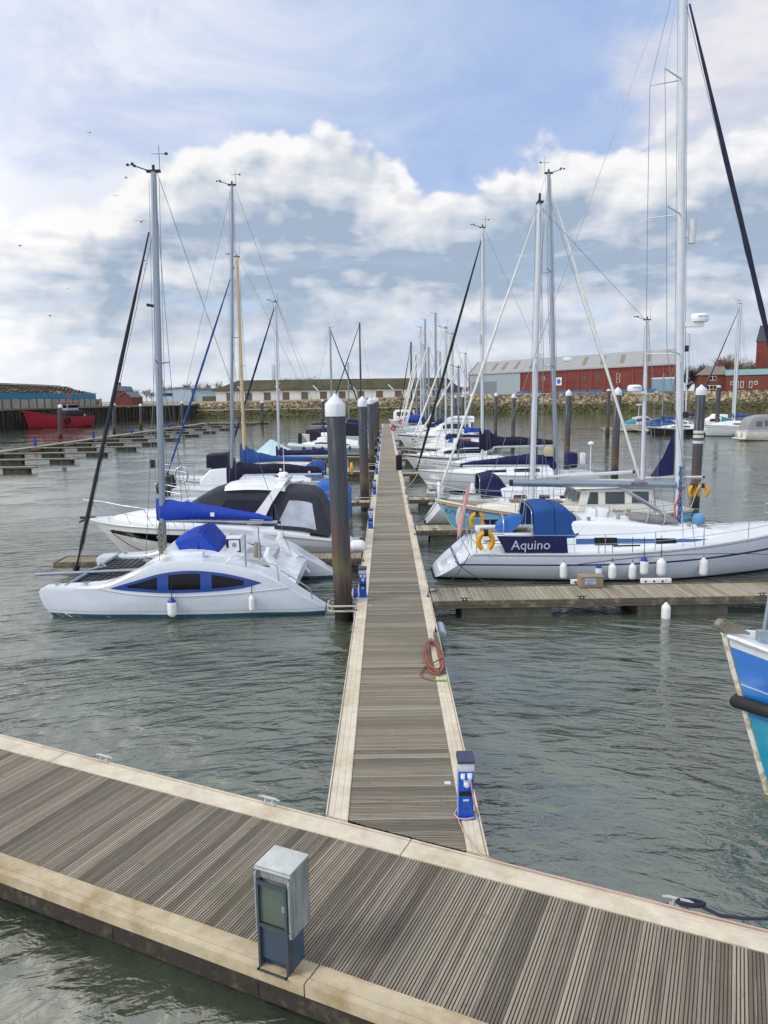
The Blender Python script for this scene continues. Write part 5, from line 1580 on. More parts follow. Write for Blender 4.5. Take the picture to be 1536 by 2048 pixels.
def sloop(label, X, Y, head, L, B, fr, hm, group=None, cabin=None, mast=None, bm=None, cover=None, gen=None, hd=None, rl=True, deck=None, sternrake=.3, bowrake=1., wt=.78, windows=(), wmat=None, railm=None, name='sailing_yacht', wire_r=.008, full=0., cabm=None, cat='yacht'):
    """X, Y: the stern at the waterline when head = 0 (bow to +X) or the stern when head = 180 (bow to -X)"""
    t = thing(name, label, cat, (X, Y, 0), R(head), group)
    H = Hull(L, B, *fr, wt=wt, bowrake=bowrake, sternrake=sternrake, full=full)
    H.build(hm, t); H.deck(deck or deckw, t); H.rail(railm or gel_grey, t, .028)
    c = None
    if cabin:
        c = shell(cabin, cabm or gel, t, 'cabin', r=.14, sub=2)
        for wv in windows: shell_window(cabin, *wv, wmat or glass, c)
    if mast:
        xm, zb, zt, mm, mr, rk, spr = mast[:7]
        kw = mast[7] if len(mast) > 7 else {}
        make_rig(t, H, xm, zb, zt, mm, mr, rk, spr, wires=wire_r, **kw)
    if bm:
        xm, xe, z0, z1, br, bmm = bm; bo = boom(t, xm, xe, z0, z1, br, bmm)
        if cover: sail_cover(bo, cover[0], cover[1], cover[2], seed=int(abs(X*7)+Y))
    if gen: furled(t, *gen)
    if hd: hood(t, hd[0], hd[1])
    if rl: rails(t, H, .16*L, .86*L)
    return t, H, c
# ------------------------------------------------------------------ catamaran (nearest boat on the left)
hm_cat = hullmat('hull_catamaran', [(-.2, '0d3446'), (.03, '0e4a63'), (.115, 'ccd3de'), (.2, '7d8796'), (.208, 'cfd6e1')], var=.06)
cat = thing('catamaran', 'white catamaran with a blue arched window band and bright blue sail cover', 'catamaran', (-1.70, 22.9, 0), PI, 'boats berthed on the left of the long pontoon')
HZ = [(0, .2), (.67, .62), (1.48, 1.14), (2.1, 1.37), (2.7, 1.52), (3.4, 1.61), (4.1, 1.63), (4.65, 1.56), (5.36, 1.28), (5.9, 1.04), (6.36, .93), (7.2, .9), (8.1, .89)]
def catz(x): return smtable(HZ, x)-.16*max(0., (x-7.85)/.25)**2.5
def cath(u): return .5*smtable([(0, .5), (.12, .8), (.4, 1.), (.65, .96), (.85, .62), (.96, .3), (1, .14)], u)
def cat_ring(u, cy):
    zs = catz(u*8.1); rg = []
    for q in (1, -1):
        h_ = []
        for t in (0, .25, .45, .6, .75, .88, .96, 1):
            z = lerp(-.3 if u < .97 else -.05, zs, t)
            wid = cath(u)*(lerp(.55, 1, sstep(0, .5, t)))*(1-.16*sstep(.55, 1, t)*sstep(.9, 1.6, zs))
            if t == 1: wid *= .9
            x = u*8.1-.34*(1-clamp(z/zs, -.2, 1))**1.9*sstep(.75, 1, u)
            h_.append((x, cy+q*wid, z))
        rg += h_[::-1] if q == 1 else h_
    return rg
def cat_side(x, z, cy, q):
    u = x/8.1; zs = catz(x); t = clamp((z+.3)/(zs+.3))
    return cy+q*(cath(u)*(lerp(.55, 1, sstep(0, .5, t)))*(1-.16*sstep(.55, 1, t)*sstep(.9, 1.6, zs))+.012)
for cy in (2.15, -2.15):
    mb = MB(); us = [i/40 for i in range(41)]+[.99]; us.sort(); k = 0
    rgs = [cat_ring(u, cy) for u in us]
    mb.loft(rgs, closed=True)
    for rg, u in zip(rgs, us):
        for p in rg: mb.hh[k] = (max(-.19, p[2]/.95)+.2)/1.2; k += 1
    hull = mb.build('hull', hm_cat, cat, smooth=30)
    for q in (1, -1):
        topc = [(1.72, .985), (2.3, 1.16), (2.9, 1.29), (3.7, 1.36), (4.5, 1.29), (5.2, 1.1), (5.95, .885)]
        botc = [(1.72, .98), (2.3, .84), (3.4, .76), (4.4, .75), (5.5, .82), (5.95, .88)]
        mb = MB(); rgs = []
        for i in range(31):
            x = lerp(1.74, 5.93, i/30); a, b_ = smtable(botc, x), smtable(topc, x)
            rgs.append([(x, cat_side(x, lerp(a, b_, j/4), cy, q), lerp(a, b_, j/4)) for j in range(5)])
        mb.loft(rgs, closed=False, cap0=False, cap1=False)
        bd = mb.build('window_band', mat('cat_band_blue', '103c8c', .35, var=.08, coat=.3), hull, smooth=60)
        for xa, xb, sl in ((2.22, 3.1, (.25, 0)), (3.42, 4.3, (0, 0)), (4.62, 5.45, (0, -.55))):
            mb = MB(); rgs = []
            for i in range(9):
                t = i/8; x = lerp(xa, xb, t)
                a = smtable(botc, x)+.09; b_ = min(smtable(topc, x)-.08, 1.28)
                if xa < 2.5: b_ = min(b_, a+.16+.5*t)
                if xb > 5: b_ = min(b_, a+.16+.5*(1-t))
                rgs.append([(x, cat_side(x, lerp(a, b_, j/3), cy, q)+q*.008, lerp(a, b_, j/3)) for j in range(4)])
            mb.loft(rgs, closed=False, cap0=False, cap1=False); mb.build('window', glass, hull, smooth=60)
        # moulded flange below the band
        mb = MB(); mb.tube([(x, cat_side(x, z, cy, q)-q*.004, z) for x, z in [(lerp(1.0, 6.3, i/30), smtable([(1.0, .83), (2, .74), (3.4, .66), (4.4, .66), (5.5, .74), (6.3, .87)], lerp(1.0, 6.3, i/30))) for i in range(31)]], .018, 6)
        mb.build('moulding', gel_grey, hull)
# bridgedeck, cockpit, bulkhead
br = [(.9, .5, .72, 1.75, 1.72), (1.6, .5, .95, 1.75, 1.72), (2.6, .5, 1.2, 1.75, 1.7), (3.4, .55, 1.5, 1.72, 1.66), (4.4, .6, 1.55, 1.7, 1.6), (5.2, .65, 1.25, 1.68, 1.58), (5.7, .65, .95, 1.68, 1.6)]
bdk = shell(br, gel, cat, 'bridgedeck', r=.08, sub=3)
mb = MB(); mb.box(1.7, 3.1, -1.0, 1.0, 1.12, 1.3); mb.build('cockpit_sole', mat('nonslip_grey', 'aeb4ba', .7), bdk, smooth=0)
mb = MB(); mb.box(2.72, 3.2, -.75, .15, 1.28, 1.84, ch=.05); bk = mb.build('instrument_pod', gel, cat)
mb = MB(); mb.box(2.74, 3.18, .152, .17, 1.36, 1.78); mb.build('pod_surround', black, bk, smooth=0)
mb = MB(); mb.box(2.78, 3.1, .172, .182, 1.41, 1.75); mb.build('pod_face', gel, bk, smooth=0)
mb = MB(); mb.lathe([(.07, .182), (.07, .195), (0, .197)], (2.93, 0, 1.6), 14, axis='y'); mb.build('compass', alu_grey, bk)
mb = MB(); mb.box(3.45, 4.25, 1.72, 2.1, 1.6, 1.76, ch=.03); mb.build('deck_locker', gel, cat)
mb = MB(); mb.tube([(1.2, 1.2, .85), (1.5, 1.25, 1.1), (1.75, 1.28, 1.5), (1.7, 1.3, 1.72)], [.15, .14, .13, .06], 10); mb.build('seat_bolster', gel, cat); mb = MB(); mb.tube([(1.2, -1.2, .85), (1.5, -1.25, 1.1), (1.75, -1.28, 1.5), (1.7, -1.3, 1.72)], [.15, .14, .13, .06], 10); mb.build('seat_bolster', gel, cat)
mb = MB(); rgs = []
for yy, sc_ in ((-.98, .8), (-.9, .95), (-.45, 1.0), (0, 1.02), (.45, 1.0), (.9, .95), (.98, .8)):
    rgs.append([(3.85+(x-3.85)*(.9+.1*sc_), yy*(1 if z < 1.5 else .9), 1.4+(z-1.4)*sc_) for x, z in ((4.3, 1.4), (4.42, 1.62), (4.56, 1.92), (4.3, 2.06), (3.9, 2.18), (3.74, 2.17), (3.55, 1.93), (3.32, 1.62), (3.13, 1.4))])
mb.loft(rgs, closed=False); hd_ = mb.build('spray_hood', royal, cat, smooth=24)
MB().tube([(3.88, .93, 1.45), (3.82, .82, 2.15), (3.82, 0, 2.2), (3.82, -.82, 2.15), (3.88, -.93, 1.45)], .012, 5).build('seam_binding', navy, hd_)
shell([(4.5, 1.48, 1.9, .84, .62), (4.8, 1.5, 1.7, .8, .5), (5.0, 1.5, 1.55, .7, .4)], clearpvc, cat, 'clear_screen', r=.1)
# beams, sprit and nets
mb = MB(); mb.tube([(7.35, -2.3, .86), (7.35, 2.2, .86)], .06, 10); mb.tube([(5.75, -1.9, .9), (5.75, 1.9, .9)], .05, 8); mb.tube([(7.35, .5, .95), (6.9, .25, 1.0), (7.35, -.5, .95)], .03, 6)
mb.build('cross_beam', alu_grey, cat)
mb = MB(); mb.tube([(5.8, .55, .93), (8.95, .55, .84)], [.06, .05], 10); mb.build('bowsprit', alu_grey, cat)
mb = MB()
for i in range(13):
    yy = lerp(-1.7, 1.7, i/12); mb.tube([(5.75, yy, .84), (6.5, yy, .78), (7.35, yy, .84)], .012, 4)
for i in range(9):
    xx = lerp(5.8, 7.3, i/8); mb.tube([(xx, -1.7, .83), (xx, 0, .77), (xx, 1.7, .83)], .012, 4)
mb.build('trampoline_net', mat('net_black', '2b2d31', .9), cat)
mb = MB(); mb.add([(5.75, -1.7, .815), (7.35, -1.7, .815), (7.35, 1.7, .815), (5.75, 1.7, .815), (6.5, 0, .75)], [(0, 1, 4), (1, 2, 4), (2, 3, 4), (3, 0, 4)]); mb.build('trampoline_cloth', mat('net_cloth', '4a4d52', .95, var=.2), cat, smooth=0)
class HC_: pass
hc_ = HC_(); hc_.L = 8.1; hc_.b = lambda u: 2.3; hc_.zs = lambda u: 1.5 if u > .3 else .9
mst = make_rig(cat, hc_, 5.18, 1.25, 12.55, alu_grey, .105, -.36, ((.52, .75),), wires=.008, beam=2.2, bow=(7.85, .9), stern=(1.2, 1.2), fore_top=.87, gear=2, gs=1.25)
mb = MB(); mb.tube([(5.02, 0, 8.8), (5.24, 0, 8.84)], .05, 6); mb.box(5.3, 5.42, -.08, .08, 4.0, 4.25); mb.build('deck_light', black, mst)
mb = MB(); q_ = random.Random(4)
for k in range(7):
    mb.tube([(5.18+q_.uniform(-.16, .16), .1+q_.uniform(-.06, .1), lerp(1.2, 2.2, j/8)+.05*math.sin(j*3+k)) if False else (5.18+.14*math.sin(j*1.7+k*2)*(.4+.6*math.sin(j/8*PI)), .13+.05*math.cos(j*2+k), lerp(1.15, 2.3, j/8)) for j in range(9)], .016, 5)
mb.build('halyard_coils', mat('rope_tan', '8d8570', .9, var=.3), mst)
bo = boom(cat, 5.05, 1.6, 2.36, 2.26, .055, alu)
sail_cover(bo, royal, [(5.3, 2.36, 3.05), (5.0, 2.34, 3.02), (4.2, 2.4, 2.93), (3.2, 2.38, 2.74), (2.2, 2.35, 2.55), (1.75, 2.33, 2.42)], .17, seed=3, jit=.04)
mb = MB(); mb.box(3.5, 3.62, .172, .19, 2.5, 2.62); mb.build('maker_patch', gel, bo, smooth=0)
furled(cat, mat('headsail_dark', '23262f', .8, var=.25), (5.05, 0, 10.9), (7.9, 0, .98), .062)
mb = MB()
for (a, b_) in (((2.3, 2.5, 1.35), (2.2, 2.6, 1.8)),): pass
mb.tube([(1.25, 2.5, .95), (1.3, 2.5, 1.45), (2.5, 2.45, 1.75), (2.75, 2.45, 1.5)], .018, 6); mb.tube([(.35, 2.4, .45), (.4, 2.4, .75), (1.2, 2.45, 1.3)], .018, 6)
mb.build('stern_rail', steel, cat)
MB().tube([(1.9, -1.7, 1.1), (1.15, -1.35, .8), (.8, -1.3, .35)], .05, 6).build('stern_brace', gel, cat)
MB().tube([(2.2, 2.3, 1.4), (2.2, 2.3, 2.3)], .03, 6).build('boom_crutch', steel, cat)
MB().tube([(2.05, .9, 1.2), (2.05, .9, 2.28)], .022, 6).build('boom_crutch', steel, cat)
mb = MB(); mb.tube([(2.15, .6, 1.25), (2.15, .62, 1.75)], [.13, .1], 8); mb.build('rope_bag', mat('rope_tan', '8d8570'), cat)
mb = MB()
for xx, yy, zz in ((7.6, 2.15, .9), (6.75, 2.2, .93), (7.1, -2.1, .92), (5.0, 2.2, 1.55)):
    mb.box(xx-.1, xx+.1, yy-.03, yy+.03, zz+.03, zz+.06); mb.box(xx-.04, xx+.04, yy-.02, yy+.02, zz-.02, zz+.04)
mb.build('deck_cleats', steel, cat, smooth=0)
def wl(x, y): return (-1.70-x, 22.9-y)
for x, r_, h_, z_, cp, lb in ((4.2, .13, .48, .34, fenderb, 'white fender with a blue end hanging from the catamaran side'), (2.0, .085, .42, .42, None, 'slim white fender hanging near the catamaran stern')):
    X_, Y_ = wl(x, cat_side(x, .4, 2.15, 1)+r_+.005)
    fender((X_, Y_, z_), r_, h_, fenderw, lb, cp, catz(x)-.02, rope=(0, .25))

# ------------------------------------------------------------------ motor cruiser (black canopy)
hm_mc = hullmat('hull_cruiser', [(-.2, '22262c'), (.06, 'c9ccd0'), (.1, 'd2d3d4'), (.62, 'b9bdc4'), (.64, 'dfe2e6')], var=.05)
mc = thing('motor_cruiser', 'white motor cruiser with a black canopy and dark wedge windows beyond the catamaran', 'motor boat', (-1.75, 28.7, 0), PI, 'boats berthed on the left of the long pontoon')
H = Hull(9.6, 3.4, .88, 1.36, 1.6, wt=.9, bowrake=1.35, sternrake=.1, full=.25)
H.build(hm_mc, mc); H.deck(deckw, mc, drop=.0); H.rail(gel_grey, mc, .045, dz=-.06, name='rubbing_strake')
H.band(glass, mc, 5.0, 8.6, lambda x: H.zs(x/9.6)*lerp(.5, .72, (x-5)/3.6), lambda x: H.zs(x/9.6)*.8, 'hull_window', n=20)
ck = [(1.0, .9, 1.25, 1.5, 1.42), (3, 1.1, 1.5, 1.5, 1.4), (5.5, 1.3, 1.75, 1.35, 1.2), (6.2, 1.35, 1.85, 1.25, 1.05), (7.5, 1.42, 1.82, .95, .75), (8.6, 1.5, 1.66, .55, .35)]
shell(ck, gel, mc, 'coachroof', r=.15, sub=3)
cv_ = [(2.35, 1.4, 2.74, 1.4, 1.15), (3.2, 1.45, 2.8, 1.4, 1.12), (4.3, 1.5, 2.78, 1.36, 1.06), (5.0, 1.55, 2.5, 1.3, 1.0), (5.9, 1.62, 1.95, 1.15, .9), (6.15, 1.65, 1.75, 1.05, .85)]
shell(cv_, charcoal, mc, 'windscreen_cover', r=.2, sub=2)
shell_window(cv_, 2.5, 4.6, .1, .78, navy_dark, mc, name='side_screen', slant=(.0, -.5), r=.2)
ht_ = [(1.9, 2.66, 2.78, 1.22, 1.18), (2.6, 2.72, 2.92, 1.2, 1.1), (3.4, 2.74, 2.95, 1.2, 1.1), (4.15, 2.7, 2.84, 1.12, 1.0)]
shell(ht_, gel, mc, 'hard_top', r=.08, sub=2)
for sd in (-1, 1):
    mb = MB()
    mb.loft([[(3.3, sd*1.5, 1.5), (2.75, sd*1.5, 1.5), (2.75, sd*1.42, 1.5), (3.3, sd*1.42, 1.5)], [(2.75, sd*1.42, 2.2), (2.4, sd*1.42, 2.2), (2.4, sd*1.33, 2.2), (2.75, sd*1.33, 2.2)], [(2.3, sd*1.25, 2.8), (2.0, sd*1.25, 2.8), (2.0, sd*1.12, 2.8), (2.3, sd*1.12, 2.8)], [(2.2, sd*.7, 2.98), (1.9, sd*.7, 2.98), (1.9, sd*.6, 2.9), (2.2, sd*.6, 2.9)]])
    mb.build('radar_arch', gel, mc, smooth=40)
mb = MB(); mb.box(1.85, 2.3, -.72, .72, 2.95, 3.08, ch=.04); mb.box(1.95, 2.2, .3, .55, 3.08, 3.2, ch=.04); mb.tube([(2.1, -.3, 3.05), (2.1, -.3, 4.4)], [.015, .006], 5); mb.build('arch_top', gel, mc)
mb = MB(); mb.lathe([(.0, 0), (.2, .02), (.22, .1), (.14, .17), (0, .18)], (2.1, 0, 3.09), 16); mb.build('radar_dome', gel, mc)
ac = [(.25, 1.0, 1.25, 1.5, 1.42), (.5, 1.05, 2.1, 1.5, 1.3), (.75, 1.1, 2.5, 1.5, 1.25), (1.3, 1.2, 2.68, 1.48, 1.2), (2.3, 1.3, 2.7, 1.45, 1.18)]
shell(ac, charcoal, mc, 'aft_canopy', r=.2, sub=2, cap1=False)
shell_window(ac, .75, 2.2, .12, .86, clearpvc, mc, name='clear_window', slant=(.15, -.45), r=.2)
mb = MB(); mb.box(.21, .24, -1.2, 1.2, 1.3, 2.0) if False else mb.box(-.75, .05, -1.45, 1.45, .3, .42, ch=.05); mb.build('bathing_platform', gel_grey, mc)
mb = MB(); mb.tube([(-.05, .6, 1.2), (-.5, .62, .75), (-.55, .62, .45)], .05, 8); mb.tube([(-.05, .95, 1.2), (-.5, .97, .75), (-.55, .97, .45)], .05, 8); mb.build('boarding_ladder', gel, mc)
mb = MB()
def MP(x, sd, dz): return (x, sd*(H.b(x/9.6)-.1), H.zs(x/9.6)+dz)
for sd in (-1, 1):
    mb.tube([MP(4.6, sd, .02), MP(5.2, sd, .42)]+[MP(x, sd, .55+.05*(x-5.5)) for x in (6, 7, 8, 9)]+[(9.75, sd*.2, 2.32), (9.8, 0, 2.32)], .015, 6)
    mb.tube([MP(x, sd, .28+.03*(x-5.5)) for x in (5.4, 6, 7, 8, 9)]+[(9.7, sd*.18, 2.0)], .01, 5)
    for x in (5.9, 6.8, 7.7, 8.6, 9.25): mb.tube([MP(x, sd, 0), MP(x+.35, sd, .56+.05*(x-5.2))], .013, 6)
mb.build('bow_rail', steel, mc)
mb = MB(); mb.box(9.4, 10.0, -.07, .07, 1.56, 1.64); mb.tube([(9.9, -.12, 1.5), (10.05, 0, 1.42), (9.9, .12, 1.5), (9.6, .0, 1.6)], .04, 6); mb.build('anchor', mat('anchor_dark', '3a3b3d', .5, metal=.5), mc)
# white inflatable on the bathing platform
fender((-1.0, 27.2, .62), .24, .6, fenderw, 'fat white fender at the motor cruiser stern by the pontoon', None, None, PI/2)
rf_ = thing('roller_fender', 'white roller fender with a blue end fixed beside the nearest pile', 'fender', (-.98, 20.0, .74))
mb = MB(); mb.lathe([(0, -.22), (.1, -.22), (.13, -.18), (.13, .1), (.11, .12)], n=16, axis='x'); mb.build('roller', fenderw, rf_)
mb = MB(); mb.lathe([(.112, .12), (.135, .125), (.135, .2), (.09, .23), (0, .23)], n=16, axis='x'); mb.build('end_cap', fenderb, rf_)

# ------------------------------------------------------------------ left row of sailing boats
GL = 'boats berthed on the left of the long pontoon'
hm_dark = hullmat('hull_dark', [(-.2, '2a1a18'), (.05, '15171f'), (.82, 'b9bcc0'), (.86, '171a24')])
t, H, c = sloop('dark hulled yacht with a tall grey mast and near black sail cover', -1.7, 37, 180, 9.5, 3.1, (.95, .98, 1.3), hm_dark, GL,
    cabin=[(1.9, .95, 1.45, 1.0, .85), (3.4, .98, 1.55, 1.05, .82), (6.2, 1.02, 1.42, .85, .62), (7.3, 1.1, 1.22, .5, .3)], windows=[(3.0, 4.2, .3, .75), (4.6, 5.8, .3, .75)],
    mast=(5.85, 1.45, 15.95, alu_grey, .085, -.65, ((.52, .85),), dict(gear=2, gs=1.2, sweep=.2)), bm=(5.75, 1.35, 2.38, 2.36, .07, alu_white), cover=(navy_dark, [(6.05, 1.55, 3.05), (5.6, 2.0, 3.0), (5.2, 2.36, 2.95), (3.2, 2.38, 2.86), (1.6, 2.38, 2.74), (1.35, 2.38, 2.6)], .16))
mb = MB(); mb.box(3.3, 3.42, .165, .185, 2.55, 2.67); mb.box(1.9, 2.0, .165, .185, 2.42, 2.52); mb.build('maker_patch', gel, t, smooth=0)
mb = MB(); mb.lathe([(0, -.35), (.3, -.3), (.36, 0), (.3, .3), (0, .35)], (9.2, 0, 1.75), 16, axis='x'); mb.build('bow_bag', black, t)
shell([(-.05, .3, 1.6, 1.15, 1.1), (.4, .9, 2.0, 1.15, 1.05), (1.2, .95, 2.05, 1.1, .95), (1.9, 1.0, 1.6, 1.0, .8)], blue_mid, t, 'cockpit_tent', r=.2, sub=2)
hm_w1 = hullmat('hull_white_blue', [(-.2, '20304f'), (.05, '1b2c66'), (.1, 'd9dde3'), (.78, '24357a'), (.83, 'dfe3e8')])
t, H, c = sloop('white yacht with a cream mast and blue cover wrapped round the mast foot', -2.3, 47.3, 180, 11.5, 3.3, (1.0, 1.0, 1.4), hm_w1, GL,
    cabin=[(2.2, 1.0, 1.6, 1.05, .9), (4, 1.05, 1.7, 1.1, .88), (7.2, 1.1, 1.5, .85, .62), (8.6, 1.2, 1.3, .5, .3)], windows=[(3.4, 4.8, .3, .75), (5.2, 6.6, .3, .75)],
    mast=(6.45, 1.6, 14.6, mast_cream, .105, -.05, ((.5, .9),), dict(gear=1, gs=1.1)), bm=(6.35, 2.0, 2.2, 2.15, .07, mast_cream),
    cover=(blue, [(6.7, 2.0, 3.35), (6.4, 2.0, 3.2), (5.6, 2.1, 2.75), (4.4, 2.15, 2.5), (2.2, 2.15, 2.45)], .2), gen=(mat('headsail_blue', '1f4686', .8, var=.3, vscale=1.2), (6.6, 0, 14.0), (11.35, 0, 1.5), .068), hd=(blue, [(1.4, 1.2, 2.1, 1.1, .95), (1.9, 1.2, 2.2, 1.1, .9), (2.5, 1.3, 1.9, 1.0, .75), (2.8, 1.4, 1.65, .9, .6)]))
mb = MB(); mb.lathe([(.1, -.16), (.12, 0), (.1, .3)], (4.3, .5, 1.75), 10) if False else mb.tube([(.5, -1.0, 1.0), (.3, -1.0, 3.6)], .03, 6); mb.tube([(.5, 1.0, 1.0), (.3, 1.0, 3.6)], .03, 6); mb.box(.0, .6, -1.05, 1.05, 3.55, 3.6); mb.build('stern_gantry', steel, t)
# small angling boat with covered outboards, stern to the left
hm_w2 = hullmat('hull_plain_white', [(-.2, '2a2d33'), (.04, 'd5d8dc'), (.7, 'b5bcc8'), (.74, 'dde0e4')])
ab = thing('angling_boat', 'white angling boat with black outboard engines and a dark cuddy canopy, stern facing left', 'motor boat', (-11.7, 42, 0), 0, GL)
H = Hull(7.2, 2.6, 1.2, 1.15, 1.5, wt=.92, sternrake=.0, full=.2); H.build(hm_w2, ab); H.deck(deckw, ab); H.rail(gel_grey, ab)
shell([(1.6, 1.15, 1.7, 1.1, 1.0), (2.2, 1.15, 2.3, 1.05, .95), (3.8, 1.2, 2.45, 1.0, .9), (4.8, 1.25, 1.9, .95, .8), (6.3, 1.4, 1.5, .5, .3)], gel, ab, 'cuddy', r=.12)
shell([(2.0, 2.35, 3.05, .95, .9), (3.0, 2.4, 3.1, .93, .88), (3.25, 2.4, 2.7, .92, .85)], navy_dark, ab, 'canopy', r=.1)
for yy in (-.35, .4):
    mb = MB(); mb.box(-.62, -.1, yy-.22, yy+.22, .7, 1.9, ch=.1); mb.box(-.45, -.15, yy-.12, yy+.12, -.3, .8, ch=.04); mb.build('outboard', black, ab)
mb = MB()
for yy, x0 in ((-.9, .3), (.9, 0)): mb.tube([(x0+1.0, yy, 2.5), (x0-1.2, yy, 2.55)], [.05, .03], 6)
mb.tube([(2.3, -.9, 3.1), (2.3, -.9, 4.6)], .015, 5); mb.tube([(3.2, .9, 3.1), (3.2, .9, 4.9)], .012, 5)
mb.build('rod_rack', alu_grey, ab)
mb = MB(); mb.tube([(.6+.35*math.cos(k*PI/8), -.95, 2.0+.42*math.sin(k*PI/8)) for k in range(16)], .06, 6, closed=True); mb.build('landing_hoop', steel, ab); mb = MB(); mb.tube([(.9, .6, 1.2), (.9, .6, 2.6), (1.3, .6, 2.6)], .03, 6); mb.build('rod_holder', steel, ab)
# sloop with navy stack cover
t, H, c = sloop('white sloop with a grey mast carrying a boxy radar reflector and navy boom cover', -2.5, 54, 180, 9.0, 3.0, (.95, .95, 1.25), hm_w1, GL,
    cabin=[(1.8, .95, 1.5, .95, .82), (3.4, 1.0, 1.55, 1.0, .8), (5.8, 1.05, 1.4, .8, .6), (6.8, 1.1, 1.2, .45, .3)], windows=[(2.6, 5.2, .3, .72)],
    mast=(5.0, 1.45, 12.75, alu_white, .085, -.12, ((.5, .8),), dict(gear=1, gs=1.0)), bm=(4.9, 1.0, 2.02, 2.0, .06, alu_white), cover=(navy, [(5.2, 1.95, 2.75), (4.8, 2.0, 2.6), (4.3, 2.04, 2.42), (2.6, 2.04, 2.4), (2.2, 2.04, 2.55), (1.1, 2.04, 2.3)], .16), gen=(navy, (4.95, 0, 12.4), (8.85, 0, 1.4), .075))
mb = MB(); mb.box(5.1, 5.32, -.12, .12, 7.4, 8.5, ch=.06); mb.build('radar_reflector', gel_grey, t)
mb = MB(); mb.tube([(3.5, .9, 1.6), (2.6, .95, 2.0)], .04, 6); mb.tube([(2.9, .95, 1.9), (2.6, .9, 1.3)], .03, 6); mb.build('davit_arm', alu_white, t)
# tented cruiser
def cruiser(label, X, Y, head, L, B, fr, hm, parts, group, cat_='motor boat', name='motor_boat', wt=.9, bowrake=1.1, rail=True, sternrake=.1):
    t = thing(name, label, cat_, (X, Y, 0), R(head), group)
    H = Hull(L, B, *fr, wt=wt, bowrake=bowrake, sternrake=sternrake, full=.2); H.build(hm, t, n=20); H.deck(deckw, t, drop=.0); H.rail(gel_grey, t, .04, dz=-.05, name='rubbing_strake')
    for p in parts:
        nm, mt, st, r_ = p[:4]
        o = shell(st, mt, t, nm, r=r_, sub=2)
        for wv in (p[4] if len(p) > 4 else []):
            shell_window(st, *wv[:4], wv[4] if len(wv) > 4 else glass, o, r=r_)
    if rail: rails(t, H, .45*L, .86*L, hgt=.5, pushpit=False)
    return t, H
cruiser('white motor boat under a pale blue pitched tent behind the cream mast', -5.2, 62, 180, 6.6, 2.5, (.95, 1.0, 1.3), hm_w2, [('cabin', gel, [(2.2, .98, 1.5, 1.0, .9), (4.2, 1.1, 1.45, .8, .65), (5.6, 1.2, 1.3, .4, .25)], .12),
    ('tent', paleblue, [(1.6, 1.0, 1.35, 1.1, .9), (2.6, 1.05, 2.0, 1.05, .55), (3.9, 1.1, 2.75, 1.0, .12), (4.3, 1.1, 2.6, 1.0, .12), (5.6, 1.2, 1.5, .8, .3)], .1)], GL, rail=False)
t, H = cruiser('big grey tubed sports boat with a dark striped side and raked arch', -1.3, 76, 180, 8.4, 3.0, (1.2, 1.25, 1.5), hullmat('hull_grey_tube', [(-.2, '1c2026'), (.1, '23272e'), (.42, 'c8ced2'), (.5, 'aeb9be')]), [('console', gel, [(1.2, 1.3, 1.75, 1.3, 1.2), (3.2, 1.35, 2.1, 1.2, 1.05), (5.2, 1.4, 2.3, 1.1, .9), (6.0, 1.45, 1.8, .9, .7), (7.2, 1.5, 1.6, .5, .3)], .15, [(2.0, 5.5, .3, .5)]), ('windscreen', navy_dark, [(5.0, 2.1, 2.7, .9, .8), (5.9, 1.9, 3.0, .9, .7), (6.05, 1.9, 2.2, .9, .7)], .1)], GL, rail=False)
H.rail(mat('rib_tube', 'b4bfc6', .6, var=.08), t, .26, 0.02, .97, .0, 'tube')
mb = MB(); mb.box(6.9, 7.25, -.5, .5, 1.5, 2.7, ch=.15); mb.build('bow_pod', black, t)
for k in range(5):
    px_ = [6.6, 5.6, 4.7, 3.4, 2.0][k]
    mb = MB(); mb.lathe([(0, 0), (.14, .05), (.1, .3), (0, .34)], (px_, H.b(px_/8.4)+.26, 1.05), 10); mb.build('tube_handle', black, t)
cruiser('long low motor boat hidden under a black cover', -1.8, 100, 180, 9.0, 3.0, (1.1, 1.2, 1.5), hm_w2, [('boat_cover', navy_dark, [(.6, 1.2, 2.6, 1.3, 1.1), (3.0, 1.25, 2.9, 1.3, 1.0), (4.6, 1.3, 2.4, 1.25, .9), (8.4, 1.55, 2.0, .5, .3)], .2), ('coachroof', gel, [(3.9, 1.2, 1.6, 1.35, 1.3), (6, 1.3, 1.7, 1.2, 1.0), (8, 1.5, 1.62, .6, .4)], .1)], GL, rail=False)
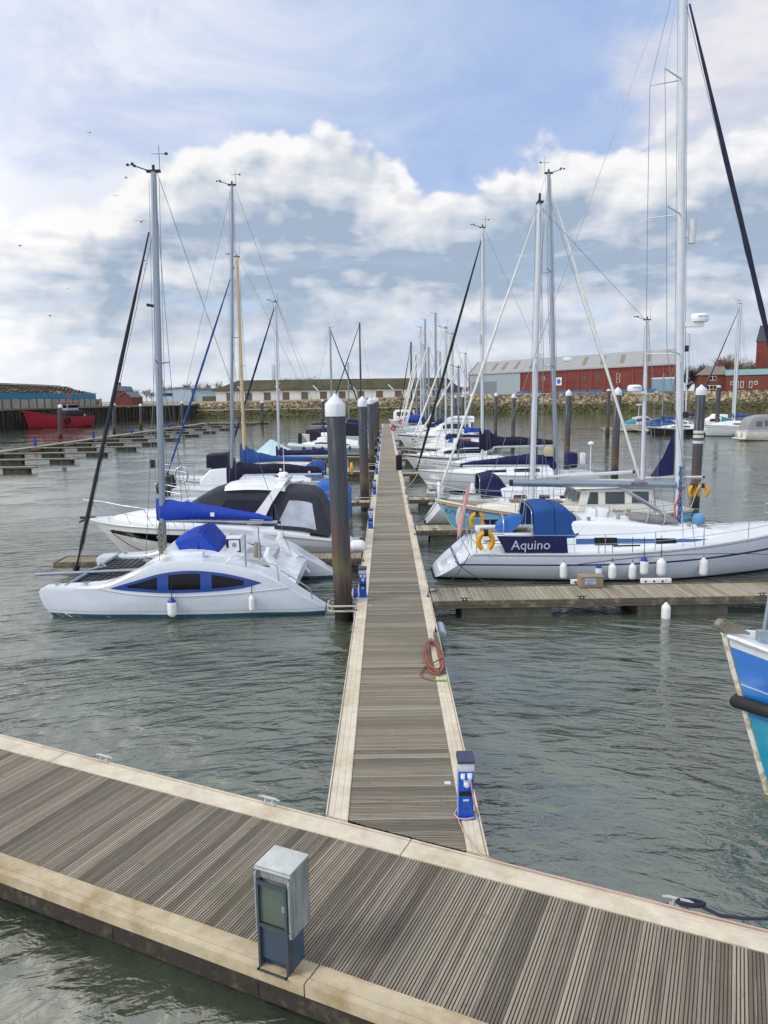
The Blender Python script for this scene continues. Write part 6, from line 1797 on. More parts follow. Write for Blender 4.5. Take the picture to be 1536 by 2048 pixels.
def fyacht(label, px_top, py_top, Y, L, bowx, mt, side, group, boomc=None, r=.09, gx=None, mfrac=.58, gen=None, hullm=None, head=None, spr=True):
    """farther yacht with its mast where the photo shows one. side: +1 bow towards +X of the stern"""
    tp = D(px_top, py_top, Y)
    hd_ = 180 if head is None else head
    if hd_ == 180: X0 = bowx+L; xm = X0-tp.x
    else: X0 = bowx-L; xm = tp.x-X0
    xm = clamp(xm, L*.3, L*.8)
    cab = [(L*.2, .95, 1.5, L*.1, L*.085), (L*.4, 1.0, 1.6, L*.105, L*.085), (L*.66, 1.05, 1.4, L*.08, L*.06), (L*.76, 1.1, 1.2, L*.05, L*.03)]
    kw = dict(gear=1, gs=1.1)
    t, H, c = sloop(label, X0, Y, hd_, L, L*.32, (.95, 1.0, 1.35), hullm or hm_w1, group, cabin=cab, windows=[(L*.3, L*.6, .3, .75)],
        mast=(xm, 1.45, tp.z, mt, r, 0, ((.5, .8),) if spr else (), kw), bm=(xm-.1, max(.3, xm-L*.4), 2.3, 2.3, .07, alu_white), cover=(boomc, [(xm+.15, 2.1, 3.0), (xm-.4, 2.25, 2.8), (max(.4, xm-L*.38), 2.28, 2.5)], .18) if boomc else None,
        gen=(gen, (xm+.1, 0, tp.z-.5), (L-.15, 0, 1.45), .09) if gen else None, rl=True, wire_r=.014)
    return t
fyacht('white yacht whose bare grey mast rises behind the nearest white pile cap', 660, 656, 110, 9.5, -9.6, alu_grey, 1, GL, navy, gen=navy, head=0) if False else None
fyacht('white yacht whose bare grey mast stands above the nearest white pile cap', 660, 656, 110, 9.0, -1.9, alu_grey, 1, GL, navy, gen=navy_dark, head=0, r=.11)
fyacht('far white yacht with a short thin mast left of the second white pile cap', 696, 727, 124, 7.5, -1.8, alu_grey, 1, GL, None, gen=None, head=0, r=.08)
fyacht('blue striped yacht with a dark mast standing over the row of piles', 751, 646, 136, 9.5, -10.5, mast_dark, 1, GL, navy, gen=navy_dark, r=.14, hullm=hullmat('hull_stripe', [(-.2, '20304f'), (.1, 'dfe3e8'), (.5, '1d2d7a'), (.75, 'dfe3e8')]), mfrac=.2)
cruiser('white motor boat with navy striped cover between the first two piles', -2.2, 118, 180, 6.4, 2.6, (1.2, 1.2, 1.5), hm_w2, [('cover', navy, [(.4, 1.2, 2.5, 1.2, 1.0), (3.0, 1.25, 2.9, 1.2, .9), (3.6, 1.3, 2.2, 1.1, .9)], .15), ('cabin', gel, [(3.0, 1.2, 2.0, 1.15, 1.0), (5.6, 1.4, 1.7, .6, .4)], .12)], GL, rail=False)
# gangway rail and horseshoe at the stern of the second sloop
hb = thing('lifebuoy', 'yellow horseshoe lifebuoy on a white stern between the first two piles', 'lifebuoy', (-1.95, 45.9, 1.75))
mb = MB(); mb.tube([(0, .28*math.cos(a), .33*math.sin(a)) for a in [R(q) for q in range(-60, 241, 25)]], .085, 8); mb.build('float_collar', yellow, hb)
# ------------------------------------------------------------------ Aquino (white yacht on the right)
GR = 'boats berthed on the right of the long pontoon'
hm_aq = hullmat('hull_white_navy', [(-.2, '12162a'), (.015, '1a2040'), (.045, 'cfd5e2'), (.6, '1d2a66'), (.655, 'd3d9e6'), (.93, '6d7688'), (.95, 'e3e7ee')], var=.04)
OX, OY = 2.87, 25.4
aq = thing('sailing_yacht', 'large white yacht with a navy name cloth, blue spray hood and thick grey boom', 'yacht', (OX, OY, 0), 0, GR)
H = Hull(11.8, 3.8, .97, 1.0, 1.62, wt=.84, bowrake=.9, sternrake=-1.25, full=.1)
H.build(hm_aq, aq, n=34); H.deck(deckw, aq, u0=.0); H.rail(gel_grey, aq, .03)
cabA = [(3.2, .95, 1.92, 1.38, 1.12), (4.6, .98, 1.88, 1.42, 1.1), (6.2, 1.02, 1.72, 1.3, .95), (7.6, 1.08, 1.56, 1.1, .75), (8.8, 1.16, 1.38, .8, .5), (9.6, 1.24, 1.3, .5, .3)]
cA = shell(cabA, gel, aq, 'cabin', r=.16, sub=3)
shell_window(cabA, 3.4, 8.9, .3, .52, mat('stripe_blue', '2f5c93', .3), cA, name='blue_stripe', off=.012, n=30, r=.16)
for a, b_ in ((4.0, 4.75), (6.05, 6.75)): shell_window(cabA, a, b_, .26, .56, glass, cA, off=.018, r=.16)
shell_window(cabA, 4.6, 5.5, .18, .24, glass, cA, name='toe_window', off=.014, r=.16)
mb = MB(); mb.box(5.4, 6.0, -.32, .32, 1.86, 1.9, ch=.015); mb.box(7.7, 8.2, -.45, .05, 1.52, 1.56, ch=.012); h_ = mb.build('deck_hatch', gel_grey, aq)
mb = MB(); mb.box(5.46, 5.94, -.26, .26, 1.902, 1.912); mb.box(7.75, 8.15, -.4, .0, 1.562, 1.57); mb.build('hatch_pane', glass_grey, h_, smooth=0)
# cockpit: coamings, sole, helm
co_ = [(.15, .9, 1.08, 1.5, 1.42), (.9, .92, 1.25, 1.55, 1.42), (2.2, .94, 1.38, 1.5, 1.36), (3.3, .95, 1.42, 1.45, 1.3)]
shell(co_, gel, aq, 'coaming', r=.1, sub=2)
mb = MB(); mb.box(.5, 3.1, -.62, .62, 1.2, 1.445); mb.build('cockpit_sole', teak, aq, smooth=0)
mb = MB(); mb.box(.35, 3.15, .64, 1.0, 1.3, 1.5, ch=.04); mb.box(.35, 3.15, -1.0, -.64, 1.3, 1.5, ch=.04); mb.build('cockpit_seat', gel, aq)
mb = MB(); mb.tube([(1.15, .55*math.cos(a*PI/12), 1.62+.45*math.sin(a*PI/12)) for a in range(24)], .022, 6, closed=True); mb.tube([(1.15, 0, 1.62), (1.35, 0, 1.2)], .07, 8); mb.build('wheel', steel, aq)
mb = MB(); mb.loft([[(1.0, -.55, 1.42), (1.35, -.55, 1.42), (1.35, .45, 1.42), (1.0, .45, 1.42)], [(1.0, -.4, 1.72), (1.75, -.4, 1.75), (1.75, .3, 1.75), (1.0, .3, 1.72)], [(1.45, -.25, 1.98), (1.85, -.25, 2.0), (1.85, .2, 2.0), (1.45, .2, 1.98)]]); mb.build('wheel_cover', blue_mid, aq, smooth=25)
# scoop transom: inset face, steps and ladder
mb = MB()
for k in range(3):
    t0 = .25+k*.25; mb.box(-1.25+1.25*t0-.12, -1.25+1.25*t0+.2, -.75, .75, .97*t0-.06, .97*t0+.03, ch=.02)
mb.build('transom_step', gel, aq)
mb = MB()
for yy in (-.35, -.05): mb.tube([(-.95, yy, .35), (-.25, yy, .95), (-.1, yy, 1.35)], .016, 6)
mb.tube([(-.25, 1.1, .9), (-.15, 1.1, 1.9), (.0, 1.1, 2.3)], .018, 6)
mb.build('ladder', steel, aq)
rails(aq, H, 1.0, 10.6, hgt=.62, step=1.55, mt=steel)
for sd in (-1, 1):
    mb = MB(); rg = []
    for i in range(13):
        x = lerp(.85, 2.98, i/12); u = x/H.L; y = sd*(H.b(u)-.045); z = H.zs(u)
        lo = .05+(.0 if x > 1.1 else 0); rg.append([(x+lerp(.2, -.1, k/4)*(1 if i == 0 else (0 if i < 12 else .2)), y+sd*(.012+.01*math.sin(i*1.3+k)), z+lerp(lo, .6, k/4)) for k in range(5)])
    mb.loft(rg, closed=False, cap0=False, cap1=False); wc_ = mb.build('name_cloth', navy, aq, smooth=60)
    u = .16; lettering('Aquino', .43, mat('letter_pale', 'b9bdd3', .7, var=.03), wc_, face_mat((1.82, sd*(H.b(u)+.012), H.zs(u)+.31), rz=0 if sd < 0 else 180), .003, shear=.05)
hood(aq, blue, [(2.0, 1.25, 2.34, 1.34, 1.16), (2.5, 1.25, 2.42, 1.34, 1.14), (3.1, 1.3, 2.34, 1.3, 1.08), (3.5, 1.5, 2.0, 1.22, .95)], r=.2)
shell([(3.48, 1.45, 2.05, 1.2, .95), (3.75, 1.6, 1.92, 1.1, .85), (3.95, 1.7, 1.8, 1.0, .75)], clearpvc, aq, 'clear_screen', r=.14, cap0=False)
mA = make_rig(aq, H, 7.25, 1.55, 19.6, alu_white, .125, -.66, ((.32, .95), (.565, .85), (.79, .65)), wires=.0095, gear=2, gs=1.2, fore_top=.93, sweep=.8, backstay=True, stern=(.0, 1.0), bow=(11.75, 1.7))
mb = MB(); mb.lathe([(.0, 0), (.12, .0), (.12, .75), (0, .75)], (7.26, 0, 10.85), 14); mb.box(7.0, 7.2, -.03, .03, 11.0, 11.06); mb.box(7.0, 7.2, -.03, .03, 11.4, 11.46); mb.build('radar_reflector', gel_grey, mA)
mb = MB(); mb.lathe([(0, 0), (.28, .01), (.31, .1), (.3, .2), (.24, .27), (0, .28)], (7.62, 0, 8.35), 20); mb.box(7.1, 7.75, -.12, .12, 8.2, 8.35); rd = mb.build('radar_dome', gel, mA)
lettering('Raymarine', .075, black, rd, face_mat((7.62, -.305, 8.52)), .002)
mb = MB(); mb.prism([(7.3, 6.3), (7.55, 6.42), (7.35, 6.15)], -.03, .03); mb.lathe([(0, 0), (.1, .05), (.1, .2), (0, .24)], (7.28, -.1, 5.2), 10); mb.box(7.2, 7.3, -.05, .05, 7.4, 7.6); mb.build('steaming_light', black, mA)
mb = MB()
for k in range(6): mb.tube([(7.2+.08*math.sin(j*2+k), -.16+.05*math.cos(j+k*2), lerp(1.6, 3.6, j/8)) for j in range(9)], .014, 5)
mb.build('halyard_coils', mat('rope_blue', '35618c', .9, var=.3), mA)
mb = MB(); mb.tube([(7.25+.06, -.15, 2.9), (7.0, -.2, 2.2), (7.1, -.18, 1.65)], .03, 6); mb.build('red_halyards', rope_red, mA)
boA = boom(aq, 7.05, 1.52, 2.96, 3.1, .125, alu_grey)
lettering('SELDEN', .16, black, boA, face_mat((5.8, -.128, 3.03), ry=0), .002)
mb = MB(); mb.tube([(5.2, 0, 2.9), (7.1, 0, 1.75)], .055, 8); mb.tube([(5.2, .05, 2.85), (7.05, .05, 1.7)], .02, 6); mb.build('kicker_strut', alu, boA)
mb = MB(); mb.tube([(1.9, 0, 3.0), (1.7, .1, 1.6)], .012, 5); mb.tube([(2.0, 0, 3.0), (1.85, -.1, 1.6)], .012, 5); mb.build('mainsheet', rope_pale, boA)
furled(aq, mat('headsail_navy', '171a38', .8, var=.2), (6.85, 0, 18.0), (11.72, 0, 1.95), .085)
mb = MB(); mb.box(4.05, 4.75, -.35, .2, 1.92, 2.2, ch=.09); lf = mb.build('life_raft', gel, aq)
mb = MB(); mb.tube([(4.7, -.38, 1.9), (4.7, -.38, 2.1), (4.72, -.05, 2.12), (4.72, -.05, 1.9)], .018, 6); mb.tube([(4.3, -.37, 1.95), (4.3, -.36, 2.22), (4.3, .22, 2.22)], .012, 5); mb.build('raft_cradle', steel, lf)
for xx, yy in ((3.9, -.9), (5.0, -.5), (7.4, -.5)): MB().lathe([(.07, 0), (.06, .06), (.075, .13), (0, .14)], (xx, yy, 1.9 if xx < 6 else 1.6), 10).build('winch', steel, aq)
dg_ = thing('dinghy_bundle', 'rolled grey inflatable dinghy lashed on the white coachroof before the mast', 'dinghy', (OX+6.15, OY-.35, 1.72))
mb = MB(); q_ = random.Random(2); rgs = []
for i in range(15):
    t = i/14; w_ = .34*(.35+.65*math.sin(PI*min(1, t*1.15+.12))**.6); rgs.append([(lerp(-.75, .8, t)+.05*q_.uniform(-1, 1), -.25*t+w_*math.cos(a*PI/6)*(1+q_.uniform(-.1, .1)), .2-.16*t+w_*.62*math.sin(a*PI/6)*(1+q_.uniform(-.12, .12))) for a in range(12)])
mb.loft(rgs); mb.build('hull_roll', mat('dinghy_grey', '7b7d80', .7, var=.2, bump=.01, bscale=7), dg_, smooth=60)
mb = MB()
for t in (.3, .65): mb.tube([(lerp(-.75, .8, t)+.25*math.sin(a*PI/7)*.4, -.25*t+.4*math.cos(a*PI/7), .2-.16*t+.26*math.sin(a*PI/7)) for a in range(14)], .013, 5, closed=True)
mb.build('lashing', rope_pale, dg_)
def horseshoe(loc, label, rz=0, s=1.):
    h = thing('horseshoe_buoy', label, 'lifebuoy', loc, rz, 'yellow horseshoe buoys')
    mb = MB(); mb.tube([(.23*s*math.cos(a), 0, .27*s*math.sin(a)) for a in [R(q) for q in range(-62, 243, 16)]], .085*s, 10); mb.build('float_collar', yellow, h)
    mb = MB(); mb.box(-.07*s, .07*s, -.1*s, .1*s, .17*s, .39*s, ch=.02); mb.build('strap', black, h)
    return h
horseshoe((OX+.38, OY-1.72, 1.42), 'yellow horseshoe buoy on the near stern rail of the large white yacht', .1)
horseshoe((OX+.55, OY+1.75, 1.5), 'yellow horseshoe buoy on the far stern rail, against the blue ketch bow', -.1)
en = thing('flag', 'faded red and white ensign furled on its staff at the white yacht stern', 'flag', (OX-.05, OY+.9, .95))
MB().tube([(-.15, 0, 0), (.05, 0, 1.1), (.3, 0, 2.2)], .014, 6).build('staff', alu_white, en)
mb = MB(); rgs = []
for i in range(11):
    t = i/10; w_ = .02+.05*math.sin(PI*t)**.7; rgs.append([(lerp(-.12, .25, t)-.02+w_*math.cos(a*PI/4)*(1.1+.5*math.sin(t*9))-.05, w_*.6*math.sin(a*PI/4), lerp(.15, 1.95, t)) for a in range(8)])
mb.loft(rgs); mb.build('cloth', mat('ensign_red', 'd79a98', .85, var=.3, vscale=4), en, smooth=60)
mb = MB(); rgs = []
for i in range(7):
    t = i/6; w_ = .05+.09*math.sin(PI*t)**.6; rgs.append([(-.3+.05*t+w_*math.cos(a*PI/4), .1+w_*.7*math.sin(a*PI/4), lerp(.45, 1.15, t)) for a in range(8)])
mb.loft(rgs); mb.build('outboard_cover', mat('cover_pale_grey', 'b9b9be', .8, var=.15), en if False else aq, smooth=60).location = (.1, .9, 1.)
FZ = [(5.75, .12, .5, .42, None), (6.88, .11, .46, .34, fenderb), (7.3, .13, .5, .4, None), (7.95, .12, .5, .38, None), (8.3, .13, .52, .55, fenderb), (8.85, .15, .55, .52, None), (10.3, .13, .56, .46, None)]
FL = ['white fender nearest the name cloth on the large white yacht', 'small white fender with a navy cap half hidden by the step block', 'white fender just right of the step block', 'white fender above the finger pontoon cleat', 'white fender with a bright blue cap, raised beside a white one', 'fattest white fender right beside the blue capped one', 'white fender hanging alone towards the bow of the white yacht']
for (X_, r_, h_, z_, cp), lb in zip(FZ, FL):
    x = X_-OX; u = H.u_of(x, z_)
    fender((X_, OY-H.yat(u, z_)-r_-.01, z_), r_, h_, fenderw, lb, cp, H.zs(u)+.5, rope=(0, .08))
for (px0, px1, lb) in ((1142, 1172, 'short white dock fender on the finger pontoon left of the step block'), (1282, 1342, 'long white dock fender strip on the far edge of the finger pontoon')):
    a, b_ = D(px0, 1161, 21.6), D(px1, 1161, 21.6)
    df = thing('dock_fender', lb, 'fender', ((a.x+b_.x)/2, 21.62, .56), 0, 'white dock fenders on the finger pontoon')
    w_ = (b_.x-a.x)/2; mb = MB(); mb.box(-w_, w_, -.07, .07, -.07, .07, ch=.02); mb.build('pad', fenderw, df)
    mb = MB()
    for k in range(max(2, int(w_*2/.25))): mb.lathe([(.03, 0), (.03, -.015), (0, -.016)], (-w_+.12+k*.25, -.07, .0), 8, axis='y')
    mb.build('fixing', black, df)
pz = U(1338, 1222, .25)
fender((pz.x, 19.72, .12), .12, .52, fenderw, 'white fender dangling in the water from the near edge of the finger pontoon', None, .5)
pz = U(879, 1252, .25)
gf = thing('fender', 'ribbed grey fender tied to the right edge of the long pontoon', 'fender', (cx(18)+1.15, 18.0, .3), 0, 'fenders hung along the boats')
mb = MB(); pr = [(0, -.42), (.07, -.42)]
for k in range(7): pr += [(.115, -.38+k*.1), (.115, -.31+k*.1), (.095, -.3+k*.1)]
pr += [(.05, .36), (0, .37)]
mb.lathe(pr, n=14, axis='y'); mb.build('body', fendergrey, gf)

# ------------------------------------------------------------------ pale blue ketch with a wheelhouse
hm_k = hullmat('hull_pale_blue', [(-.2, '5c2a22'), (.03, '6fb4dc'), (.88, '8a6238'), (.92, 'd8d2c0')], var=.07)
KX, KY = 12.9, 31.85
ke = thing('ketch', 'pale blue motor sailing ketch with a cream wheelhouse and varnished rubbing strake', 'ketch', (KX, KY, 0), PI, GR)
H = Hull(10.7, 3.35, 1.25, 1.02, 1.7, wt=.55, bowrake=1.1, sternrake=.35, full=.15)
H.build(hm_k, ke, n=30); H.deck(teak, ke, drop=.12); H.rail(mat('bulwark_cap', 'd9d1bb', .5), ke, .045)
mb = MB()
for sd in (-1, 1): mb.tube([(*[p for p in H.onside(H.xo(i/30, H.zs(i/30)*.9)*.999, H.zs(i/30)*.9, sd, .01)],) for i in range(1, 30)], .03, 6)
mb.build('rubbing_strake', wood, ke)
lettering('Kingfisher', .34, mat('letter_navy', '1c2f52', .6), ke, Matrix.Translation((9.72, H.yat(.905, 1.25)+.06, 1.28)) @ Matrix.Rotation(PI-.36, 4, 'Z') @ Matrix.Rotation(R(78), 4, 'X'), .004, shear=.2)
kc = [(4.6, 1.0, 1.45, 1.05, .95), (6.3, 1.0, 1.5, 1.0, .88), (8.0, 1.1, 1.5, .75, .6), (8.9, 1.25, 1.4, .45, .3)]
k1 = shell(kc, gel_warm, ke, 'cabin_trunk', r=.1, sub=2); shell_window(kc, 5.0, 5.9, .3, .7, glass, k1, r=.1); shell_window(kc, 6.4, 7.3, .3, .7, glass, k1, r=.1)
MB().box(6.9, 7.5, -.3, .3, 1.5, 1.62, ch=.03).build('hatch', wood, ke); MB().box(5.3, 6.0, -.4, .4, 1.5, 1.58, ch=.02).build('hatch', wood, ke)
wh_ = [(1.75, .95, 2.18, 1.2, 1.08), (2.4, .95, 2.2, 1.22, 1.1), (4.35, .95, 2.2, 1.22, 1.1), (4.95, .98, 2.12, 1.18, 1.02, -.25)]
k2 = shell(wh_, gel_warm, ke, 'wheelhouse', r=.06)
for a, b_ in ((1.95, 2.65), (2.95, 3.75), (4.05, 4.5)): shell_window(wh_, a, b_, .52, .93, glass_grey, k2, r=.06, off=.016, slant=(0, -.12 if b_ > 4.2 else 0), straight=True)
mb = MB()
for yy in (-.72, 0, .72): mb.add([(4.985-.02, yy-.3, 1.62), (4.985-.02, yy+.3, 1.62), (4.83, yy+.3, 2.05), (4.83, yy-.3, 2.05)], [(0, 1, 2, 3)])
mb.build('windscreen', glass_grey, k2, smooth=0)
shell([(1.5, 2.2, 2.29, 1.26, 1.22), (3, 2.24, 2.34, 1.28, 1.24), (5.0, 2.2, 2.28, 1.2, 1.15)], gel_warm, k2, 'wheelhouse_roof', r=.04)
lettering('Fisher 34', .2, black, k2, face_mat((3.1, 1.245, 1.28), rz=180), .004, shear=.2)
mb = MB(); mb.box(1.85, 2.3, .3, .75, 2.3, 2.46, ch=.04); mb.build('roof_bag', redpl, ke)
kcz = [(.3, .95, 1.3, .8, .75), (1.0, .98, 1.45, 1.05, .95), (1.75, .98, 1.5, 1.15, 1.05)]
shell(kcz, gel_warm, ke, 'aft_coaming', r=.08)
mK = make_rig(ke, H, 6.55, 1.5, 13.75, alu_white, .12, -.12, ((.5, .95),), wires=.009, gear=0, bow=(10.6, 1.75), stern=(2.2, 2.2), fwd_shroud=.7, backstay=False)
mb = MB(); mb.box(6.3, 6.55, -.2, .2, 13.72, 13.78); mb.tube([(6.43, 0, 13.75), (6.43, 0, 14.1)], .05, 8); mb.build('masthead_gear', black, mK)
mZ = make_rig(ke, H, 1.85, 1.0, 9.05, alu_white, .08, .05, ((.62, .75),), wires=.008, gear=1, gs=.9, forestay=False, backstay=False, stern=(.1, 1.3))
MB().tube([(6.43, 0, 13.6), (1.9, 0, 9.0)], .008, 4).build('triatic_stay', wire, ke)
mb = MB(); mb.lathe([(0, 0), (.27, .01), (.3, .1), (.29, .2), (.22, .27), (0, .28)], (2.32, 0, 6.15), 20); mb.box(1.85, 2.4, -.1, .1, 6.05, 6.15); rd = mb.build('radar_dome', gel, mZ)
lettering('Raymarine', .075, black, rd, face_mat((2.32, .295, 6.31), rz=180), .002)
boom(ke, 6.4, 2.3, 2.56, 2.76, .075, alu_white)
boom(ke, 1.75, -.7, 2.5, 2.5, .055, alu_white)
# navy riding sail stowed up the mizzen backstay
mb = MB(); mb.loft([[(1.55, .02, 2.5), (.55, .06, 2.62), (.55, -.06, 2.62), (1.55, -.02, 2.5)], [(1.0, .02, 3.4), (.52, .05, 3.5), (.52, -.05, 3.5), (1.0, -.02, 3.4)], [(.62, .015, 4.35), (.5, .015, 4.4), (.5, -.015, 4.4), (.62, -.015, 4.35)]]); mb.build('riding_sail', navy, ke, smooth=60)
furled(ke, mat('headsail_white', 'd8d9d6', .8, var=.1), (6.62, 0, 13.2), (10.55, 0, 1.95), .05)
rails(ke, H, 1.8, 9.4, hgt=.55, step=1.6)
mb = MB(); mb.box(10.2, 10.9, -.08, .08, 1.68, 1.78); mb.tube([(10.8, -.2, 1.55), (10.95, 0, 1.5), (10.8, .2, 1.55)], .05, 6); mb.build('anchor', galv, ke)
mb = MB(); mb.tube([(10.55, .22*math.cos(a*PI/6), 2.0+.38*math.sin(a*PI/6)) for a in range(12)], .07, 8, closed=True); mb.tube([(10.5, -.35, 1.9), (11.0, -.35, 1.95), (11.0, -.35, 2.35), (10.5, -.35, 2.3)], .06, 8, closed=True); mb.build('bow_fender', fenderw, ke)
mb = MB(); mb.tube([(.15, -1.0, 1.3), (-.5, -.4, 2.4), (-.6, .5, 2.45)], .02, 6); mb.tube([(.15, 1.0, 1.3), (-.3, .7, 2.3), (-.9, .6, 2.6)], .02, 6); mb.build('stern_davit', steel, ke)
for x, y, lb in ((-.05, .62, 'yellow horseshoe buoy high on the ketch stern, left of a pair'), (-.55, .5, 'yellow horseshoe buoy high on the ketch stern, right of a pair')):
    horseshoe((KX-x, KY-y, 1.95), lb, .6 if x > -.2 else -.5, .85)
mb = MB(); mb.lathe([(0, -.28), (.2, -.22), (.27, 0), (.2, .22), (0, .28)], (0, 0, 0), 14); tag(mb.build('mooring_buoy', mat('buoy_pale_blue', '5f9fd6', .5, var=.1), None, loc=(KX+.15, KY-1.15, .85)), 'pale blue round buoy hanging at the ketch stern quarter', 'buoy')

# ------------------------------------------------------------------ the rest of the right row
hm_r3 = hullmat('hull_white_grey', [(-.2, '1a2233'), (.03, '222c46'), (.07, 'd5d9df'), (.86, '9aa2ad'), (.9, 'e0e3e8')])
t, H, c = sloop('white sloop with a navy spray hood and long navy boom cover behind the ketch', 2.8, 36, 0, 9.9, 3.4, (1.1, 1.1, 1.3), hm_r3, GR,
    cabin=[(2.6, 1.05, 1.75, 1.15, .98), (4.2, 1.08, 1.72, 1.18, .95), (6.4, 1.12, 1.52, .95, .7), (7.8, 1.2, 1.3, .55, .35)], windows=[(3.3, 3.9, .35, .65), (4.5, 5.0, .35, .65), (5.5, 6.0, .35, .65)],
    mast=(5.55, 1.6, 16.0, alu_grey, .105, -.65, ((.4, .9), (.7, .7)), dict(gear=2, gs=1.2, sweep=.35, fore_top=.93)), bm=(5.4, 1.0, 2.72, 2.74, .075, alu_white),
    cover=(navy, [(5.5, 2.4, 3.1), (5.1, 2.7, 3.22), (4.0, 2.74, 3.28), (2.8, 2.76, 3.12), (1.6, 2.78, 2.98), (.9, 2.78, 2.86)], .15), gen=(whitecloth, (5.2, 0, 14.9), (9.75, 0, 1.45), .065), hd=(navy, [(1.75, 1.3, 2.3, 1.15, 1.0), (2.2, 1.3, 2.38, 1.15, .98), (2.7, 1.35, 2.2, 1.08, .88), (3.0, 1.5, 1.8, .95, .7)]), sternrake=-.85, wt=.82)
mb = MB(); mb.box(4.9, 5.35, -.25, .1, 3.15, 3.6, ch=.1); mb.build('sail_head', mat('sail_tan', 'b9ae92', .85), t)
mb = MB(); mb.tube([(-.1, -1.0, .7), (-.05, -1.0, 1.9)], .02, 6); mb.box(-.25, .0, -1.2, -.85, 1.5, 2.0, ch=.06); mb.build('outboard', gel, t)
mb = MB(); mb.lathe([(0, 0), (.16, .05), (.06, .5), (0, .52)], (1.35, -1.3, 1.55), 10); mb.build('stern_bag', gel, t)
mb = MB(); mb.box(5.75, 6.1, -.2, .2, 7.6, 7.8, ch=.06); mb.build('radar_dome', gel, t)
hm_r4 = hullmat('hull_white_tall', [(-.2, '1a2233'), (.03, '243050'), (.08, 'd3d9df'), (.55, '6c7684'), (.575, 'd5dbe1'), (.93, '7c8490'), (.95, 'e0e3e8')])
t, H, c = sloop('long white yacht with a black furled headsail and tall navy cover at the mast', 13.5, 48.5, 180, 11.4, 3.6, (1.1, 1.1, 1.42), hm_r4, GR,
    cabin=[(2.4, 1.05, 1.7, 1.2, 1.0), (4.6, 1.1, 1.75, 1.22, 1.0), (7.4, 1.15, 1.55, .95, .7), (9, 1.25, 1.35, .5, .3)], windows=[(3.6, 5.2, .35, .72), (5.7, 7.0, .35, .72)],
    mast=(7.1, 1.6, 16.35, alu_white, .1, .06, ((.4, .9), (.68, .7)), dict(gear=2, gs=1.2, fore_top=.96)), bm=(7.0, 2.35, 2.82, 2.86, .08, alu_white),
    cover=(navy_dark, [(7.3, 2.5, 4.0), (6.7, 2.6, 3.9), (6.2, 2.84, 3.5), (4.5, 2.88, 3.42), (2.8, 2.9, 3.24), (2.4, 2.9, 3.1)], .18), gen=(mat('headsail_black', '15171d', .8), (7.2, 0, 15.7), (11.3, 0, 1.5), .085), sternrake=-.6)
mb = MB(); mb.lathe([(0, 0), (.14, 0), (.14, .5), (0, .5)], (7.3, 0, 9.4), 12); mb.build('radar_reflector', gel_grey, t)
mb = MB(); mb.box(1.0, 1.7, -.5, .5, 1.4, 2.4, ch=.18); mb.build('stern_cover', navy, t)
mb = MB(); mb.box(.2, .5, -1.1, -.7, 1.5, 2.3, ch=.08); mb.build('stern_locker', gel, t); mb = MB(); mb.tube([(.3, .8, 1.2), (.3, .8, 3.0)], .03, 6); mb.lathe([(0, 0), (.2, .05), (.2, .15), (0, .25)], (.3, .8, 2.9), 10); mb.build('stern_lamp', gel, t)
lettering('Saltwind', .22, black, t, Matrix.Translation((9.6, H.yat(.83, 1.0)+.03, 1.05)) @ Matrix.Rotation(PI-.2, 4, 'Z') @ Matrix.Rotation(R(84), 4, 'X'), .003) if False else None
hm_r5 = hullmat('hull_white_black', [(-.2, '1a2233'), (.05, 'd5dade'), (.84, '16181d'), (.93, 'e0e3e8')])
t, H, c = sloop('white deck saloon yacht with long dark windows and a slim white mast', 10.1, 64, 180, 8.4, 3.0, (1.0, 1.0, 1.3), hm_r5, GR,
    cabin=[(1.4, .95, 1.9, 1.15, 1.0), (2.2, 1.0, 1.95, 1.15, .98), (4.6, 1.05, 1.8, 1.05, .85), (5.6, 1.1, 1.45, .9, .7), (7.2, 1.25, 1.35, .4, .25)], windows=[(1.8, 5.0, .45, .9)],
    mast=(4.75, 1.75, 11.7, alu_white, .085, 0, ((.5, .8),), dict(gear=1, gs=1.1)), rl=True, bm=(4.65, 1.2, 2.6, 2.6, .06, alu_white), cover=(navy, [(4.8, 2.4, 2.9), (4, 2.6, 2.95), (1.3, 2.6, 2.8)], .15))
hm_r6 = hullmat('hull_grey_maroon', [(-.2, '1c2226'), (.05, 'b4bcc4'), (.72, '4e2028'), (.88, 'cfc6b0')])
cruiser('cream decked cabin boat with a maroon sheer band and open wheel shelter', 10.2, 74.5, 180, 7.2, 2.7, (1.05, 1.05, 1.25), hm_r6, [('cabin', gel_warm, [(3.0, 1.05, 1.55, 1.0, .85), (5.0, 1.15, 1.6, .85, .65), (6.5, 1.22, 1.3, .35, .2)], .15), ('shelter', gel_warm, [(1.3, 1.05, 2.3, 1.0, .9), (2.8, 1.05, 2.45, 1.0, .85), (3.3, 1.05, 1.8, .95, .8)], .12, [(1.6, 2.9, .45, .9, wood)]), ('bow_tent', blue, [(3.25, 1.5, 2.2, .5, .4), (3.9, 1.4, 1.6, .5, .3)], .1)], GR)
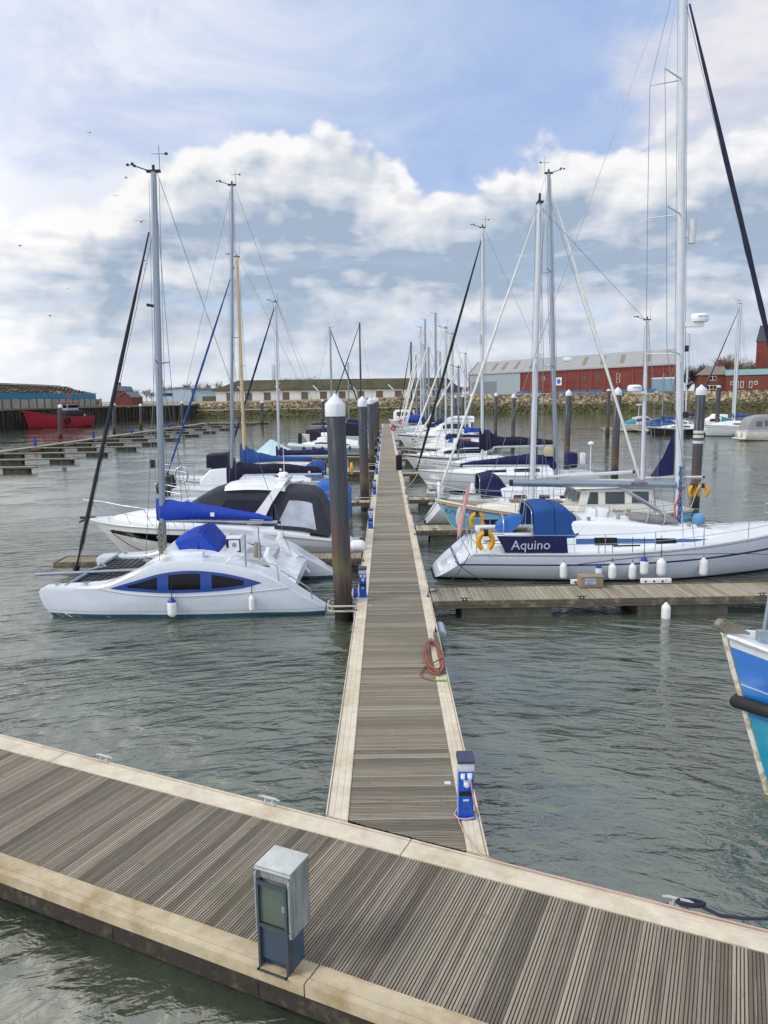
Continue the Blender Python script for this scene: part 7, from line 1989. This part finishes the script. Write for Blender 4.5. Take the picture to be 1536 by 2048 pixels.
t, H = cruiser('tall white flybridge cruiser with dark raked windows', 12.3, 93, 180, 10.6, 3.6, (1.3, 1.35, 1.7), hm_r5, [('cabin', gel, [(1.4, 1.3, 2.3, 1.5, 1.4), (5.6, 1.4, 2.35, 1.4, 1.2), (7.0, 1.5, 1.75, 1.1, .85), (9.4, 1.7, 1.8, .4, .3)], .12), ('saloon', gel, [(1.6, 2.0, 3.0, 1.45, 1.35), (4.4, 2.1, 3.05, 1.4, 1.2), (5.8, 2.1, 2.3, 1.3, 1.1)], .1, [(1.9, 5.0, .2, .85)]), ('flybridge', gel, [(1.2, 3.0, 3.65, 1.4, 1.35), (3.6, 3.02, 3.7, 1.35, 1.2), (4.6, 3.02, 3.3, 1.2, 1.0)], .1, [(1.4, 4.2, .6, .75, mat('stripe_blue', '2f5c93', .3))])], GR)
t, H = cruiser('boat under a bright blue canopy with an orange lifebuoy on its bow rail', 9.2, 132, 180, 6.6, 2.6, (1.1, 1.15, 1.4), hm_w2, [('canopy', royal, [(.5, 1.2, 2.6, 1.2, 1.0), (3.2, 1.25, 3.1, 1.2, .9), (5.3, 1.3, 2.7, 1.0, .7), (6.0, 1.3, 1.7, .7, .4)], .3), ('screen', navy_dark, [(1.0, 1.25, 2.2, 1.24, 1.1), (4.6, 1.3, 2.3, 1.12, .98)], .1)], GR, rail=False)
lb = thing('lifebuoy', 'orange lifebuoy on the front of the bright blue canopied boat', 'lifebuoy', (3.35, 130.7, 1.9))
mb = MB(); mb.tube([(.42*math.cos(k*PI/8), 0, .42*math.sin(k*PI/8)) for k in range(16)], .16, 8, closed=True); mb.build('ring', orange, lb)
lb = thing('lifebuoy', 'red lifebuoy post near the far right end of the long pontoon', 'lifebuoy', (cx(112)+.95, 112, .5))
mb = MB(); mb.box(-.07, .07, -.07, .07, 0, 1.3); mb.build('post', whitew, lb, smooth=0); mb = MB(); mb.tube([(.3*math.cos(k*PI/8), -.15, 1.1+.3*math.sin(k*PI/8)) for k in range(16)], .1, 8, closed=True); mb.build('ring', redpl, lb)
cruiser('white wheelhouse boat with a row of windows at the far end of the long pontoon', 7.6, 163, 180, 6.4, 2.8, (1.2, 1.2, 1.6), hm_w2, [('wheelhouse', gel, [(.8, 1.2, 3.4, 1.3, 1.15), (4.8, 1.2, 3.5, 1.25, 1.05), (5.3, 1.2, 2.3, 1.1, .9)], .2, [(1.1, 4.6, .5, .88, glass_grey)])], GR, rail=False)
far = [(904, 668, 84, 8.5, 3.2, alu_white, None, 'far white yacht whose thin mast stands just left of the black furled headsail'), (871, 628, 105, 10, 2.9, alu_grey, navy, 'far yacht with the tallest mast of the distant cluster, bearing a reflector'),
    (857, 697, 113, 8, 2.9, alu_grey, None, 'far yacht with a short grey mast in the middle of the distant cluster'), (850, 640, 119, 10, 2.9, alu_grey, navy, 'far yacht with the second tallest mast in the distant cluster'),
    (841, 655, 125, 10, 3.0, alu_white, navy_dark, 'far yacht with the third tallest mast in the distant cluster, dark wrapped at the foot'), (832, 712, 143, 7.5, 3.0, alu_grey, None, 'far small yacht with the shortest mast at the left of the distant cluster'), (822, 685, 150, 9, 3.0, mast_dark, royal, 'far yacht with a thick dark mast at the left end of the distant cluster')]
for px, py, yy, L_, bx, mm, cv2, lbl in far:
    fyacht(lbl, px, py, yy, L_, bx, mm, 1, GR, cv2, r=.13 if mm is not mast_dark else .16, gen=whitecloth if mm is not mast_dark else navy_dark)
fyacht('low white yacht moored between the deck saloon yacht and the long white yacht', 917, 735, 56.5, 7.2, 3.6, alu_grey, 1, GR, navy, r=.06)
fyacht('white yacht with a royal blue boom cover beyond the cream cabin boat', 931, 708, 81, 8.6, 3.4, alu_white, 1, GR, royal, r=.075, gen=whitecloth)
fyacht('far white yacht with a slim mast between two taller ones and a white furled headsail', 846, 690, 134, 9, 3.2, alu_white, 1, GR, None, r=.11, gen=whitecloth)
fyacht('far yacht with a slender grey mast just right of the tallest distant one', 880, 705, 121, 9, 4.2, alu_grey, 1, GR, blue, r=.1)
cruiser('small white cuddy boat tucked against the flybridge cruiser', 10.4, 86.5, 180, 6.2, 2.5, (1.0, 1.05, 1.35), hm_w2, [('cuddy', gel, [(1.6, 1.05, 2.2, 1.0, .85), (3.0, 1.1, 2.2, .95, .8), (3.6, 1.15, 1.6, .85, .65), (5.3, 1.3, 1.4, .4, .25)], .12, [(1.8, 3.2, .5, .85)])], GR, rail=True)
cruiser('white cruiser with a navy cockpit cover short of the blue canopied boat', 10.0, 116, 180, 7.6, 2.8, (1.1, 1.15, 1.5), hm_w2, [('cover', navy, [(.4, 1.15, 2.4, 1.2, 1.0), (2.6, 1.2, 2.7, 1.2, .95), (3.4, 1.3, 2.0, 1.05, .8)], .2), ('cabin', gel, [(3.0, 1.2, 1.95, 1.1, .9), (6.4, 1.45, 1.6, .4, .25)], .12)], GR, rail=True)
tb_ = thing('waste_bin', 'small dark red bin standing on the right edge of the long pontoon', 'bin', (cx(58)+.85, 58, ZD+.01))
mb = MB(); mb.box(-.22, .22, -.2, .2, 0, 1.15, ch=.03); mb.build('body', navy_dark, tb_); mb = MB(); mb.box(-.25, -.225, -.2, .2, .02, 1.12); mb.build('side_panel', redpl, tb_, smooth=0)

# ------------------------------------------------------------------ boats across the fairway
GX = 'boats across the fairway on the right'
hm_grn = hullmat('hull_weathered_white', [(-.2, '4f4a38'), (.12, 'c9c8be'), (.8, '6f9f92'), (.86, 'd8dad4')])
t, H = cruiser('white and green motor boat with a wide windscreen and outboard across the fairway', 39.9, 126, 0, 6.8, 2.6, (1.2, 1.2, 1.6), hm_grn, [('cabin', gel_grey, [(2.0, 1.2, 2.3, 1.1, .95), (4.0, 1.3, 2.5, 1.05, .85), (4.9, 1.35, 1.8, .9, .7), (6.2, 1.5, 1.6, .4, .2)], .12, [(2.1, 4.6, .4, .85, glass_grey)]), ('tarpaulin', teal, [(.4, 1.2, 1.5, 1.2, 1.1), (1.9, 1.25, 2.0, 1.15, .9)], .15)], GX)
mb = MB(); mb.box(-.5, -.05, -.25, .25, .7, 2.1, ch=.12); mb.build('outboard', gel_grey, t)
mb = MB(); mb.tube([(3, .6, 2.4), (3, .6, 4.4)], .04, 5); mb.box(2.5, 4.2, .55, .65, 4.3, 4.5); mb.build('radar_mast', gel, t)
fp_ = finger(1, 115.3, 116.4, 1.0, 'x') if False else None
dk = thing('pontoon', 'pale pontoon ends carrying the boats across the fairway', 'pontoon', (52, 131, 0), 0)
mb = MB(); mb.box(-14, 60, -1, 1, .36, .48); mb.build('decking', deck_main, dk, smooth=0)
mb = MB(); mb.box(-14, 60, -1.05, -.98, .15, .36); mb.build('side_rail', edge_pale, dk, smooth=0)
for k in range(6):
    mb = MB(); mb.box(-11+k*9, -8+k*9, -.9, .9, -.3, .35); mb.build('float', concrete, dk, smooth=0)
for (xx, y0, y1, lb) in ((41.6, 117, 130, 'short pontoon finger beside the green and white motor boat'), (50.4, 99, 130, 'pontoon finger beside the white flared bow yacht across the fairway')):
    f = thing('finger_pontoon', lb, 'finger pontoon', (xx, y0, 0), 0, 'pontoon fingers across the fairway')
    mb = MB(); mb.box(-.5, .5, 0, y1-y0-.1, .36, .47); mb.build('decking', deck_fing, f, smooth=0)
    mb = MB(); mb.box(-.45, .45, .3, 3.0, -.3, .35); mb.build('float', concrete, f, smooth=0)
    mb = MB(); mb.tube([(-.6, -.1, .5), (.6, -.1, .5)], .1, 8); mb.build('end_fender', fenderw, f)
hm_blk = hullmat('hull_black', [(-.2, '3a201c'), (.06, '14161b'), (.86, 'd0d3d6')])
fy_ = fyacht('black hulled yacht with a blue boom cover and stubby mast across the fairway', 1328, 745, 113, 9, 39.4, alu_grey, 1, GX, blue, r=.09, hullm=hm_blk)
hm_wb = hullmat('hull_white_flared', [(-.2, '1a2027'), (.05, 'cdd3d8'), (.74, '7d858f'), (.78, 'd3d8dd'), (.9, '868e98'), (.93, 'dde0e4')])
t, H = cruiser('white flared bow cruiser showing its stem across the fairway', 54.6, 108.5, 180, 9.0, 3.0, (1.35, 1.35, 1.75), hm_wb, [('coachroof', gel, [(1.5, 1.3, 2.0, 1.25, 1.1), (4.5, 1.45, 2.1, 1.1, .9), (7.2, 1.65, 1.8, .6, .35)], .14, [(2.6, 4.6, .35, .7)])], GX)
t, H = cruiser('white cruiser with a grey canvas canopy, stern towards the fairway at the right edge', 46.2, 97, 0, 9.5, 3.2, (1.3, 1.35, 1.7), hullmat('hull_stained_white', [(-.2, '2b2a26'), (.04, 'd8d3c2'), (.1, 'dedbd0'), (.9, '8e9296'), (.94, 'e4e4e0')], var=.14), [('canopy', greycanvas, [(.3, 1.3, 2.2, 1.4, 1.3), (.9, 1.3, 3.0, 1.4, 1.2), (3.0, 1.4, 3.25, 1.38, 1.1), (5.0, 1.5, 2.6, 1.25, 1.0)], .3, [(1.2, 2.0, .3, .75, mat('canopy_dark', '5d5f63', .8)), (2.3, 3.3, .3, .75, MATS['canopy_dark'])])], GX)
mb = MB(); mb.box(-.55, .0, -1.4, 1.4, .25, .38, ch=.03); mb.box(-.35, -.05, -.2, .3, .5, 1.1, ch=.1); mb.build('bathing_platform', gel_warm, t)
mb = MB()
for yy in (-1.2, .7, 1.1): mb.tube([(-.03, yy, 1.25), (-.3, yy, .4)], .03, 6)
mb.build('stern_ladder', gel_warm, t)
for px, py, yy, L_, bx, cv2, gn, lbl in ((1483, 608, 117, 10, 47.5, blue, navy, 'tall masted yacht with a blue cover and dark furled headsail across the fairway'), (1500, 601, 123, 10, 50.0, royal, None, 'yacht with the tallest far mast and bright blue cover beside another tall mast'), (1411, 669, 128, 9, 45.0, navy, None, 'yacht with a medium mast and navy cover behind the banded pile')):
    fyacht(lbl, px, py, yy, L_, bx, alu_white, 1, GX, cv2, r=.15, gen=gn)
cruiser('small blue covered day boat just left of the banded pile across the fairway', 41.5, 119.5, 0, 6.0, 2.4, (1.0, 1.05, 1.3), hm_w2, [('cover', blue, [(.4, 1.0, 1.7, 1.05, .9), (2.6, 1.1, 2.3, 1.0, .6), (5.2, 1.3, 1.5, .4, .2)], .15)], GX, rail=False)
cruiser('white cabin boat with a teal cover behind the flared bow cruiser', 56.5, 121, 180, 7.0, 2.6, (1.1, 1.15, 1.45), hm_grn, [('cabin', gel, [(2.6, 1.1, 2.3, 1.05, .9), (4.2, 1.2, 2.3, 1.0, .8), (5.0, 1.3, 1.6, .8, .6)], .12, [(2.8, 4.4, .5, .85)]), ('cover', teal, [(.4, 1.1, 1.9, 1.1, .9), (2.4, 1.15, 2.4, 1.0, .8)], .15)], GX, rail=False)
wd = thing('workboat', 'low white workboat with a boarding ladder and red gear among the blue covered yachts', 'motor boat', (58, 124.5, 0), PI, GX)
H = Hull(7, 2.6, 1.1, 1.1, 1.4, wt=.9); H.build(hm_w2, wd); H.deck(deckw, wd); H.rail(gel_grey, wd)
shell([(1.5, 1.1, 2.6, 1.0, .9), (3.5, 1.2, 2.7, 1.0, .85), (4.2, 1.2, 1.9, .9, .7)], gel, wd, 'wheelhouse', r=.1)
mb = MB(); mb.box(.4, 1.2, -.6, .6, 1.2, 2.0, ch=.1); mb.build('gear_bin', redpl, wd)

# ------------------------------------------------------------------ blue wooden fishing boat at the right edge
bt = D(1452, 1270, 10.6)
def bluehull():
    m = hullmat('hull_bright_blue', [(-.2, '0f7f9f'), (.0, '1095bb'), (.5, '0f74cc'), (.7, 'b9cfe6'), (.706, '0f70ce'), (.93, 'd3dce2')], var=.12, rough=.35)
    return m
fb_ = thing('fishing_boat', 'bright blue wooden fishing boat with white gunwale and black tube fender at the right edge', 'fishing boat', (bt.x+8.6, 10.6-.35, 0), R(177.5))
H = Hull(8.6, 3.0, 1.5, 1.5, bt.z, d=.6, wt=.8, bowrake=.78, sternrake=.2, full=.25, fmx=.4)
H.build(bluehull(), fb_, n=34)
inn = mat('bulwark_inside', 'aebccb', .5, var=.12, dirt='7d868c', dscale=3)
H.deck(mat('boat_deck_grey', '8f9aa6', .7, var=.15, dirt='6b6f70'), fb_, drop=.42)
H.rail(mat('gunwale_white', 'dfe3e6', .5, var=.08, dirt='8b7a62', dth=(.52, .68), damt=.7, dscale=4), fb_, .06, name='gunwale', ez=.6)
mb = MB()
for sd in (-1, 1):
    rg = []
    for i in range(24):
        u = i/23*.985; z = H.zs(u); rg.append([(u*H.L, sd*max(.012, H.b(u)-.03), z), (H.xo(u, z-.4), sd*max(.01, H.yat(u, z-.4)-.05), z-.4)])
    mb.loft(rg, closed=False, cap0=False, cap1=False)
mb.build('bulwark', inn, fb_, smooth=50)
mb = MB(); rg = []
for i in range(8):
    u = .86+.14*i/7; b_ = max(.02, H.b(u)-.02); rg.append([(u*H.L, b_, H.zs(u)+.03), (u*H.L, 0, H.zs(u)+.045), (u*H.L, -b_, H.zs(u)+.03)])
mb.loft(rg, closed=False, cap0=False, cap1=False); mb.build('foredeck', mat('foredeck_white', 'd3dae2', .5, var=.08, dirt='9a9184'), fb_, smooth=50)
# worn stem post
mb = MB(); pts_ = []
for i in range(15):
    z = lerp(-.25, bt.z+.06, i/14); u = 1.; pts_.append((H.xo(1., z)+.02, 0, z))
mb.tube(pts_, .05, 8); mb.build('stem_post', mat('stem_worn', 'dcdcd3', .6, var=.15, dirt='a58f63', dth=(.48, .6), damt=.8, dscale=6), fb_)
# tube fender wrapped round the stem
zz = .58*bt.z
mb = MB(); ring_ = []
for sd, rng_ in ((1, range(14, -1, -1)), (-1, range(1, 15))):
    for i in rng_:
        x = H.xo(1., zz)+.1-i*.28
        if i == 0: ring_.append((H.xo(1., zz)+.12, 0, zz+.02)); continue
        p = H.onside(x-.12, zz-.015*i, sd, .1); ring_.append((p[0], p[1], zz-.012*i+.015*math.sin(i)))
mb.tube(ring_, .105, 10); mb.build('tube_fender', rubber, fb_)
H.band(mat('bare_planking', 'c7ab7c', .75, var=.2, vscale=6, stretch=(.5, 3, 3), dirt='6b5236', dth=(.5, .62), damt=.8, dscale=5), fb_, 7.05, 7.62, lambda x: .43*H.zs(x/8.6), lambda x: .525*H.zs(x/8.6), 'worn_patch', off=.012)
mb = MB()
for sd in (-1, 1): mb.prism([(8.3, bt.z+.03), (8.66, bt.z+.06), (8.74, bt.z+.13), (8.68, bt.z+.21), (8.58, bt.z+.21), (8.3, bt.z+.06)], sd*.1-.012, sd*.1+.012)
mb.lathe([(0, -.085), (.085, -.085), (.055, 0), (.085, .085), (0, .085)], (8.66, 0, bt.z+.13), 14, axis='y')
mb.build('bow_roller', mat('roller_bronze', '837c70', .5, metal=.35, var=.25, dirt='5a4c3a', dscale=8), fb_, smooth=30)
mb = MB(); mb.tube([(8.14, .12, bt.z-.2), (7.95, .12, bt.z+1.75)], .026, 8); mb.box(8.05, 8.2, .06, .2, bt.z-.1, bt.z+.1); mb.build('pole', galv, fb_)
mb = MB(); mb.box(7.2, 8.0, -.08, .08, bt.z-.1, bt.z+.02, ch=.02); mb.build('samson_post', mat('post_blue_grey', '5a6c7e', .6), fb_)

# ------------------------------------------------------------------ red workboat along the left quay
rv = thing('red_vessel', 'red steel workboat with a dark wheelhouse moored along the timber quay wall', 'vessel', (-74.3, 191, 0), math.atan2(-20, -10.2))
hm_red = hullmat('hull_red', [(-.2, '3a0f12'), (.02, '8c1420'), (.2, '9c1230')], var=.22, rough=.45, coat=.1)
H = Hull(19, 5.2, 2.6, 2.75, 4.2, d=1.2, wt=.92, bowrake=1.6, sternrake=.2, full=.6, fmx=.45); H.build(hm_red, rv)
H.deck(mat('red_deck', '6f1c24', .7), rv, drop=.1); H.rail(mat('red_dark', '7c1420', .5), rv, .14)
mb = MB(); mb.box(3.0, 8.2, -1.9, 1.9, 2.5, 4.2, ch=.1); mb.build('deckhouse', mat('house_black', '26262b', .6), rv)
mb = MB(); mb.box(4.2, 7.6, -1.6, 1.6, 4.2, 5.8, ch=.1); w_ = mb.build('wheelhouse', mat('house_grey', 'a6aab2', .5), rv)
mb = MB(); mb.box(4.3, 7.4, 1.6, 1.64, 4.8, 5.5); mb.box(7.6, 7.64, -1.4, 1.4, 4.8, 5.5); mb.build('window', glass, w_, smooth=0)
mb = MB(); mb.box(3.9, 7.9, -1.8, 1.8, 5.82, 6.05, ch=.05); mb.build('roof', mat('house_red', '9c2030', .5), rv)
mb = MB(); mb.tube([(5.5, 0, 6.0), (5.5, 0, 8.4)], .1, 6); mb.tube([(5.5, -1.2, 7.6), (5.5, 1.2, 7.6)], .06, 6); mb.tube([(5.5, .0, 7.6), (6.4, 0, 7.9)], .06, 6); mb.build('mast', redpl, rv)
mb = MB()
for x in (.6, 1.8, 3, 4.2, 5.4, 6.6, 7.8, 9):
    for sd in (-1, 1): mb.tube([(x, sd*2.3, 2.6), (x, sd*2.3, 3.6)], .05, 5)
for sd in (-1, 1):
    for z in (3.1, 3.6): mb.tube([(.6, sd*2.3, z), (9, sd*2.3, z)], .05, 5)
mb.build('guard_rail', mat('rail_dark', '2b2024', .6), rv)
mb = MB(); mb.tube([(8.6+.6*math.cos(k*PI/8), 2.75, 1.7+.6*math.sin(k*PI/8)) for k in range(16)], .26, 8, closed=True); mb.build('tyre_fender', rubber, rv)
mb = MB(); mb.box(15.2, 17.2, H.b(.75)+.0, H.b(.75)+.06, 3.3, 3.6) if False else mb.box(1.2, 2.2, -.5, .5, 2.5, 3.2, ch=.1); mb.build('deck_locker', gel, rv)

# ------------------------------------------------------------------ mooring lines
def rope(label, a, b, sag=.25, r=.014, mt=None):
    a, b = Vector(a), Vector(b); pts_ = [a.lerp(b, i/12)-Vector((0, 0, 4*sag*(i/12)*(1-i/12))) for i in range(13)]
    tag(MB().tube(pts_, r, 6).build('mooring_rope', mt or rope_dark), label, 'rope')
rope('dark mooring line from the white yacht stern to the long pontoon edge', (2.75, 23.8, .98), (cx(20.5)+1.0, 20.6, .58), .3)
rope('second dark line from the white yacht transom to the finger pontoon', (2.3, 24.0, .7), (3.4, 21.45, .55), .15)
rope('long dark spring line slung along the white yacht topsides', (5.8, 23.42, .62), (14.0, 23.6, .75), -.25, .011)
rope('pale line drooping from the ketch bow to the second right hand finger', (2.4, 31.5, 1.6), (3.2, 31.0, .5), .3, .014, rope_pale)
rope('dark line from the ketch bow to the long pontoon', (2.35, 31.9, 1.7), (cx(33)+1.0, 33, .55), .3)
rope('dark line from the catamaran stern to the long pontoon edge', (-1.9, 20.85, .4), (cx(19)-.95, 19, .55), .1)
rope('dark line from the far catamaran hull to the long pontoon edge', (-2.0, 25.0, .45), (cx(26)-.98, 25.2, .55), .15)
rope('dark bow line slanting from the motor cruiser across to the catamaran finger', (-11.0, 28.5, 1.55), (-8.5, 26.7, .55), .2)
rope('pale line from the big sloop bow to the long pontoon right edge', (2.3, 48.4, 1.35), (cx(46)+1.0, 46, .55), .2, .016, rope_pale)
# ------------------------------------------------------------------ render settings
S.render.engine = 'CYCLES'
S.view_settings.view_transform = 'Standard'
S.view_settings.look = 'None'
S.view_settings.exposure = 0.12
S.view_settings.gamma = 1.0
S.cycles.max_bounces = 5
S.cycles.diffuse_bounces = 3
S.cycles.glossy_bounces = 3
S.cycles.transmission_bounces = 3
S.cycles.transparent_max_bounces = 6
S.cycles.use_denoising = True
S.cycles.sample_clamp_indirect = 6.0
S.render.film_transparent = False
